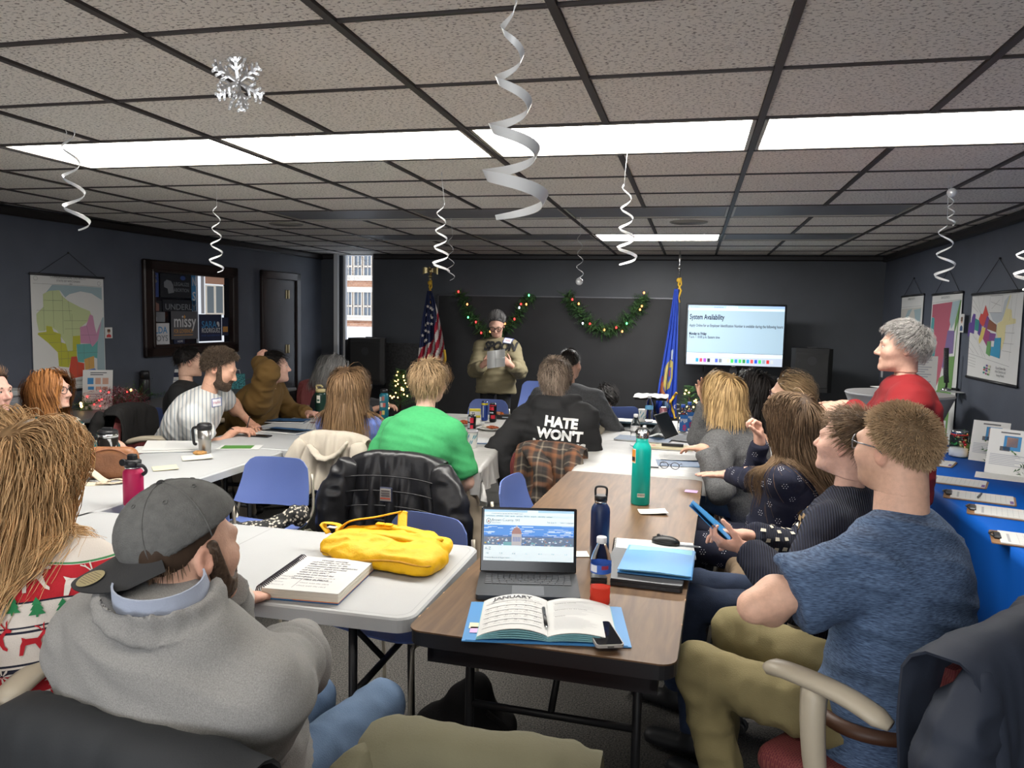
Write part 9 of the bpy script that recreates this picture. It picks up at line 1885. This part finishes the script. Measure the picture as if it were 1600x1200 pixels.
def cup(label, loc, lid=False):
 t = put('paper_cup', label, 'cup', loc, 0, 'patterned paper cups'); h = .105; MB().lathe([(.028, 0), (.029, .002), (.038, h), (.0395, h+.002), (.038, h+.004)], 26).out('cup', CUPW, t); r_ = np.random.default_rng(int(abs(loc[0])*100))
 for k in range(9):
  a0 = R_(-170+19*k+r_.uniform(-5, 5)); z0 = r_.uniform(.015, .07); mb = MB(); rr_ = lambda z: .0292+.0089*z/h
  pts = [(a0, z0), (a0+.28, z0+.012), (a0+.45, z0+.035), (a0+.2, z0+.026)]; mb.add([((rr_(z)+.0008)*math.cos(x), (rr_(z)+.0008)*math.sin(x), z) for x, z in pts], [(0, 1, 2, 3)]); mb.out('leaf_print', TQP, t)
 if lid: MB().lathe([(.0405, h), (.041, h+.008), (.036, h+.010), (.034, h+.018)], 26).out('lid', M_('lid_clear_grey', (.3, .3, .31), .2), t)
cup('paper cup with teal leaf print and grey lid beside the man in green', Z(738, 699, ZK), True)
t = put('notebook', 'open notebook on a blue folder at the right edge of the middle table', 'notebook', at(772, 690, ZK), .12); MB().box((-.19, -.12, 0), (.17, .10, .003)).out('cover', DBF, t); MB().box((-.14, -.1, .003), (.16, .09, .012)).out('pages', PAPER, t); p = MB()
for k in range(8): p.box((-.12, -.08+.02*k, .012), (.14, -.0785+.02*k, .0123))
p.out('print', M_('print_light', (.35, .36, .40)), t)
sheet('paper_scrap', 'small star-printed scrap by the man in green', 'paper', 722, 706, ZK, .08, .06, .4, PAPER, [(.2, .2, .7, .7)], pm=SLB)
cup('paper cup with teal leaf print at the far end of the right table', np.array([D(1004, 650, 6.75)[0], 6.75, ZK])); 
def petf(label, px, py, Y, **k):
 b = D(px, py, Y); q = pet(label, 800, 600, **k); q.location = (b[0], Y, ZK); return q
petf('clear water bottle with blue label beside the far paper cup', 1014, 648, 6.72, s=1.12, lab=(.15, .4, .62)); petf('clear water bottle with white label behind the teal bottle', 992, 697, 5.42, s=1.1, lab=(.55, .55, .55)); petf('clear water bottle just behind the lid of the teal bottle', 1006, 702, 5.22, s=.86, lab=(.5, .5, .52))
FB_ = M_('water_blue_label', (.03, .12, .35), .3)
for k, (px, Y, lb) in enumerate(((1066, 6.25, 'square water bottle with blue label and pink flower, nearer one'), (1076, 6.45, 'square water bottle with blue label and pink flower, farther one'))):
 b = D(px, 670, Y); t = put('plastic_bottle', lb, 'bottle', (b[0], Y, ZK), .3, 'square water bottles'); MB().box((-.033, -.033, 0), (.033, .033, .155), bev=.008).out('body', PET, t); MB().lathe([(.03, .155), (.016, .185), (.0135, .19), (.0135, .2)], 16).out('neck', PET, t); MB().lathe([(.0165, .197), (.0165, .222)], 16).out('cap', M_('cap_blue', (.02, .08, .40), .4), t)
 MB().box((-.0335, -.0345, .01), (.0335, -.0335, .14)).out('label', FB_, t); q = MB(); put_text(q, 'FIJI', .035, (-.028, -.0352, .085), (1, 0, 0), Zv, 0, 'LEFT', .001, fit=.052); q.out('lettering', PAPER, t)
 fl_ = MB()
 for x in np.arange(5)*1.2566: fl_.add([(.012*math.cos(x+d)*rr-.0+.006, -.0358-.0001*rr, .04+.026*math.sin(x+d)*rr*.8) for d, rr in ((0, .2), (-.5, 1.1), (0, 1.3), (.5, 1.1))], [(0, 1, 2, 3)])
 fl_.out('flower_print', M_('flower_pink', (.5, .02, .10)), t)
t = can('pink drink can behind the tablet on the right table', 1036, 655, 6.6, .15, .032, (M_('can_pink', (.40, .16, .19), .35, metal=.3), [(-120, -60, .03, .12, M_('can_rose', (.5, .3, .32)))]))
LBF = M_('light_blue_folder', (.24, .36, .46), .5); c = np.array([D(1003, 662, 6.35)[0], 6.35]); folder_flat('pale blue folder standing slightly open near the far paper cup', c, .42, .32, 0, LBF, ZK, tilt=.06); c = at(1005, 687, ZK); folder_flat('slate blue folder behind the water bottles', c, .40, .22, -.12, M_('slate_folder', (.07, .12, .2), .5), ZK)
b = np.array([D(1050, 682, 5.9)[0], 5.9, ZK]); t = put('tablet', 'tablet computer with keyboard cover propped on the right table', 'tablet', b, 1.25); MB().box((-.14, -.20, 0), (.14, .0, .008), bev=.003).out('keyboard_cover', DKG, t)
for r in range(5):
 for k in range(11): MB().box((-.128+.0234*k, -.028-.024*r, .008), (-.108+.0234*k, -.010-.024*r, .0095)).out('key', KEYM, t)
Mt = rotx(R_(-30)); MB().box((-.14, -.004, 0), (.14, .004, .20), 0, Mt, (0, .0, .008), .003).out('screen_slab', DKG, t); MB().box((-.13, -.0052, .01), (.13, -.004, .19), 0, Mt, (0, 0, .008)).out('screen', M_('tablet_screen', (.02, .025, .03), .08), t); MB().box((-.12, -.003, -.13), (.12, .003, 0), 0, rotx(R_(38)), (0, .075, .115)).out('kickstand', M_('kickstand', (.16, .17, .18), .4), t)
b = at(1046, 700, ZK); t = put('notepad', 'yellow-topped legal pad under a black case on the right table', 'notebook', b, -.04); MB().box((-.17, -.085, 0), (.16, .085, .012)).out('pages', M_('legal_yellow', (.58, .50, .30)), t); MB().box((-.16, -.088, .0), (.165, -.05, .003)).out('backing', PAPER, t); MB().lathe([(.016, .0121), (.016, .0126)], 14, t=(-.11, .0, 0)).out('red_stamp', CRD, t)
q = put('case', 'black glasses case on the yellow legal pad', 'case', (b[0]+.02, b[1]+.01, ZK+.0125), -.04); MB().prism(rrect(-.075, -.02, .075, .02, .012), 0, .02).out('case', BLKP, q); MB().box((-.07, -.0205, .009), (.07, -.0195, .0105)).out('seam', DKG, q)
def specs(label, px, py, z, rz, m):
 b = Z(px, py, z); t = put('eyeglasses', label, 'glasses', (b[0], b[1], z), rz, 'glasses left on the table')
 for sx in (-1, 1): mb = MB(); mb.tube([(sx*.033+.025*math.cos(x), -.0, .022+.02*math.sin(x)) for x in np.linspace(0, 6.28, 15)], .0026, 6, cap=False); mb.out('rim', m, t); mb = MB(); mb.tube([(sx*.058, 0, .03), (sx*.06, .06, .03), (sx*.055, .13, .008)], .002, 5); mb.out('temple', m, t)
 MB().tube([(-.008, 0, .026), (0, 0, .03), (.008, 0, .026)], .002, 5).out('bridge', m, t)
specs('black-rimmed glasses lying by the woman in the grey sweater', 1089, 663, ZK, .1, BLKP); specs('thin dark glasses near the outstretched hand on the right table', 1046, 733, ZK, -.15, M_('thin_metal', (.05, .05, .06), .3, metal=.5))
sheet('booklet', 'open white booklet with blue edge beside the outstretched arm', 'booklet', 1063, 716, ZK, .26, .2, .1, PAPER, L_(9, .1, .85), .012); t = put('folder', 'dark blue folder corner under the white booklet and the hand', 'folder', at(1064, 724, ZK), .12, 'blue folders'); MB().box((-.15, -.11, 0), (.15, .10, .001)).out('cover', DBF, t)
t = put('pen', 'short black pen left of the thin dark glasses', 'pen', at(1021, 731, ZK), 1.5); MB().tube([(0, -.03, .004), (0, .03, .004)], .0045, 8).out('barrel', M_('pen_black', (.02, .02, .022), .35), t); MB().lathe([(.0045, 0), (.001, .01)], 8, M=rotx(math.pi/2), t=(0, -.03, .004)).out('tip', CHROME, t)
t = put('pen', 'blue pen lying on the slate folder side of the right table', 'pen', at(1075, 674, ZK), 1.3); MB().tube([(0, -.06, .004), (0, .06, .004)], .0045, 8).out('barrel', M_('pen_navy', (.02, .03, .08), .35), t); MB().lathe([(.0045, 0), (.001, .012)], 8, M=rotx(math.pi/2), t=(0, -.06, .004)).out('tip', CHROME, t)
t = put('bag', 'black backpack slumped on the carpet under the brown table', 'bag', (-.78, 2.66, 0)); F_ = Field(); F_.econe((-.12, 0, .08), (.12, .02, .08), (0, 1, 0), (.13, .08), (.12, .08), .05); F_.ell((.02, 0, .17), (.11, .09, .10), None, .06); F_.ell((.05, .0, .26), (.05, .05, .06), None, .05); V, Q = surf(lambda P: np.maximum(F_(P), .003-P[:, 2]), F_.lo-.03, F_.hi+.03, .014, 1); V = V+F_.grad(V)*(.012*vnoise(V*18))[:, None]; V[:, 2] = np.maximum(V[:, 2], .002); mesh('body', V, Q, BLKC, t); MB().tube(smooth_path([(.1, -.06, .2), (.19, -.1, .16), (.18, -.12, .06), (.1, -.1, .04)], 16), .012, 8, flat=((0, 1, 0), .4)).out('strap', BLKC, t)
t = put('bag', 'black bag on the carpet by the middle table leg', 'bag', (-1.02, 4.45, 0)); F_ = Field(); F_.rbox((0, 0, .16), (.12, .1, .16), .06); V, Q = surf(F_, F_.lo-.03, F_.hi+.03, .018, 2); V = V+F_.grad(V)*(.014*vnoise(V*14))[:, None]; V[:, 2] = np.maximum(V[:, 2], .002); mesh('body', V, Q, BLKC, t); MB().tube(smooth_path([(-.06, 0, .3), (-.05, 0, .38), (.05, 0, .38), (.06, 0, .3)], 12), .009, 6).out('handle', BLKC, t)
